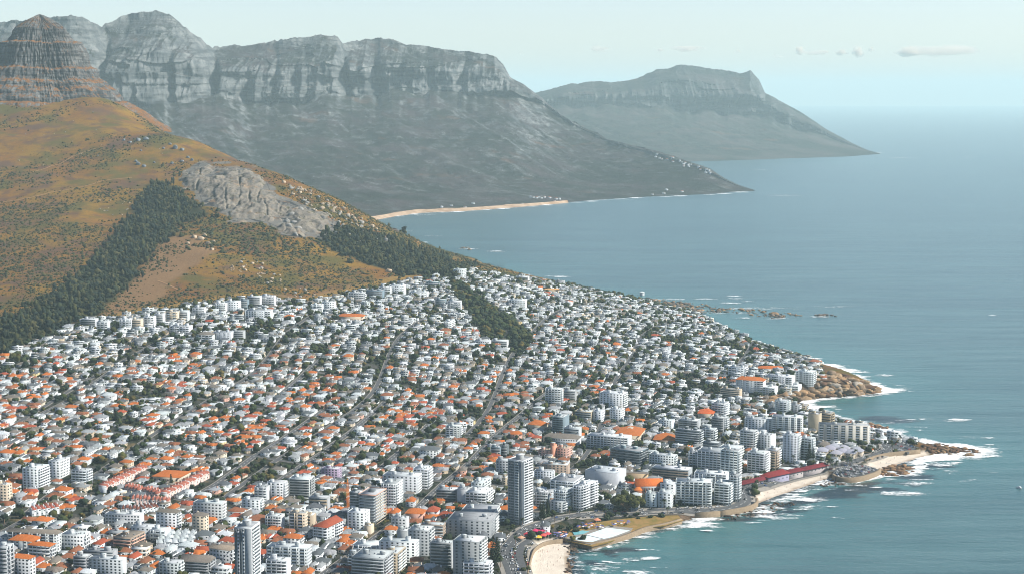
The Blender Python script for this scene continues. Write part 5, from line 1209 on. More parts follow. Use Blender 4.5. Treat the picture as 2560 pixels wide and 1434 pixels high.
# ------------------------------------------------------------------ houses
def wins(g_list, w, d, floors, y0=None, x1=None, n_f=3, n_s=2):
    for fl in floors:
        for i in range(n_f):
            x = -w / 2 + w * (i + .5) / n_f; g_list.append(('window', Geo().box(x - .75, x + .75, -d / 2 - .12, -d / 2 + .1, fl + 1, fl + 2.35), 'glass'))
        for i in range(n_s):
            y = -d / 2 + d * (i + .5) / n_s; g_list.append(('window', Geo().box(w / 2 - .1, w / 2 + .12, y - .7, y + .7, fl + 1, fl + 2.35), 'glass'))
def H_hip(w, d, fl, rh, swap=False):
    h = 2.9 * fl + .6; L = [('wall', Geo().box(-w / 2, w / 2, -d / 2, d / 2, -7, h), 'wall'), ('roof', Geo().hip(-w / 2, w / 2, -d / 2, d / 2, h, rh, .7), 'roof'), ('chimney', Geo().box(w * .22 - .5, w * .22 + .5, -.6, .5, h + .5, h + rh + .9), 'wall')]
    wins(L, w, d, [2.9 * i for i in range(fl)], n_f=2 + (fl == 1), n_s=2)
    L.append(('porch', Geo().box(-w * .22, w * .12, -d / 2 - 1.8, -d / 2, 2.5, 2.8, True).box(-w * .2, -w * .2 + .25, -d / 2 - 1.7, -d / 2 - 1.45, -5, 2.5).box(w * .1 - .25, w * .1, -d / 2 - 1.7, -d / 2 - 1.45, -5, 2.5), 'trim')); return L
def H_gable(w, d, fl, rh):
    h = 2.9 * fl + .4; L = [('wall', Geo().box(-w / 2, w / 2, -d / 2, d / 2, -7, h), 'wall'), ('roof', Geo().gable(-w / 2, w / 2, -d / 2, d / 2, h, rh, .5), 'roof'), ('chimney', Geo().box(-w * .25 - .5, -w * .25 + .5, -.5, .5, h + .5, h + rh + 1), 'wall')]
    wins(L, w, d, [2.9 * i for i in range(fl)], n_f=2, n_s=2); return L
def H_L():
    w, d, h = 14, 8, 3.6; L = [('wall', Geo().box(-7, 7, -1, 7, -7, h), 'wall'), ('wall', Geo().box(-7, -.5, -7, -1, -7, h), 'wall'), ('roof', Geo().hip(-7, 7, -1, 7, h, 3.0, .6), 'roof'), ('roof', Geo().hip(-7, -.5, -7, 1.5, h - .03, 2.6, .6), 'roof'), ('chimney', Geo().box(3, 4, 2, 3, h + 1, h + 4), 'wall')]
    for x in (-5.2, -2.4): L.append(('window', Geo().box(x - .8, x + .8, -7.12, -6.9, 1, 2.4), 'glass'))
    for x in (1.8, 5): L.append(('window', Geo().box(x - .8, x + .8, -1.12, -.9, 1, 2.4), 'glass'))
    L.append(('window', Geo().box(6.9, 7.12, 2, 3.6, 1, 2.4), 'glass')); return L
def H_cross():
    h = 3.8; L = [('wall', Geo().box(-7, 7, -4, 4, -7, h), 'wall'), ('roof', Geo().gable(-7, 7, -4, 4, h, 3.2, .4), 'roof'), ('gable_wing', Geo().box(-1, 5, -6.5, -4, -7, h), 'wall'), ('roof', Geo().gable(-1, 5, -6.6, 0, h - .02, 3.0, .35), 'roof'), ('chimney', Geo().box(-4.6, -3.8, -.4, .4, h + 1, h + 4.4), 'wall')]
    for x in (-5.4, -3): L.append(('window', Geo().box(x - .7, x + .7, -4.12, -3.9, 1, 2.4), 'glass'))
    L.append(('window', Geo().box(1, 3, -6.62, -6.4, .9, 2.5), 'glass')); L.append(('window', Geo().box(6.9, 7.12, -1, .6, 1, 2.4), 'glass')); return L
def H_flat(w, d, fl, step):
    L = []; y0 = -d / 2; hh = 3.1
    for i in range(fl):
        yy = y0 + step * i; zz = i * hh; ww = w / 2 - (.0 if i == 0 else .8 * (i % 2))
        L.append(('storey', Geo().box(-ww, ww, yy, d / 2, -8 if i == 0 else zz + .02, zz + hh - .02), 'wall'))
        npn = max(2, int(w / 4.5))
        for q in range(npn): L.append(('window', Geo().box(-ww + 2 * ww * (q + .17) / npn, -ww + 2 * ww * (q + .83) / npn, yy - .1, yy + .1, zz + .5, zz + 2.4), 'glass'))
        L.append(('window', Geo().box(ww - .1, ww + .1, yy + 1, yy + (d - step * i) * .5, zz + .9, zz + 2.3), 'glass'))
        L.append(('roof_slab' if i == fl - 1 else 'deck', Geo().box(-ww - .12, ww + .12, yy - .6, d / 2 + .1, zz + hh, zz + hh + .25, True), 'flat'))
        if i < fl - 1: L.append(('balustrade', Geo().box(-ww, ww, yy - .58, yy - .45, zz + hh + .27, zz + hh + 1.2), 'trim'))
    L.append(('lift_house', Geo().box(-2, 1, d / 2 - 4, d / 2 - 1, fl * hh + .3, fl * hh + 1.6), 'wall')); return L
def H_twin():
    h = 3.4; L = [('wall', Geo().box(-7, 7, -5.5, 5.5, -7, h), 'wall'), ('roof', Geo().gable(-6.9, -.1, -5.5, 5.5, h, 2.6, .1), 'roof'), ('roof', Geo().gable(.1, 6.9, -5.5, 5.5, h, 2.6, .1), 'roof'), ('party_wall', Geo().box(-.25, .25, -5.9, 5.9, h, h + 1.9), 'trim')]
    for x in (-4.6, -2, 2, 4.6): L.append(('window', Geo().box(x - .7, x + .7, -5.62, -5.4, 1, 2.4), 'glass'))
    L.append(('window', Geo().box(6.9, 7.12, -2, -.5, 1, 2.4), 'glass')); return L
def H_box(w, d, fl):
    h = fl * 3.0; L = [('wall', Geo().box(-w / 2, w / 2, -d / 2, d / 2, -7, h), 'wall'), ('roof', Geo().box(-w / 2 + .3, w / 2 - .3, -d / 2 + .3, d / 2 - .3, h - .3, h + .1), 'flat'), ('parapet', Geo().rim(-w / 2 - .02, w / 2 + .02, -d / 2 - .02, d / 2 + .02, h - .1, h + .4, .25), 'trim'), ('annex', Geo().box(w / 2, w / 2 + 4, -d / 2 + 2, d / 2, -7, 3), 'wall')]
    wins(L, w, d, [3.0 * i for i in range(fl)], n_f=3, n_s=1)
    L.append(('balcony', Geo().box(-w / 2 + 1, w / 2 - 1, -d / 2 - 1.3, -d / 2 - .02, 2.8, 3.9, True), 'trim')); return L
HT = [('hipped', 1, H_hip(13, 11, 1, 3.3), 13, 11), ('hipped', 2, H_hip(12, 11, 2, 3.2), 12, 11), ('hipped', 1, H_hip(10.5, 14, 1, 3.0), 10.5, 14), ('gabled', 1, H_gable(14, 9, 1, 3.2), 14, 9), ('gabled', 2, H_gable(9, 13, 2, 3.0), 9, 13),
      ('angled', 1, H_L(), 14, 14), ('cross gabled', 1, H_cross(), 14, 11), ('twin gabled', 1, H_twin(), 14, 11), ('hipped', 2, H_hip(16, 12, 2, 3.6), 16, 12),
      ('flat', 2, H_flat(14, 12, 2, 2.4), 14, 12), ('flat', 3, H_flat(15, 13, 3, 2.2), 15, 13), ('flat', 2, H_flat(18, 12, 2, 1.6), 18, 12), ('flat', 3, H_flat(12, 11, 3, 1.4), 12, 11), ('flat', 2, H_box(12, 11, 2), 12, 11), ('flat', 1, H_box(13, 12, 1), 13, 12)]
HM = {}
def make_house(k, x, y, z, a, cols):
    nm = ('flat_roofed_house' if HT[k][0] == 'flat' else 'house'); r = bpy.data.objects.new(nm, None); COL.objects.link(r); r.location = (x, y, z); r.rotation_euler = (0, 0, -a)
    if k not in HM: HM[k] = [(n, g.mesh(n, SLOTM[s]), s) for n, g, s in HT[k][2]]
    ro = None
    for n, me, s in HM[k]:
        o = link(n, me, ro if (n == 'chimney' and ro) else r); o.color = cols[s]
        if n == 'roof' and ro is None: ro = o
    return r
HARR = [[(g.arr(), s) for n, g, s in h[2]] for h in HT]
soup = Soup([M_SWALL, M_SROOF, M_GLASS]); SMI = {'wall': 0, 'trim': 0, 'flat': 0, 'roof': 1, 'glass': 2}
def soup_house(k, x, y, z, a, cols, sc=1.0):
    ca, sa = math.cos(a), math.sin(a); wx = rnd.uniform(.75, 1.25) if k >= 9 else rnd.uniform(.9, 1.12); hz = rnd.uniform(.72, 1.0)
    for (V, Q, T), s in HARR[k]:
        W = np.stack([x + (V[:, 0] * wx * ca + V[:, 1] * sa) * sc, y + (-V[:, 0] * wx * sa + V[:, 1] * ca) * sc, z + V[:, 2] * sc * hz], 1)
        soup.add(W, Q, T, cols[s][:3], SMI[s])
lots = []
for ka in range(-52, 44):
    for kb in range(-30, 145):
        a0 = ka * 20.5 + 10; b0 = kb * 12.8 + rnd.uniform(-3, 3)
        if ka % 1 == 0: lots.append((a0 + rnd.uniform(-3, 3), b0))
extra = [(rnd.uniform(-1050, 640), rnd.uniform(-320, 1650)) for _ in range(36000)]
placed = []; GARDEN = []
for n_, (a0, b0) in enumerate(lots + extra):
    p = warp(a0, b0); x, y = p
    if abs(x / max(y, 1)) > .36 or not (1330 < y < 3520): continue
    j, i = ocell(x, y)
    if not (0 <= j < ONY and 0 <= i < ONX) or occ[j, i]: continue
    z = float(ground(x, y)); px, py, dep = proj(np.array([x, y, z + 3]))
    if py < 640 or py > 1475 or px < -40: continue
    if float(fbm(x / 48, y / 60, 3, 201)) > .36 + .1 * rnd.random(): continue
    up = np.clip((1010 - py) / 200, 0, 1); up = max(up, np.clip((px - 1350) / 350, 0, 1) * .75)
    modern = rnd.random() < .12 + .62 * up
    if rnd.random() < (.02 if n_ < len(lots) else .06) + .05 * up: continue
    k = rnd.choice([9, 9, 11, 12, 13, 13, 13, 14, 14, 10, 7] if up > .3 else [9, 11, 13, 14, 13]) if modern else rnd.choice([0, 0, 1, 2, 2, 3, 4, 5, 5, 6, 6, 7, 8])
    kind, fl, parts_, w, d = HT[k]; a = ALPHA + R(rnd.uniform(-5, 5)) + R(16 * float(vnoise(x / 300, y / 300, 5))) - R(14) * up + R(24) * float(sstep(1250, 1750, px))
    if taken(x, y, w * .73, d * .71, a, 0):
        k = rnd.choice([2, 4, 13] if not modern else [12, 13]); kind, fl, parts_, w, d = HT[k]
        if taken(x, y, w * .8, d * .8, a, 0): continue
    mark(x, y, w * .72, d * .70, a, 0, 1)
    hot = float(fbm(x / 90, y / 90, 2, 41)) * .28 + (.42 if px < 1150 and py > 930 else .30) - .22 * up
    rr = rnd.random()
    if kind == 'flat': rc = None
    elif rr < hot: rc = rnd.choice([ORANGE, ORANGE, RED, BRICK, BRICK])
    else: rc = rnd.choice([SLATE, TAUPE, TAUPE, LROOF, GREY, GREY, SLATE])
    wc = rnd.choice([WHITE, WHITE, WHITE, PALE, PALE, CREAM, GREY, WHITE, BEIGE] + ([PINK] if rnd.random() < .3 else []) + ([YELLOW] if rnd.random() < .2 else []))
    if modern: wc = rnd.choice([WHITE, WHITE, PALE, PALE, GREY, GREY, DARK, WHITE, CREAM])
    fc = rnd.choice([LROOF, WHITE, WHITE, GREY, PALE, GREY, SLATE, TAUPE])
    placed.append((k, x, y, z, a, wc, rc, fc, dep))
    for _g in range(rnd.choice([0, 1, 1, 1, 2])):
        ox = rnd.choice([-1, 1]) * (w / 2 + rnd.uniform(.3, 2)) if rnd.random() < .45 else rnd.uniform(-w / 2, w / 2); oy = (-d / 2 - rnd.uniform(.8, 2.8)) if abs(ox) < w / 2 else rnd.uniform(-d / 2, d / 2)
        GARDEN.append((x + ox * math.cos(a) + oy * math.sin(a), y - ox * math.sin(a) + oy * math.cos(a)))
placed.sort(key=lambda q: q[8])
def _inframe(q):
    px, py, _ = proj(np.array([q[1], q[2], q[3] + 4])); return 8 < px < 2552 and py < 1425
near = [q for q in placed if _inframe(q)][:300]; nid = set(id(q) for q in near)
for q in placed:
    k, x, y, z, a, wc, rc, fc, dep = q
    cols = {'wall': jit(wc), 'roof': jit(rc or LROOF, .12), 'flat': jit(fc, .08), 'glass': (1, 1, 1, 1), 'trim': jit(WHITE)}
    if id(q) in nid:
        r = make_house(k, x, y, z, a, cols); kind, fl = HT[k][:2]
        rn = f'flat {CNAME[fc]} roof' if kind == 'flat' else f'{kind} {CNAME[rc]} roof'
        reg(r, f'{CNAME[wc]} {("single","two","three")[fl-1]} storey house, {rn}', 'house', 'houses of the lower town', (x, y, z), None)
    else: soup_house(k, x, y, z, a, cols, rnd.uniform(.74, .98))
print('HOUSES', len(placed), len(near))
tag(link('distant_houses', soup.mesh('distant_houses')), 'dense white and orange roofed houses climbing the slope', kind='stuff')
# ------------------------------------------------------------------ vegetation
import bmesh
def ico(sub):
    bm = bmesh.new(); bmesh.ops.create_icosphere(bm, subdivisions=sub, radius=1.0); bm.verts.ensure_lookup_table()
    V = np.array([v.co[:] for v in bm.verts]); T = np.array([[v.index for v in f.verts] for f in bm.faces]); bm.free(); return V, T
ICO1, ICO2 = ico(1), ico(2)
nr = np.random.RandomState(5)
def leaf_mat(name, src='obj'):
    t = NT(name); g = t.coord('Object')
    base = t.n('ShaderNodeObjectInfo').outputs['Color'] if src == 'obj' else t.attr('Col', 'Color')
    f = t.rng(t.noise(.9, 4, .7, g), .3, .7, .55, 1.35)
    c = t.mix(1.0, base, f, 'MULTIPLY'); t.pbr(c, .9, .15, t.bump(t.noise(1.6, 3, .7, g), .8, .6)); return t.m
M_LEAF = leaf_mat('leaves'); M_SLEAF = leaf_mat('leaves_far', 'col'); M_BARK = road_mat('bark', (.16, .11, .075))
def clump(c, r, flat=.75, src=ICO1, amp=.35):
    V, T = src; s = 1 + amp * (nr.rand(len(V), 1) - .5) * 1.6
    return V * s * np.array([r, r, r * flat]) + np.array(c), T
def leaves(cs, n, size):
    """little leaf sprays through the crown's outer volume"""
    V, Q = [], []
    for i in range(n):
        c, r = cs[nr.randint(len(cs))]; dv = nr.randn(3); dv /= np.linalg.norm(dv); dv[2] = abs(dv[2]) * .9 - .15
        p = np.array(c) + dv * r * nr.uniform(.85, 1.18); a = nr.randn(3); a /= np.linalg.norm(a); b = np.cross(a, dv + .3 * nr.randn(3)); b /= np.linalg.norm(b) + 1e-9
        s = size * nr.uniform(.6, 1.3); V += [p - a * s - b * s * .6, p + a * s - b * s * .6, p + a * s + b * s * .6, p - a * s + b * s * .6]; k = 4 * i; Q.append((k, k + 1, k + 2, k + 3))
    return np.array(V), np.array(Q)
def tree_geo(h, spread, nl, nleaf, lo=.35, src=ICO2, size=.5):
    cr, tr = Geo(), Geo(); tr.cyl(0, 0, -3, h * .62, h * .035 + .12, 7, h * .02)
    cs = []
    for i in range(nl):
        a = nr.uniform(0, 6.28); q = math.sqrt(nr.rand()) * .62; rr = spread * nr.uniform(.36, .55) * (1 - .3 * q)
        c = (math.cos(a) * spread * q, math.sin(a) * spread * q, h * nr.uniform(lo + .15, .84) - q * h * .12); cs.append((c, rr))
        V, T = clump(c, rr, .8, src); cr.add(V, (), T)
        tr.add(*limb((0, 0, h * lo * nr.uniform(.7, 1.0)), c, .10 * h ** .5 * .5))
    V, Q = leaves(cs, nleaf, size); cr.add(V, Q); return cr, tr
def limb(a, b, r):
    a, b = np.array(a), np.array(b); d = b - a; x = np.cross(d, (0.3, 1, .2)); x /= np.linalg.norm(x); y = np.cross(d, x); y /= np.linalg.norm(y)
    V = [a + (x * c + y * s) * r for c, s in ((1, 0), (-.5, .87), (-.5, -.87))] + [b + (x * c + y * s) * r * .4 for c, s in ((1, 0), (-.5, .87), (-.5, -.87))]
    return V, [(0, 1, 4, 3), (1, 2, 5, 4), (2, 0, 3, 5)]
GREENS = [(.028, .042, .016), (.040, .050, .016), (.022, .033, .016), (.056, .058, .016), (.085, .066, .016), (.018, .029, .019)]
GN = ['dark green', 'olive green', 'deep green', 'yellowish green', 'golden green', 'blackish green']
def sgrow(s, x, y, z, h, spread, col, n=3, amp=.4, src=ICO1):
    for i in range(n):
        a = nr.uniform(0, 6.28); q = 0 if i == 0 else .5 * spread; r = spread * (.78 if i == 0 else nr.uniform(.45, .62))
        V, T = clump((x + math.cos(a) * q, y + math.sin(a) * q, z + h * (.55 if i == 0 else nr.uniform(.45, .8))), r, h * .55 / max(spread, .1) if i == 0 else .85, src, amp)
        k = nr.uniform(.7, 1.35); s.add(V, np.zeros((0, 4), int), T, np.array(col) * k)
# a big fig on the corner of the promenade
def tag_tree(o, label, p, cat='tree', group=None, kw=None): tag(o, label, cat, group); reg(o, label, cat, group, p, kw)
p = place('A', 1860, 640)
r = bpy.data.objects.new('fig_tree', None); COL.objects.link(r); r.location = p
cr, tr = Geo(), Geo(); cs = []
for i in range(46):
    a = nr.uniform(0, 6.28); q = math.sqrt(nr.rand()) * .9; c = (math.cos(a) * 19 * q, math.sin(a) * 13 * q, 6 + 9.5 * math.sqrt(max(0, 1 - q * q)) * nr.uniform(.6, 1)); rr = nr.uniform(2.6, 4.6)
    V, T = clump(c, rr, .75, ICO2); cr.add(V, (), T); cs.append((c, rr)); tr.add(*limb((0, 0, 2.5), c, .5))
V, Q = leaves(cs, 2600, .55); cr.add(V, Q); tr.cyl(0, 0, -2, 4, 1.6, 10, 1.2)
part('crown', cr, M_LEAF, r, (.065, .070, .020, 1)); part('trunk', tr, M_BARK, r, (1, 1, 1, 1))
tag_tree(r, 'huge spreading dark green fig tree beside the coast road', p, kw='huge spreading dark green fig tree beside the coast road'); P_FIG = p
mark(p[0], p[1], 38, 24, 0, 0)
for i in range(22):
    x, y = (nr.uniform(1600, 2350), nr.uniform(690, 760)) if i < 14 else (nr.uniform(960, 1350), nr.uniform(860, 910) - 40 * (i % 2))
    q = place('A', x, y - (x - 1600) * .02); h_ = nr.uniform(2.5, 5); g_ = Geo(); cs_ = []
    for k in range(5):
        a = k * 1.3 + i; c_ = (math.cos(a) * h_ * .4, math.sin(a) * h_ * .4, h_ * (.45 + .1 * (k % 3))); V, T = clump(c_, h_ * .38, .85, ICO2); g_.add(V, (), T); cs_.append((c_, h_ * .38))
    V, Q = leaves(cs_, 60, .4); g_.add(V, Q); r = bpy.data.objects.new('promenade_shrub', None); COL.objects.link(r); r.location = q
    part('crown', g_, M_LEAF, r, (.030, .042, .018, 1)); part('trunk', Geo().cyl(0, 0, -2, h_ * .5, .2, 6), M_BARK, r, (1, 1, 1, 1)); reg(r, 'rounded dark shrub by the bathing terrace', 'shrub', 'shrubs by the bathing terrace', q, None)
# town trees: the nearest as things, the rest as one mass
TT = [tree_geo(7.5, 3.4, 6, 150), tree_geo(9.5, 4.2, 8, 200), tree_geo(6, 3.0, 5, 120), tree_geo(11, 4.6, 9, 240, .3), tree_geo(5, 2.4, 4, 90), tree_geo(8, 5.0, 8, 200, .4)]
TH = [7.5, 9.5, 6, 11, 5, 8]
def cone_tree():
    cr, tr = Geo(), Geo(); tr.cyl(0, 0, -2, 19, .4, 7, .08)
    for i in range(11):
        z = 3 + i * 1.55; rr = 3.6 * (1 - i / 12.5)
        for k in range(6):
            a = k * 1.047 + i * .5; V, T = clump((math.cos(a) * rr * .62, math.sin(a) * rr * .62, z), rr * .42, .42, ICO1, .5); cr.add(V, (), T)
    V, Q = leaves([((0, 0, 3 + i * 1.5), 3.4 * (1 - i / 12.5)) for i in range(11)], 260, .4); cr.add(V, Q); return cr, tr
def palm_geo(h=8.0):
    cr, tr = Geo(), Geo(); tr.cyl(0, 0, -2, h, .32, 7, .2)
    for k in range(22):
        a = k * 2.399; el = nr.uniform(.1, 1.0); L = nr.uniform(2.4, 3.2); ca, sa = math.cos(a), math.sin(a); pts = []
        for s in np.linspace(0, 1, 6):
            rr = L * s * math.cos(el * (1 - s * .2)); zz = h + L * s * math.sin(el) - 2.4 * s * s * (1.15 - el * .6); pts.append((ca * rr, sa * rr, zz))
        V, Q = [], []
        for i, q in enumerate(pts):
            wd = .42 * math.sin(math.pi * min(1, .15 + i / 6)) + .05; V += [(q[0] - sa * wd, q[1] + ca * wd, q[2] - .15), (q[0], q[1], q[2] + .08), (q[0] + sa * wd, q[1] - ca * wd, q[2] - .15)]
        for i in range(5): b = 3 * i; Q += [(b, b + 1, b + 4, b + 3), (b + 1, b + 2, b + 5, b + 4)]
        cr.add(V, Q)
    return cr, tr
CT, PT = cone_tree(), palm_geo()
TM = [(c.mesh('crown', M_LEAF), t_.mesh('trunk', M_BARK)) for c, t_ in TT]; CM = (CT[0].mesh('crown', M_LEAF), CT[1].mesh('trunk', M_BARK)); PM = (PT[0].mesh('crown', M_LEAF), PT[1].mesh('trunk', M_BARK))
def plant(name, ms, p, sc, rz, col, base, group, cat='tree', kw=None):
    r = bpy.data.objects.new(name, None); COL.objects.link(r); r.location = p; r.rotation_euler = (0, 0, rz); r.scale = (sc, sc, sc * nr.uniform(.9, 1.1))
    c = link('crown', ms[0], r); c.color = (*col, 1); link('trunk', ms[1], r); reg(r, base, cat, group, p, kw); return r
for i, (k, x, y, sc) in enumerate([('A', 165, 1330, 1.5), ('A', 215, 1320, 1.45), ('A', 800, 760, 1.1), ('A', 760, 720, .9), ('A', 850, 690, 1.0), ('9', 1140, 800, 1.25), ('9', 1195, 790, .9), ('3', 968, 945, .8), ('6', 1830, 980, .9), ('5', 1690, 330, .7)]):
    p = place(k, x, y); plant('norfolk_pine', CM, p, sc, i, (.026, .038, .022), 'tall dark tiered pine tree', 'tall pines by the shore'); mark(p[0], p[1], 5, 5, 0, 0, 4)
road0 = road_lines[0]; c0, t0, n0, w0 = road0
palms = []
s0 = 0
for i in range(6, len(c0) - 4, 7):
    for sd in (-1, 1):
        if nr.rand() < .75: palms.append(c0[i] + n0[i] * sd * (7.2 + nr.rand() * 2))
palms += [np.array(place('9', x, y)[:2]) for x, y in [(1380, 860), (1420, 870), (1500, 860), (1560, 850), (1620, 845), (1660, 830), (900, 790), (940, 800), (430, 1170), (450, 1180), (790, 870), (650, 880), (1340, 840), (1480, 900)]]
for q in palms[:130]:
    z = float(ground(*q)); 
    if z < 3: continue
    plant('palm_tree', PM, (q[0], q[1], z), nr.uniform(.75, 1.25), nr.rand() * 6, (.040, .055, .022), 'thin trunked palm tree', 'palms along the seafront')
cand = []
free = (occ == 0) | (occ == 2)
for _ in range(60000):
    x = nr.uniform(-1050, 720); y = nr.uniform(1330, 3520)
    if abs(x / y) > .36: continue
    j, i = ocell(x, y)
    if 0 <= j < ONY and 0 <= i < ONX and free[j, i]:
        up = np.clip((y - 1900) / 900, 0, 1)
        if occ[j, i] == 0 and nr.rand() > .86 + .3 * float(fbm(x / 70, y / 70, 2, 81)) + .18 * up - (.28 if y < 1800 and x > -250 else 0): continue
        dens_ = 3 if nr.rand() < .75 else 4
        rad = nr.uniform(1.7, 3.4) + (nr.rand() < .22) * 1.8 + (occ[j, i] == 2) * 1.6
        k = int(rad / OS) + 1; occ_sub = occ[max(0, j - k // 2):j + k // 2 + 1, max(0, i - k // 2):i + k // 2 + 1]
        if (occ_sub == 1).any() and nr.rand() < .6: continue
        free[max(0, j - 1):j + 2, max(0, i - 1):i + 2] = nr.rand() < .2
        z = float(ground(x, y)); px, py, dep = proj(np.array([x, y, z + 2])); cand.append((dep, x, y, z, rad, 5 < px < 2555 and py < 1428, occ[j, i] == 2))
for (x, y) in GARDEN:
    j, i = ocell(x, y)
    if not (0 <= j < ONY and 0 <= i < ONX) or occ[j, i] in (3, 5): continue
    rad = nr.uniform(.9, 1.9); z = float(ground(x, y)); px, py, dep = proj(np.array([x, y, z + 2])); cand.append((dep, x, y, z, rad, 5 < px < 2555 and py < 1428, False))
cand.sort()
tsoup = Soup([M_SLEAF]); nn_ = 0
for dep, x, y, z, rad, vis, wood in cand:
    ci = nr.choice(6, p=[.26, .24, .18, .14, .08, .10])
    if vis and nn_ < 300 and nr.rand() < .9:
        k = nr.randint(6); plant('broadleaf_tree', TM[k], (x, y, z), rad * 2.1 / TH[k], nr.rand() * 6, GREENS[ci], f'{GN[ci]} {"bushy round" if rad < 2.4 else "broad spreading"} garden tree', 'garden trees of the lower town'); nn_ += 1
    else: sgrow(tsoup, x, y, z - .5, rad * nr.uniform(1.5, 2.3), rad * 1.15, GREENS[ci], 3 if rad > 2 else 2)
print('TREES', len(cand), nn_)
tag(link('distant_trees', tsoup.mesh('distant_trees')), 'dark green garden trees scattered between the hillside houses', kind='stuff')
# woods on the hill
wsoup = Soup([M_SLEAF])
for w in WOOD_PX[:2]:
    xs = [q[0] for q in w]; ys = [q[1] for q in w]; n = 0
    wm = (inpoly(_wx, _wy, w) | (inpoly(_px + 60 * fbm(GXX / 60, GYY / 60, 3, 601), _py + 34 * fbm(GXX / 60, GYY / 60, 3, 603), w) & (vnoise(GXX / 13, GYY / 13, 605) > .25))) & (GYY < 3900) & ~z_town; jj, ii_ = np.nonzero(wm)
    for _ in range(int(len(jj) * 36 / 42)):
        q = nr.randint(len(jj)); x = GXX[jj[q], ii_[q]] + nr.uniform(-3, 3); y = GYY[jj[q], ii_[q]] + nr.uniform(-3, 3)
        gap_ = float(fbm(x / 30, y / 30, 3, 401))
        if gap_ > .30: continue
        z = float(ground(x, y)); h = nr.uniform(5, 12) + (nr.rand() < .16) * nr.uniform(4, 9); sgrow(wsoup, x, y, z - 1, h, nr.uniform(2.4, 4.6) + (nr.rand() < .2) * 2.2, [(.020, .028, .015), (.026, .034, .015), (.044, .046, .015), (.014, .022, .016), (.055, .052, .02)][nr.randint(5)], 3, .6)
tag(link('pine_wood', wsoup.mesh('pine_wood')), 'dark pine wood running down the gully of the hill', kind='stuff')
# scrub over the hillside
ssoup = Soup([M_SLEAF]); cnt = 0
hillm = (_vis & (d_coast > 30) & ~z_town & ~z_wood & (_py > 255) & (_rk < .3)); jj, ii_ = np.nonzero(hillm)
scr = fbm(GXX / 110, GYY / 110, 4, 121)
for _ in range(75000):
    q = nr.randint(len(jj)); j, i = jj[q], ii_[q]; py = _py[j, i]; px = _px[j, i]
    if px < -60 or px > 1320: continue
    dn = .02 + .92 * sstep(340, 580, py) + 2.0 * scr[j, i] - .12 - (.75 if z_bare[j, i] else 0)
    if px > 480: dn += .22 * sstep(480, 620, px)
    if nr.rand() > dn: continue
    x = GXX[j, i] + nr.uniform(-3, 3); y = GYY[j, i] + nr.uniform(-3, 3); z = float(ground(x, y)); r_ = nr.uniform(.7, 1.8) + (nr.rand() < .15) * 1.6 + (nr.rand() < .25) * 1.6 * (470 < px < 900 and 540 < py < 640)
    V, T = clump((x, y, z + r_ * .3), r_, .75, ICO1, .5)
    ssoup.add(V, np.zeros((0, 4), int), T, np.array([(.045, .050, .018), (.060, .058, .018), (.035, .042, .020), (.075, .062, .022)][nr.randint(4)]) * nr.uniform(.8, 1.25)); cnt += 1
print('SCRUB', cnt)
tag(link('scrub', ssoup.mesh('scrub')), 'low dark shrubs dotting the dry hillside', kind='stuff')
# ------------------------------------------------------------------ rocks
def rock_mat(name, src='obj'):
    t = NT(name); g = t.coord('Object')
    base = t.n('ShaderNodeObjectInfo').outputs['Color'] if src == 'obj' else t.attr('Col', 'Color')
    f = t.rng(t.noise(.35, 6, .7, g), .3, .7, .5, 1.25); f2 = t.rng(t.noise(1.4, 4, .7, g), .35, .65, .75, 1.1)
    t.pbr(t.mix(1.0, base, t.math('MULTIPLY', f, f2), 'MULTIPLY'), .9, .15, t.bump(t.noise(.8, 6, .7, g), .9, .8)); return t.m
M_ROCK = rock_mat('granite'); M_SROCK = rock_mat('shore_granite', 'col')
RT = []
for k in range(5):
    V, T = ICO2; V = V * (1 + .28 * (nr.rand(len(V), 1) - .5)); V = V * np.array([1, nr.uniform(.65, .95), nr.uniform(.55, .85)])
    for _ in range(5):
        n_ = nr.randn(3); n_ /= np.linalg.norm(n_); q = V @ n_; m_ = q > .62; V[m_] -= np.outer(q[m_] - .62, n_)
    RT.append((V, T))
RM = [mesh_np('boulder', V, None, T, mats=[M_ROCK]) for V, T in RT]
def boulder(px, py, size, col, label, group):
    p = hit(px, py); o = link('boulder', RM[nr.randint(5)], None, (p[0], p[1], p[2] + size * .18), nr.rand() * 6); o.scale = (size, size, size * nr.uniform(.8, 1.15)); o.color = (*col, 1)
    tag(o, label, 'boulder', group)
GR, PK, DG = (.34, .33, .30), (.46, .36, .25), (.24, .24, .23)
for (x, y, s) in [(438,372,14),(455,376,11),(425,362,9),(345,352,12),(365,350,13),(325,358,9),(310,352,8),(345,412,13),(360,418,11),(340,405,9),(430,410,9),(455,405,10),(385,408,6),(408,372,7),(352,378,6),(480,402,10),(470,395,8),(245,390,5),(232,282,4)]:
    boulder(x, y, s * .62, (.20, .22, .235), 'large dark grey boulder on the upper orange slope above the rock face', 'boulders above the rock face')
for (x, y, s) in [(502,600,12),(520,612,10),(512,590,8),(485,595,9),(530,625,6),(470,610,7),(535,605,6)]: boulder(x, y, s * .75, PK, 'pale slab boulder on the knoll beside the pine wood', 'slabs on the knoll')
for (x, y, s) in [(735,560,14),(722,572,15),(745,575,13),(730,540,12),(752,528,10),(765,540,8),(718,555,10),(740,590,9)]: boulder(x, y, s * .8, GR, 'tall rounded grey buttress boulder at the end of the rock face', 'buttress boulders')
boulder(972, 680, 8, PK, 'single tan boulder standing at the edge of the upper wood', None)
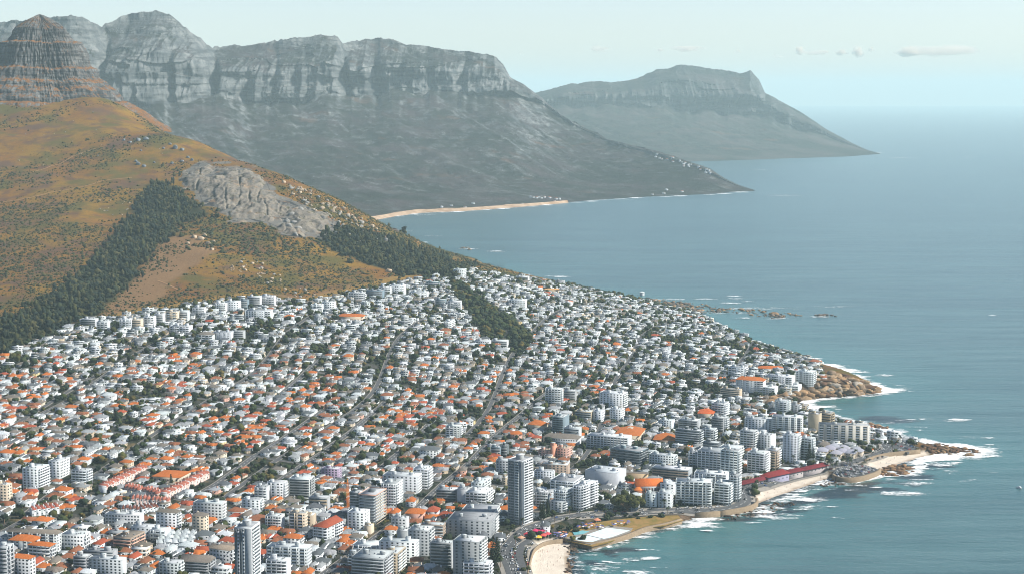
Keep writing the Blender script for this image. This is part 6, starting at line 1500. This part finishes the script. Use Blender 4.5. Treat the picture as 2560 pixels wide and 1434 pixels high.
def scat(poly, n, smin, smax, cols, label, group):
    xs = [q[0] for q in poly]; ys = [q[1] for q in poly]; k = 0; t = 0
    while k < n and t < n * 60:
        t += 1; x, y = nr.uniform(min(xs), max(xs)), nr.uniform(min(ys), max(ys))
        if inpoly(np.array([x]), np.array([y]), poly)[0]: boulder(x, y, smin + (smax - smin) * nr.rand() ** 2.2, cols[nr.randint(len(cols))], label, group); k += 1
scat([(690,450),(760,470),(880,530),(985,600),(960,612),(880,580),(800,540),(740,500)], 120, 2.2, 7.5, [PK, GR, (.42, .36, .28), PK], 'pale boulder among the scree along the ridge above the bay', 'ridge scree')
scat([(770,540),(830,545),(930,605),(900,620),(820,590)], 26, 3, 8, [DG, GR], 'grey boulder on the shaded flank below the ridge scree', 'flank boulders')
scat([(560,640),(640,650),(760,720),(800,740),(730,745),(640,700),(580,690)], 60, 1.5, 4.5, [PK, GR, PK], 'tan boulder strewn across the scrub above the top houses', 'lower scree')
scat([(230,500),(330,500),(420,560),(330,560),(240,530)], 22, 1.4, 3.2, [GR, PK], 'small pale stone on the slope left of the pine wood', 'slope stones')
scat([(0,270),(300,300),(480,370),(300,420),(0,420)], 24, 1.2, 3, [GR, PK], 'small pale stone on the orange slope below the peak', 'upper stones')
def shore(name, label, polys, n, smin, smax, cols, zmax=4):
    s = Soup([M_SROCK])
    for poly, share in polys:
        xs = [q[0] for q in poly]; ys = [q[1] for q in poly]; k = 0; t = 0
        while k < n * share and t < 40000:
            t += 1; x, y = nr.uniform(min(xs), max(xs)), nr.uniform(min(ys), max(ys))
            if not inpoly(np.array([x]), np.array([y]), poly)[0]: continue
            p = hit(x, y); r_ = smin + (smax - smin) * nr.rand() ** 2; V, T = RT[nr.randint(5)]; a = nr.rand() * 6.28; ca, sa = math.cos(a), math.sin(a)
            el_ = nr.uniform(1.0, 2.0); W = np.stack([V[:, 0] * r_ * el_ * ca - V[:, 1] * r_ * sa, V[:, 0] * r_ * el_ * sa + V[:, 1] * r_ * ca, V[:, 2] * r_ * nr.uniform(.4, .85)], 1) + np.array([p[0], p[1], max(p[2], -.2) + r_ * .05])
            s.add(W, np.zeros((0, 4), int), T, np.array(cols[nr.randint(len(cols))]) * nr.uniform(.75, 1.2)); k += 1
    tag(link(name, s.mesh(name)), label, kind='stuff')
OR1, OR2, BRN = (.42, .29, .17), (.32, .20, .105), (.13, .07, .04)
shore('headland_rocks', 'pale orange granite rocks of the headland below the terraced flats', [([(2045,938),(2085,930),(2140,945),(2165,962),(2195,972),(2195,982),(2150,987),(2100,990),(2050,995),(2040,975),(2035,930)], .75), ([(1890,1000),(1960,985),(2040,975),(2060,993),(1990,1003),(1900,1012)], .3)], 520, 1.4, 12.0, [OR1, OR2, OR2, (.36, .31, .25), (.24, .17, .11), BRN])
shore('point_rocks', 'flat brown and orange rocks running out from the sandy point', [([(2290,1105),(2340,1108),(2420,1122),(2460,1132),(2420,1140),(2330,1132)], .45), ([(2200,1172),(2230,1160),(2270,1168),(2285,1180),(2240,1190),(2200,1188)], .35), ([(2130,1060),(2160,1056),(2232,1068),(2200,1075),(2150,1070)], .2)], 300, 1.6, 5.5, [BRN, OR2, BRN, (.26, .15, .08)])
shore('cove_rocks', 'dark and tan rocks along the far cove and its reefs', [([(1600,748),(1680,752),(1750,768),(1765,782),(1700,780),(1640,764)], .45), ([(1760,768),(1860,770),(2000,785),(2010,790),(1900,792),(1780,775)], .30), ([(1925,786),(1960,786),(1965,795),(1920,796)], .12), ([(2040,786),(2085,786),(2090,791),(2040,791)], .06), ([(1590,742),(1700,752),(1800,766),(1830,775),(1740,790),(1690,784)], .5), ([(1150,618),(1175,618),(1178,625),(1150,625)], .05), ([(980,574),(1000,572),(1002,579),(985,580)], .05), ([(1040,604),(1060,604),(1060,608),(1040,608)], .02), ([(1270,684),(1330,686),(1330,690),(1270,689)], .04)], 260, 2.0, 6.5, [(.12, .10, .085), OR2, (.17, .13, .10)])
shore('sea_wall_rocks', 'dark wet rocks at the foot of the sea walls', [([(1760,1290),(1890,1268),(1960,1250),(1990,1262),(1900,1290),(1790,1302)], .5), ([(1400,1345),(1432,1345),(1445,1375),(1425,1434),(1408,1434),(1425,1390)], .25), ([(2060,1198),(2120,1200),(2100,1215),(2050,1218)], .25)], 260, .8, 3.0, [(.06, .05, .045), BRN, (.10, .075, .055)])

# ------------------------------------------------------------------ surf
t = NT('surf_foam'); g = t.coord('Object')
nz = t.noise(1.0, 6, .68, t.coord('Object', (.045, .10, .1)), .6); n2 = t.noise(1.0, 4, .65, t.coord('Object', (.22, .4, .3)))
al = t.rng(t.math('ADD', t.attr('foam'), t.math('ADD', t.rng(nz, .25, .75, -.55, .55), t.rng(n2, .3, .7, -.2, .2))), .40, .84)
pb = t.pbr((.82, .84, .83), .8, .2); tr_ = t.n('ShaderNodeBsdfTransparent'); mx = t.n('ShaderNodeMixShader'); t.put(mx.inputs[0], al); t.t.links.new(tr_.outputs[0], mx.inputs[1]); t.t.links.new(pb.outputs[0], mx.inputs[2]); t.t.links.new(mx.outputs[0], t.out.inputs['Surface'])
M_FOAM = t.m
FV, FQ, FA = [], [], []; fn = 0
def foam_patch(V, q, f):
    global fn
    keep_ = (f[q] > .04).any(1); q = q[keep_]
    if len(q) == 0: return
    u_, q2 = compact(V, q); FV.append(V[u_]); FQ.append(q2 + fn); FA.append(f[u_]); fn += len(u_)
fx, fy = np.meshgrid(np.arange(0, 1100, 4.0), np.arange(1440, 2900, 4.0)); fd = signed(fx, fy, coast)
expo = sstep(250, 560, fx) * .5 + .65
ff = np.where(fd < 1, np.exp(-((fd + 10) / 15.0) ** 2) * expo * (.75 + .8 * fbm(fx / 60, fy / 60, 3, 151)) + .75 * np.exp(-((fd + 34) / 18.0) ** 2) * sstep(.0, .5, fbm(fx / 90, fy / 45, 3, 155)), 0)
foam_patch(np.stack([fx, fy, fx * 0 + .45], -1).reshape(-1, 3), grid_quads(*fx.shape), np.clip(ff, 0, 1).reshape(-1))
EL = [(2390,1048,42,5,.9),(2300,1047,55,4,.6),(2212,937,36,3,.8),(2200,983,24,4,.9),(2235,1078,55,8,.75),(2270,1052,45,4,.3),(2400,1135,100,24,.55),(2455,1128,45,9,.8),(2340,1158,80,8,.7),(2260,1232,85,7,.75),(2285,1208,65,8,.7),(2200,1200,60,14,.35),(1945,1290,85,9,.75),(2010,1268,60,7,.6),(2040,1245,50,6,.5),(2120,1215,70,18,.3),(1618,1393,36,7,.8),(1560,1398,40,9,.5),(1720,1312,70,6,.6),(1500,1420,60,14,.55),(1600,1428,60,10,.7),(1625,1392,30,6,.8),(1460,1400,40,18,.3),
      (2470,1110,22,2,.7),(2320,1170,60,5,.5),(2050,790,35,3,.7),(1945,795,45,3,.6),(1835,739,26,2,.7),(1900,770,130,5,.45),(2085,766,80,3,.5),(2485,787,16,2,.6),(1300,686,40,2.5,.7),(1398,691,48,2.5,.7),(1055,606,26,2,.7),(1240,628,32,2.5,.7),(1170,622,36,2,.6),(1010,577,30,3,.45),(1080,590,40,2,.4),(1960,489,70,3,.45),(1900,425,50,2,.4),(2250,395,70,1.5,.5),(2420,393,22,1.5,.5),(1740,775,60,8,.4),(1680,748,60,4,.4),(2145,1120,0,0,0),(1250,521,60,2.5,.5),(1500,500,120,2.5,.45),(1850,480,40,4,.6),(1050,537,80,3,.4),(2195,382,22,2,.6),(1690,772,70,7,.5),(1800,782,60,5,.45),(1640,748,40,3,.6)] + [(x_, float(np.interp(x_, [q[0] for q in co], [q[1] for q in co])) + 1.2, 26, 1.4, .4 + .3 * (x_ % 3)) for x_ in range(960, 1880, 37)]
for (x0_, x1_, y0_, y1_, n_) in [(1880, 2090, 1236, 1300, 22), (1440, 1660, 1372, 1432, 20), (2200, 2480, 1092, 1206, 26), (2090, 2260, 1196, 1236, 14), (1600, 2000, 745, 795, 14), (2150, 2330, 1040, 1085, 12), (1660, 1880, 1300, 1325, 8)]:
    for _ in range(n_): EL.append((nr.uniform(x0_, x1_), nr.uniform(y0_, y1_), nr.uniform(14, 44), nr.uniform(1.4, 3.6), nr.uniform(.35, .7)))
for n_, (x, y, ra, rb, st) in enumerate(EL):
    if ra == 0: continue
    uu, vv = np.meshgrid(np.linspace(-1.25, 1.25, 40), np.linspace(-1.25, 1.25, 18)); W = np.array([pz(x + a_ * ra, y - b_ * rb, .6 + .004 * n_) for a_, b_ in zip(uu.ravel(), vv.ravel())])
    rr_ = np.hypot(uu, vv).ravel(); foam_patch(W, grid_quads(18, 40), np.clip(1 - rr_, 0, 1) ** .6 * st)
me = mesh_np('surf', np.concatenate(FV), np.concatenate(FQ), mats=[M_FOAM]); vattr(me, 'foam', np.concatenate(FA))
tag(link('surf', me), 'white surf breaking along the rocks and reefs', kind='stuff')

# ------------------------------------------------------------------ cars
M_TYRE = road_mat('tyre_rubber', (.02, .02, .02)); M_CAR = paint('car_paint', .35, dirt=.03, spec=.5)
def car_mesh(L, Wd, H):
    V, Q, qm = [], [], []
    def pr(prof, w0, w1, m):
        k = len(V); n = len(prof)
        for sgn in (-1, 1): V.extend([(x, sgn * (w0 if z < .9 else w1), z) for x, z in prof])
        for i in range(n): j = (i + 1) % n; Q.append((k + i, k + j, k + n + j, k + n + i)); qm.append(m)
        for s in range(0, n // 2 - 1): Q.append((k + s, k + s + 1, k + n - 2 - s, k + n - 1 - s)); qm.append(m); Q.append((k + n + n - 1 - s, k + n + n - 2 - s, k + n + s + 1, k + n + s)); qm.append(m)
    h = L / 2
    pr([(-h, .3), (h, .3), (h + .05, .6), (h - .1, .82), (-h + .1, .9), (-h - .03, .6)], Wd / 2, Wd / 2 - .04, 0)
    pr([(-h * .85, .86), (h * .48, .83), (h * .18, H - .08), (-h * .6, H - .08)], Wd / 2 - .06, Wd / 2 - .2, 1)
    pr([(-h * .62, H - .1), (h * .2, H - .1), (h * .16, H), (-h * .58, H)], Wd / 2 - .18, Wd / 2 - .24, 0)
    for x in (-h * .6, h * .6): pr([(x - .3, 0), (x + .3, 0), (x + .34, .35), (x + .2, .62), (x - .2, .62), (x - .34, .35)], Wd / 2 + .02, Wd / 2 + .02, 2)
    return mesh_np('car', V, Q, mats=[M_CAR, M_GLASS, M_TYRE], qm=qm)
CMESH = [car_mesh(4.2, 1.8, 1.45), car_mesh(4.7, 1.85, 1.75), car_mesh(3.8, 1.7, 1.5)]
CCOL = [((.80, .80, .78), 'white')] * 6 + [((.42, .44, .45), 'silver')] * 3 + [((.02, .02, .022), 'black')] * 2 + [((.14, .15, .16), 'dark grey')] * 2 + [((.38, .03, .03), 'red'), ((.04, .10, .28), 'blue')]
ncar = 0
def car(x, y, z, a, where, group):
    global ncar
    c, cn = CCOL[nr.randint(len(CCOL))]; k = nr.randint(3); o = link('parked_car', CMESH[k], None, (x, y, z), a); o.color = (*c, 1)
    tag(o, f'{cn} {("hatchback car", "tall family car", "small car")[k]} {where}', 'car', group); ncar += 1
def fill_park(P, z, ang, gap, row, where, group, p_=.88):
    P2 = np.array([q[:2] for q in P]); c = P2.mean(0); d = np.array([math.cos(ang), math.sin(ang)]); n2 = np.array([-d[1], d[0]])
    for r_ in np.arange(-90, 90, row):
        for s in np.arange(-140, 140, gap):
            q = c + d * s + n2 * r_
            if inpoly(np.array([q[0]]), np.array([q[1]]), P2)[0] and seglines_dist(np.array([q[0]]), np.array([q[1]]), P2, True)[0] > 2.5 and nr.rand() < p_: car(q[0], q[1], z, ang + math.pi / 2 + nr.uniform(-.05, .05), where, group)
_d = CARPARK[4][:2] - CARPARK[0][:2]; fill_park(CARPARK, 5.62, math.atan2(_d[1], _d[0]), 2.8, 7.2, 'in the crowded car park on the sea wall', 'cars in the sea wall car park')
_d = CARPARK2[2][:2] - CARPARK2[1][:2]; fill_park(CARPARK2, 5.22, math.atan2(_d[1], _d[0]), 3.0, 13.0, 'in the small car park on the point', 'cars on the point', .8)
def along(c, t, n, off, gap, p_, where, group, i0=0, i1=None, maxn=400):
    s = 0; last = -99
    for i in range(i0, min(i1 or len(c), len(c)) - 1):
        s += float(np.hypot(*(c[i + 1] - c[i])))
        if s - last < gap or ncar > 295: continue
        last = s
        if nr.rand() < p_:
            q = c[i] + n[i] * off; z = float(ground(*q)) + .56
            if z > 2.5: car(q[0], q[1], z, math.atan2(t[i][1], t[i][0]) + (math.pi if off > 0 else 0), where, group)
for off, gp_, p_, w_ in ((-2.2, 16, .55, 'driving on the coast road'), (2.2, 16, .55, 'driving on the coast road'), (-7, 6.5, .62, 'parked beside the coast road'), (7, 6.5, .55, 'parked beside the coast road')):
    along(c0, t0, n0, off, gp_, p_, w_, 'cars on the coast road')
c1, t1, n1, w1 = road_lines[1]
for off in (-7, 3.5, 7): along(c1, t1, n1, off, 5.5, .85, 'parked on the curved beach road', 'cars on the curved beach road')
for (cc, tt, nn2, ww) in road_lines[2:8]:
    for off in (-3.2, 3.2): along(cc, tt, nn2, off, 7, .5, 'parked along a straight town street', 'cars on the town streets')
print('CARS', ncar)

# ------------------------------------------------------------------ parasols, tents, people, boat
par = Geo(); par.cyl(0, 0, 1.9, 2.5, 1.5, 8, .05)
pole = Geo().cyl(0, 0, -.6, 2.5, .05, 6); PMs = (par.mesh('canopy', M_TRIM), pole.mesh('pole', M_TRIM))
def parasol(x, y, col, cn):
    p = pz(*zc('A', x, y), 4.9); r = bpy.data.objects.new('parasol', None); COL.objects.link(r); r.location = p
    a = link('canopy', PMs[0], r); a.color = (*col, 1); b = link('pole', PMs[1], r); b.color = (.8, .8, .8, 1)
    tag(r, f'{cn} beach parasol by the bathing pools', 'parasol', 'parasols by the pools')
PC = [((.10, .12, .32), 'navy blue'), ((.75, .76, .75), 'white'), ((.16, .13, .30), 'violet'), ((.70, .25, .12), 'orange'), ((.06, .08, .2), 'dark blue')]
for _ in range(30): parasol(nr.uniform(930, 1090), nr.uniform(915, 985), *PC[nr.randint(5)])
for _ in range(34): parasol(nr.uniform(1230, 1560), nr.uniform(800, 865), *PC[nr.randint(5)])
for _ in range(16): parasol(nr.uniform(1650, 1900), nr.uniform(770, 830), *PC[nr.randint(5)])
tent = Geo(); tent.hip(-3, 3, -3, 3, 2.4, 2.0, .1); tlegs = Geo()
for sx in (-2.9, 2.8):
    for sy2 in (-2.9, 2.8): tlegs.box(sx, sx + .12, sy2, sy2 + .12, -.5, 2.4)
TMs = (tent.mesh('canopy', M_TRIM), tlegs.mesh('frame', M_TRIM))
for i, (x, y, c, cn) in enumerate([(590, 965, (.55, .04, .07), 'crimson'), (700, 920, (.55, .03, .12), 'cerise'), (745, 925, (.50, .03, .10), 'dark pink'), (785, 925, (.60, .05, .12), 'deep pink'), (670, 980, (.30, .60, .72), 'sky blue'), (740, 1000, (.75, .50, .05), 'yellow'), (800, 980, (.65, .10, .08), 'scarlet'), (850, 960, (.60, .08, .10), 'red'), (520, 1005, (.60, .33, .20), 'salmon'), (1480, 780, (.68, .26, .15), 'coral'), (230, 960, (.8, .8, .78), 'white')]):
    p = place('A', x, y); r = root_at('market_tent', p, i * .3, f'{cn} pyramid tent on the promenade by the nearest beach', 'tent')
    part('canopy', TMs[0], 'trim', r, (*c, 1)); part('frame', TMs[1], 'trim', r, (.7, .7, .7, 1))
def person_mesh():
    P = [(0, 0, .93), (0, 0, 1.18), (0, 0, 1.42), (0, 0, 1.50), (0, .02, 1.60), (0, .02, 1.70), (.10, 0, .88), (.12, .03, .48), (.12, 0, .06), (.13, .14, .03), (-.10, 0, .88), (-.13, -.03, .48), (-.14, -.1, .06), (-.14, .05, .03), (.19, 0, 1.40), (.24, -.02, 1.12), (.25, .08, .88), (.255, .12, .80), (-.19, 0, 1.40), (-.24, -.02, 1.12), (-.25, .08, .88), (-.255, .12, .80)]
    E = [(0, 1), (1, 2), (2, 3), (3, 4), (4, 5), (0, 6), (6, 7), (7, 8), (8, 9), (0, 10), (10, 11), (11, 12), (12, 13), (2, 14), (14, 15), (15, 16), (16, 17), (2, 18), (18, 19), (19, 20), (20, 21)]
    Rr = [.15, .13, .15, .06, .09, .09, .095, .065, .045, .045, .095, .065, .045, .045, .065, .045, .035, .04, .065, .045, .035, .04]
    me = bpy.data.meshes.new('person'); me.from_pydata(P, E, []); o = bpy.data.objects.new('person_source', me); COL.objects.link(o)
    o.modifiers.new('s', 'SKIN'); sk = me.skin_vertices[0].data
    for i, q in enumerate(Rr): sk[i].radius = (q, q * .8)
    sk[0].use_root = True
    o.modifiers.new('u', 'SUBSURF').levels = 1
    dg = bpy.context.evaluated_depsgraph_get(); m2 = bpy.data.meshes.new_from_object(o.evaluated_get(dg)); bpy.data.objects.remove(o); m2.name = 'person'; m2.materials.clear()
    t = NT('skin_and_swimwear'); g = t.coord('Object'); sp = t.n('ShaderNodeSeparateXYZ'); t.put(sp.inputs[0], g)
    band = t.math('MULTIPLY', t.rng(sp.outputs[2], .70, .72), t.rng(sp.outputs[2], 1.36, 1.34)); c = t.mix(band, (.36, .20, .13), t.n('ShaderNodeObjectInfo').outputs['Color'])
    c = t.mix(t.rng(sp.outputs[2], 1.66, 1.68), c, (.03, .02, .015)); t.pbr(c, .7, .3); m2.materials.append(t.m); return m2
PMESH = person_mesh()
def person(p, where):
    o = link('person', PMESH, None, p, nr.rand() * 6); cl = [((.05, .07, .2), 'blue'), ((.5, .05, .05), 'red'), ((.04, .04, .045), 'black'), ((.7, .7, .68), 'white')][nr.randint(4)]; o.color = (*cl[0], 1)
    tag(o, f'person in {cl[1]} clothes standing {where}', 'person', 'people on the sand')
for k, poly, n_, wh in [('A', [(720, 1100), (900, 1040), (1080, 1070), (1080, 1150), (960, 1400), (800, 1420), (690, 1260)], 26, 'on the nearest white beach'), ('9', [(520, 1200), (900, 1040), (1250, 970), (1330, 1010), (900, 1160), (540, 1290)], 26, 'on the beach below the maroon pavilion'), ('9', [(1900, 790), (2100, 720), (2500, 690), (2400, 730), (2150, 800), (2050, 860)], 16, 'on the small far beach')]:
    i = 0
    while i < n_:
        x, y = nr.uniform(min(q[0] for q in poly), max(q[0] for q in poly)), nr.uniform(min(q[1] for q in poly), max(q[1] for q in poly))
        if inpoly(np.array([x]), np.array([y]), poly)[0]: person(place(k, x, y), wh); i += 1
p = pz(2548, 1219, 0); r = root_at('motor_boat', p, R(60), 'small white motor boat alone on the open water', 'boat')
V = [(-3.2, -1.2, -.3), (1.5, -1.2, -.3), (3.6, 0, -.2), (1.5, 1.2, -.3), (-3.2, 1.2, -.3), (-3.3, -1.4, 1.0), (1.6, -1.4, 1.1), (4.1, 0, 1.3), (1.6, 1.4, 1.1), (-3.3, 1.4, 1.0)]
hg = Geo().add(V, [(0, 1, 6, 5), (1, 2, 7, 6), (2, 3, 8, 7), (3, 4, 9, 8), (4, 0, 5, 9)], [(5, 6, 9), (6, 8, 9), (6, 7, 8)]); part('hull', hg, 'trim', r, jit(WHITE))
part('cabin', Geo().box(-1.2, 1.2, -.9, .9, 1.1, 2.4), 'trim', r, jit(WHITE)); part('windscreen', Geo().box(1.15, 1.32, -.8, .8, 1.5, 2.2), 'glass', r, (1, 1, 1, 1))
# little round lookout on the far rocks
p = place('5', 2290, 392); r = root_at('round_lookout', (p[0], p[1], p[2]), 0, 'small round white lookout hut on the far cove rocks', 'hut')
part('wall', Geo().cyl(0, 0, -4, 7, 5, 14, 5.5), 'wall', r, jit(PALE)); part('roof', Geo().cyl(0, 0, 7, 9, 6.2, 14, 1.5), 'flat', r, jit(WHITE))

# ------------------------------------------------------------------ clouds far out over the sea
def cloud_mat(name, dens):
    t = NT(name); g = t.coord('Object'); ln = t.n('ShaderNodeVectorMath', operation='LENGTH'); t.put(ln.inputs[0], g)
    oi = t.n('ShaderNodeObjectInfo').outputs['Random']; off = t.n('ShaderNodeVectorMath', operation='ADD'); t.put(off.inputs[0], g)
    cx_ = t.n('ShaderNodeCombineXYZ'); t.put(cx_.inputs[0], t.math('MULTIPLY', oi, 40.0)); t.put(off.inputs[1], cx_.outputs[0])
    f = t.math('SUBTRACT', t.rng(t.noise(1.7, 5, .6, off.outputs[0]), .3, .7, .35, 1.5), t.math('MULTIPLY', ln.outputs['Value'], 1.15))
    pv = t.n('ShaderNodeVolumePrincipled'); pv.inputs['Color'].default_value = (1.0, .90, .78, 1); t.put(pv.inputs['Density'], t.math('MULTIPLY', t.rng(f, 0, .5), dens))
    t.t.links.new(pv.outputs[0], t.out.inputs['Volume']); return t.m
M_CL1, M_CL2 = cloud_mat('cumulus', .010), cloud_mat('thin_cloud', .0026)
_cb = mesh_np('cloud', ICO2[0] * 1.08, None, ICO2[1], mats=[M_CL1]); _cb2 = mesh_np('cloud', ICO2[0] * 1.08, None, ICO2[1], mats=[M_CL2])
for x, y, ra, rb, k in [(1303,132,9,6,1),(1500,124,34,10,1),(1650,125,11,6,0),(1715,122,52,10,1),(1845,128,10,5,0),(1945,141,20,6,1),(2000,126,17,14,0),(2035,133,48,8,1),(2103,131,20,10,0),(2146,131,21,17,0),(2178,124,10,10,0),(2272,130,32,15,0),(2350,128,120,17,1),(2060,130,15,6,0)]:
    D = 82000.0; c = pd(x, y, D); s = D / FPX
    o = link('cloud', _cb2 if k else _cb, None, c); o.scale = (ra * s, ra * s * .6, rb * s)
    lab = f'{"thin grey streak of" if k else "small puffy cream"} cloud low over the horizon'; tag(o, lab, 'cloud', 'clouds over the horizon')
    reg(o, lab, 'cloud', 'clouds over the horizon', c, None)
# ------------------------------------------------------------------ far shore across the bay: sand strip and a handful of houses
V, Q = [], []
_xs = np.linspace(905, 1420, 90); _ys = np.interp(_xs, [q[0] for q in co], [q[1] for q in co]); wd_ = 34 * (.45 + .55 * np.clip(fbm(_xs / 40, _xs * 0, 2, 9) + .5, 0, 1)) * np.clip((1440 - _xs) / 160, .25, 1)
for x, y, w_ in zip(_xs, _ys, wd_):
    p = pz(x, y, 0); V += [(p[0] + 4, p[1] - 16, -.5), (p[0], p[1], 2.0), (p[0] - w_ * .3, p[1] + w_ * 2.2, 9.0)]
Q = np.concatenate([np.stack([np.arange(89) * 3 + k, np.arange(89) * 3 + 3 + k, np.arange(89) * 3 + 4 + k, np.arange(89) * 3 + 1 + k], 1) for k in (0, 1)])
t = NT('far_sand'); t.pbr(t.mix(t.rng(t.noise(.02, 4, .7, t.coord('Object')), .4, .6), (.46, .33, .22), (.30, .19, .11)), .95, .1)
tag(link('far_beach', mesh_np('far_beach', V, Q, mats=[t.m])), 'pale sandy shoreline at the foot of the mountain range', kind='structure')
from mathutils.bvhtree import BVHTree
_rm = bpy.data.objects['mountain_range'].data; _bvh = BVHTree.FromPolygons([v.co[:] for v in _rm.vertices], [p_.vertices[:] for p_ in _rm.polygons])
def far_hit(px, py):
    d = Vector(ray(px, py)).normalized(); h_ = _bvh.ray_cast(Vector((0, 0, HCAM)), d); return np.array(h_[0]) if h_[0] else None
for i in range(46):
    if i < 6: x, y = 1326 + i * 7 + nr.uniform(-2, 2), 496 + nr.uniform(-2, 2)
    elif i < 32: u_ = nr.rand(); x, y = 1640 + 130 * u_ + nr.uniform(-12, 12), 384 + 42 * u_ + nr.uniform(-2, 9)
    else: x, y = nr.uniform(1100, 1780), 0; y = float(np.interp(x, [q[0] for q in co], [q[1] for q in co])) - nr.uniform(4, 16)
    p = far_hit(x, y)
    if p is None or p[1] > 12500: continue
    r = bpy.data.objects.new('far_house', None); COL.objects.link(r); r.location = p; r.rotation_euler = (0, 0, nr.uniform(-.4, .4)); w_ = nr.uniform(8, 15)
    part('wall', Geo().box(-w_ / 2, w_ / 2, -5, 5, -9, 5), 'wall', r, jit(PALE)); part('roof', Geo().hip(-w_ / 2, w_ / 2, -5, 5, 5, 2.2, .6), 'roof', r, jit([GREY, TAUPE, BRICK][i % 3]))
    reg(r, 'white house below the mountain range', 'house', 'far houses across the bay', p, None)

# ------------------------------------------------------------------ labels: each says which one
LM = [('tall grey tower', *pz(1300, 1312, 8)[:2]), ('striped tower', P_TOWER2[0], P_TOWER2[1]), ('orange crane', P_CRANE[0], P_CRANE[1]), ('fig tree', P_FIG[0], P_FIG[1])] + [(n_, *place(k, x, y)[:2]) for n_, k, x, y in
      [('pink townhouse court', '3', 900, 960), ('glass office block', '7', 730, 715), ('orange church roof', '7', 880, 880), ('seafront hotel', '7', 1150, 990), ('maroon pavilion', '9', 800, 1000), ('salmon pink offices', '6', 2000, 480), ('purple flats', '6', 80, 650), ('big orange hall', '7', 740, 545), ('school hall', '6', 1980, 370), ('headland rocks', '8', 620, 300), ('nearest beach', 'A', 700, 1200), ('grey roofed villas', '8', 740, 715), ('crescent flats', '8', 780, 645), ('pine wood', 'P', 190, 800), ('gully wood', 'P', 1230, 790), ('white twin flats', '3', 280, 940)]]
ORD = ['', 'second', 'third', 'fourth', 'fifth', 'sixth', 'seventh', 'eighth', 'ninth', 'tenth', 'eleventh', 'twelfth', 'thirteenth', 'fourteenth', 'fifteenth', 'sixteenth', 'seventeenth', 'eighteenth', 'nineteenth', 'twentieth']
pool = {}
for th in THINGS:
    o, base, cat, group, p, kw = th
    if kw: tag(o, kw, cat, group); continue
    if group == 'far houses across the bay':
        px, py, _ = proj(p); rel, d = 'across the bay', px; base = 'tiny white house on the far shore'
    elif cat == 'cloud':
        px, py, _ = proj(p); rel, d = 'over the horizon', px; base = base.replace(' low over the horizon', '')
    else:
        best = None
        for nm, lx, ly in LM:
            dx, dy = p[0] - lx, p[1] - ly; d = math.hypot(dx, dy)
            if d > 6 and (best is None or d < best[0]): best = (d, nm, dx, dy)
        d, nm, dx, dy = best; cv = dx * VA[0] + dy * VA[1]; cu = dx * UA[0] + dy * UA[1]
        rel = (('seaward of' if cv > 0 else 'inland of') if abs(cv) > abs(cu) else ('beyond' if cu > 0 else 'before')) + ' the ' + nm
    pool.setdefault((base, rel, cat, group), []).append((d, o))
for (base, rel, cat, group), L in pool.items():
    L.sort(key=lambda q: q[0])
    for i, (d, o) in enumerate(L):
        od = '' if len(L) == 1 else (('nearest' if i == 0 else (ORD[i] if i < 20 else 'farther') + ' nearest') if cat != 'cloud' and 'far shore' not in base else ('leftmost' if i == 0 else (ORD[i] if i < 20 else str(i + 1) + 'th') + ' from the left')) + ' '
        lab = (f'{base} {od}{rel}') if od == '' else (f'{base}, {od}{rel}' if cat != 'cloud' and 'far shore' not in base else f'{base} {rel}, {od}')
        w_ = lab.split()
        if len(w_) > 16: lab = ' '.join(w_).replace(' with dark balcony bands', ' with dark bands').replace(' with rows of small windows', ' with small windows').replace(' with stacked balcony bays', ' with bays').replace(' with ribbon windows', '').replace(' nearest', '').replace(' single storey', '')
        tag(o, lab.strip().rstrip(','), cat, group)
# ------------------------------------------------------------------ haze
t = NT('haze_air')
pv_ = t.n('ShaderNodeVolumePrincipled'); pv_.inputs['Color'].default_value = (0.74, 0.965, 0.985, 1); pv_.inputs['Density'].default_value = 3.6e-5
pv_.inputs['Anisotropy'].default_value = 0.0
t.t.links.new(pv_.outputs[0], t.out.inputs['Volume'])
hx, hy0, hy1, hz0, hz1 = 61000, -5000, 76000, -12.0, 1150.0
bv = [(x, y, z) for z in (hz0, hz1) for y in (hy0, hy1) for x in (-hx, hx)]
bq = [(0, 2, 3, 1), (4, 5, 7, 6), (0, 1, 5, 4), (2, 6, 7, 3), (0, 4, 6, 2), (1, 3, 7, 5)]
tag(link('haze', mesh_np('haze', bv, bq, mats=[t.m])), 'thin sea haze over the coast', kind='stuff')
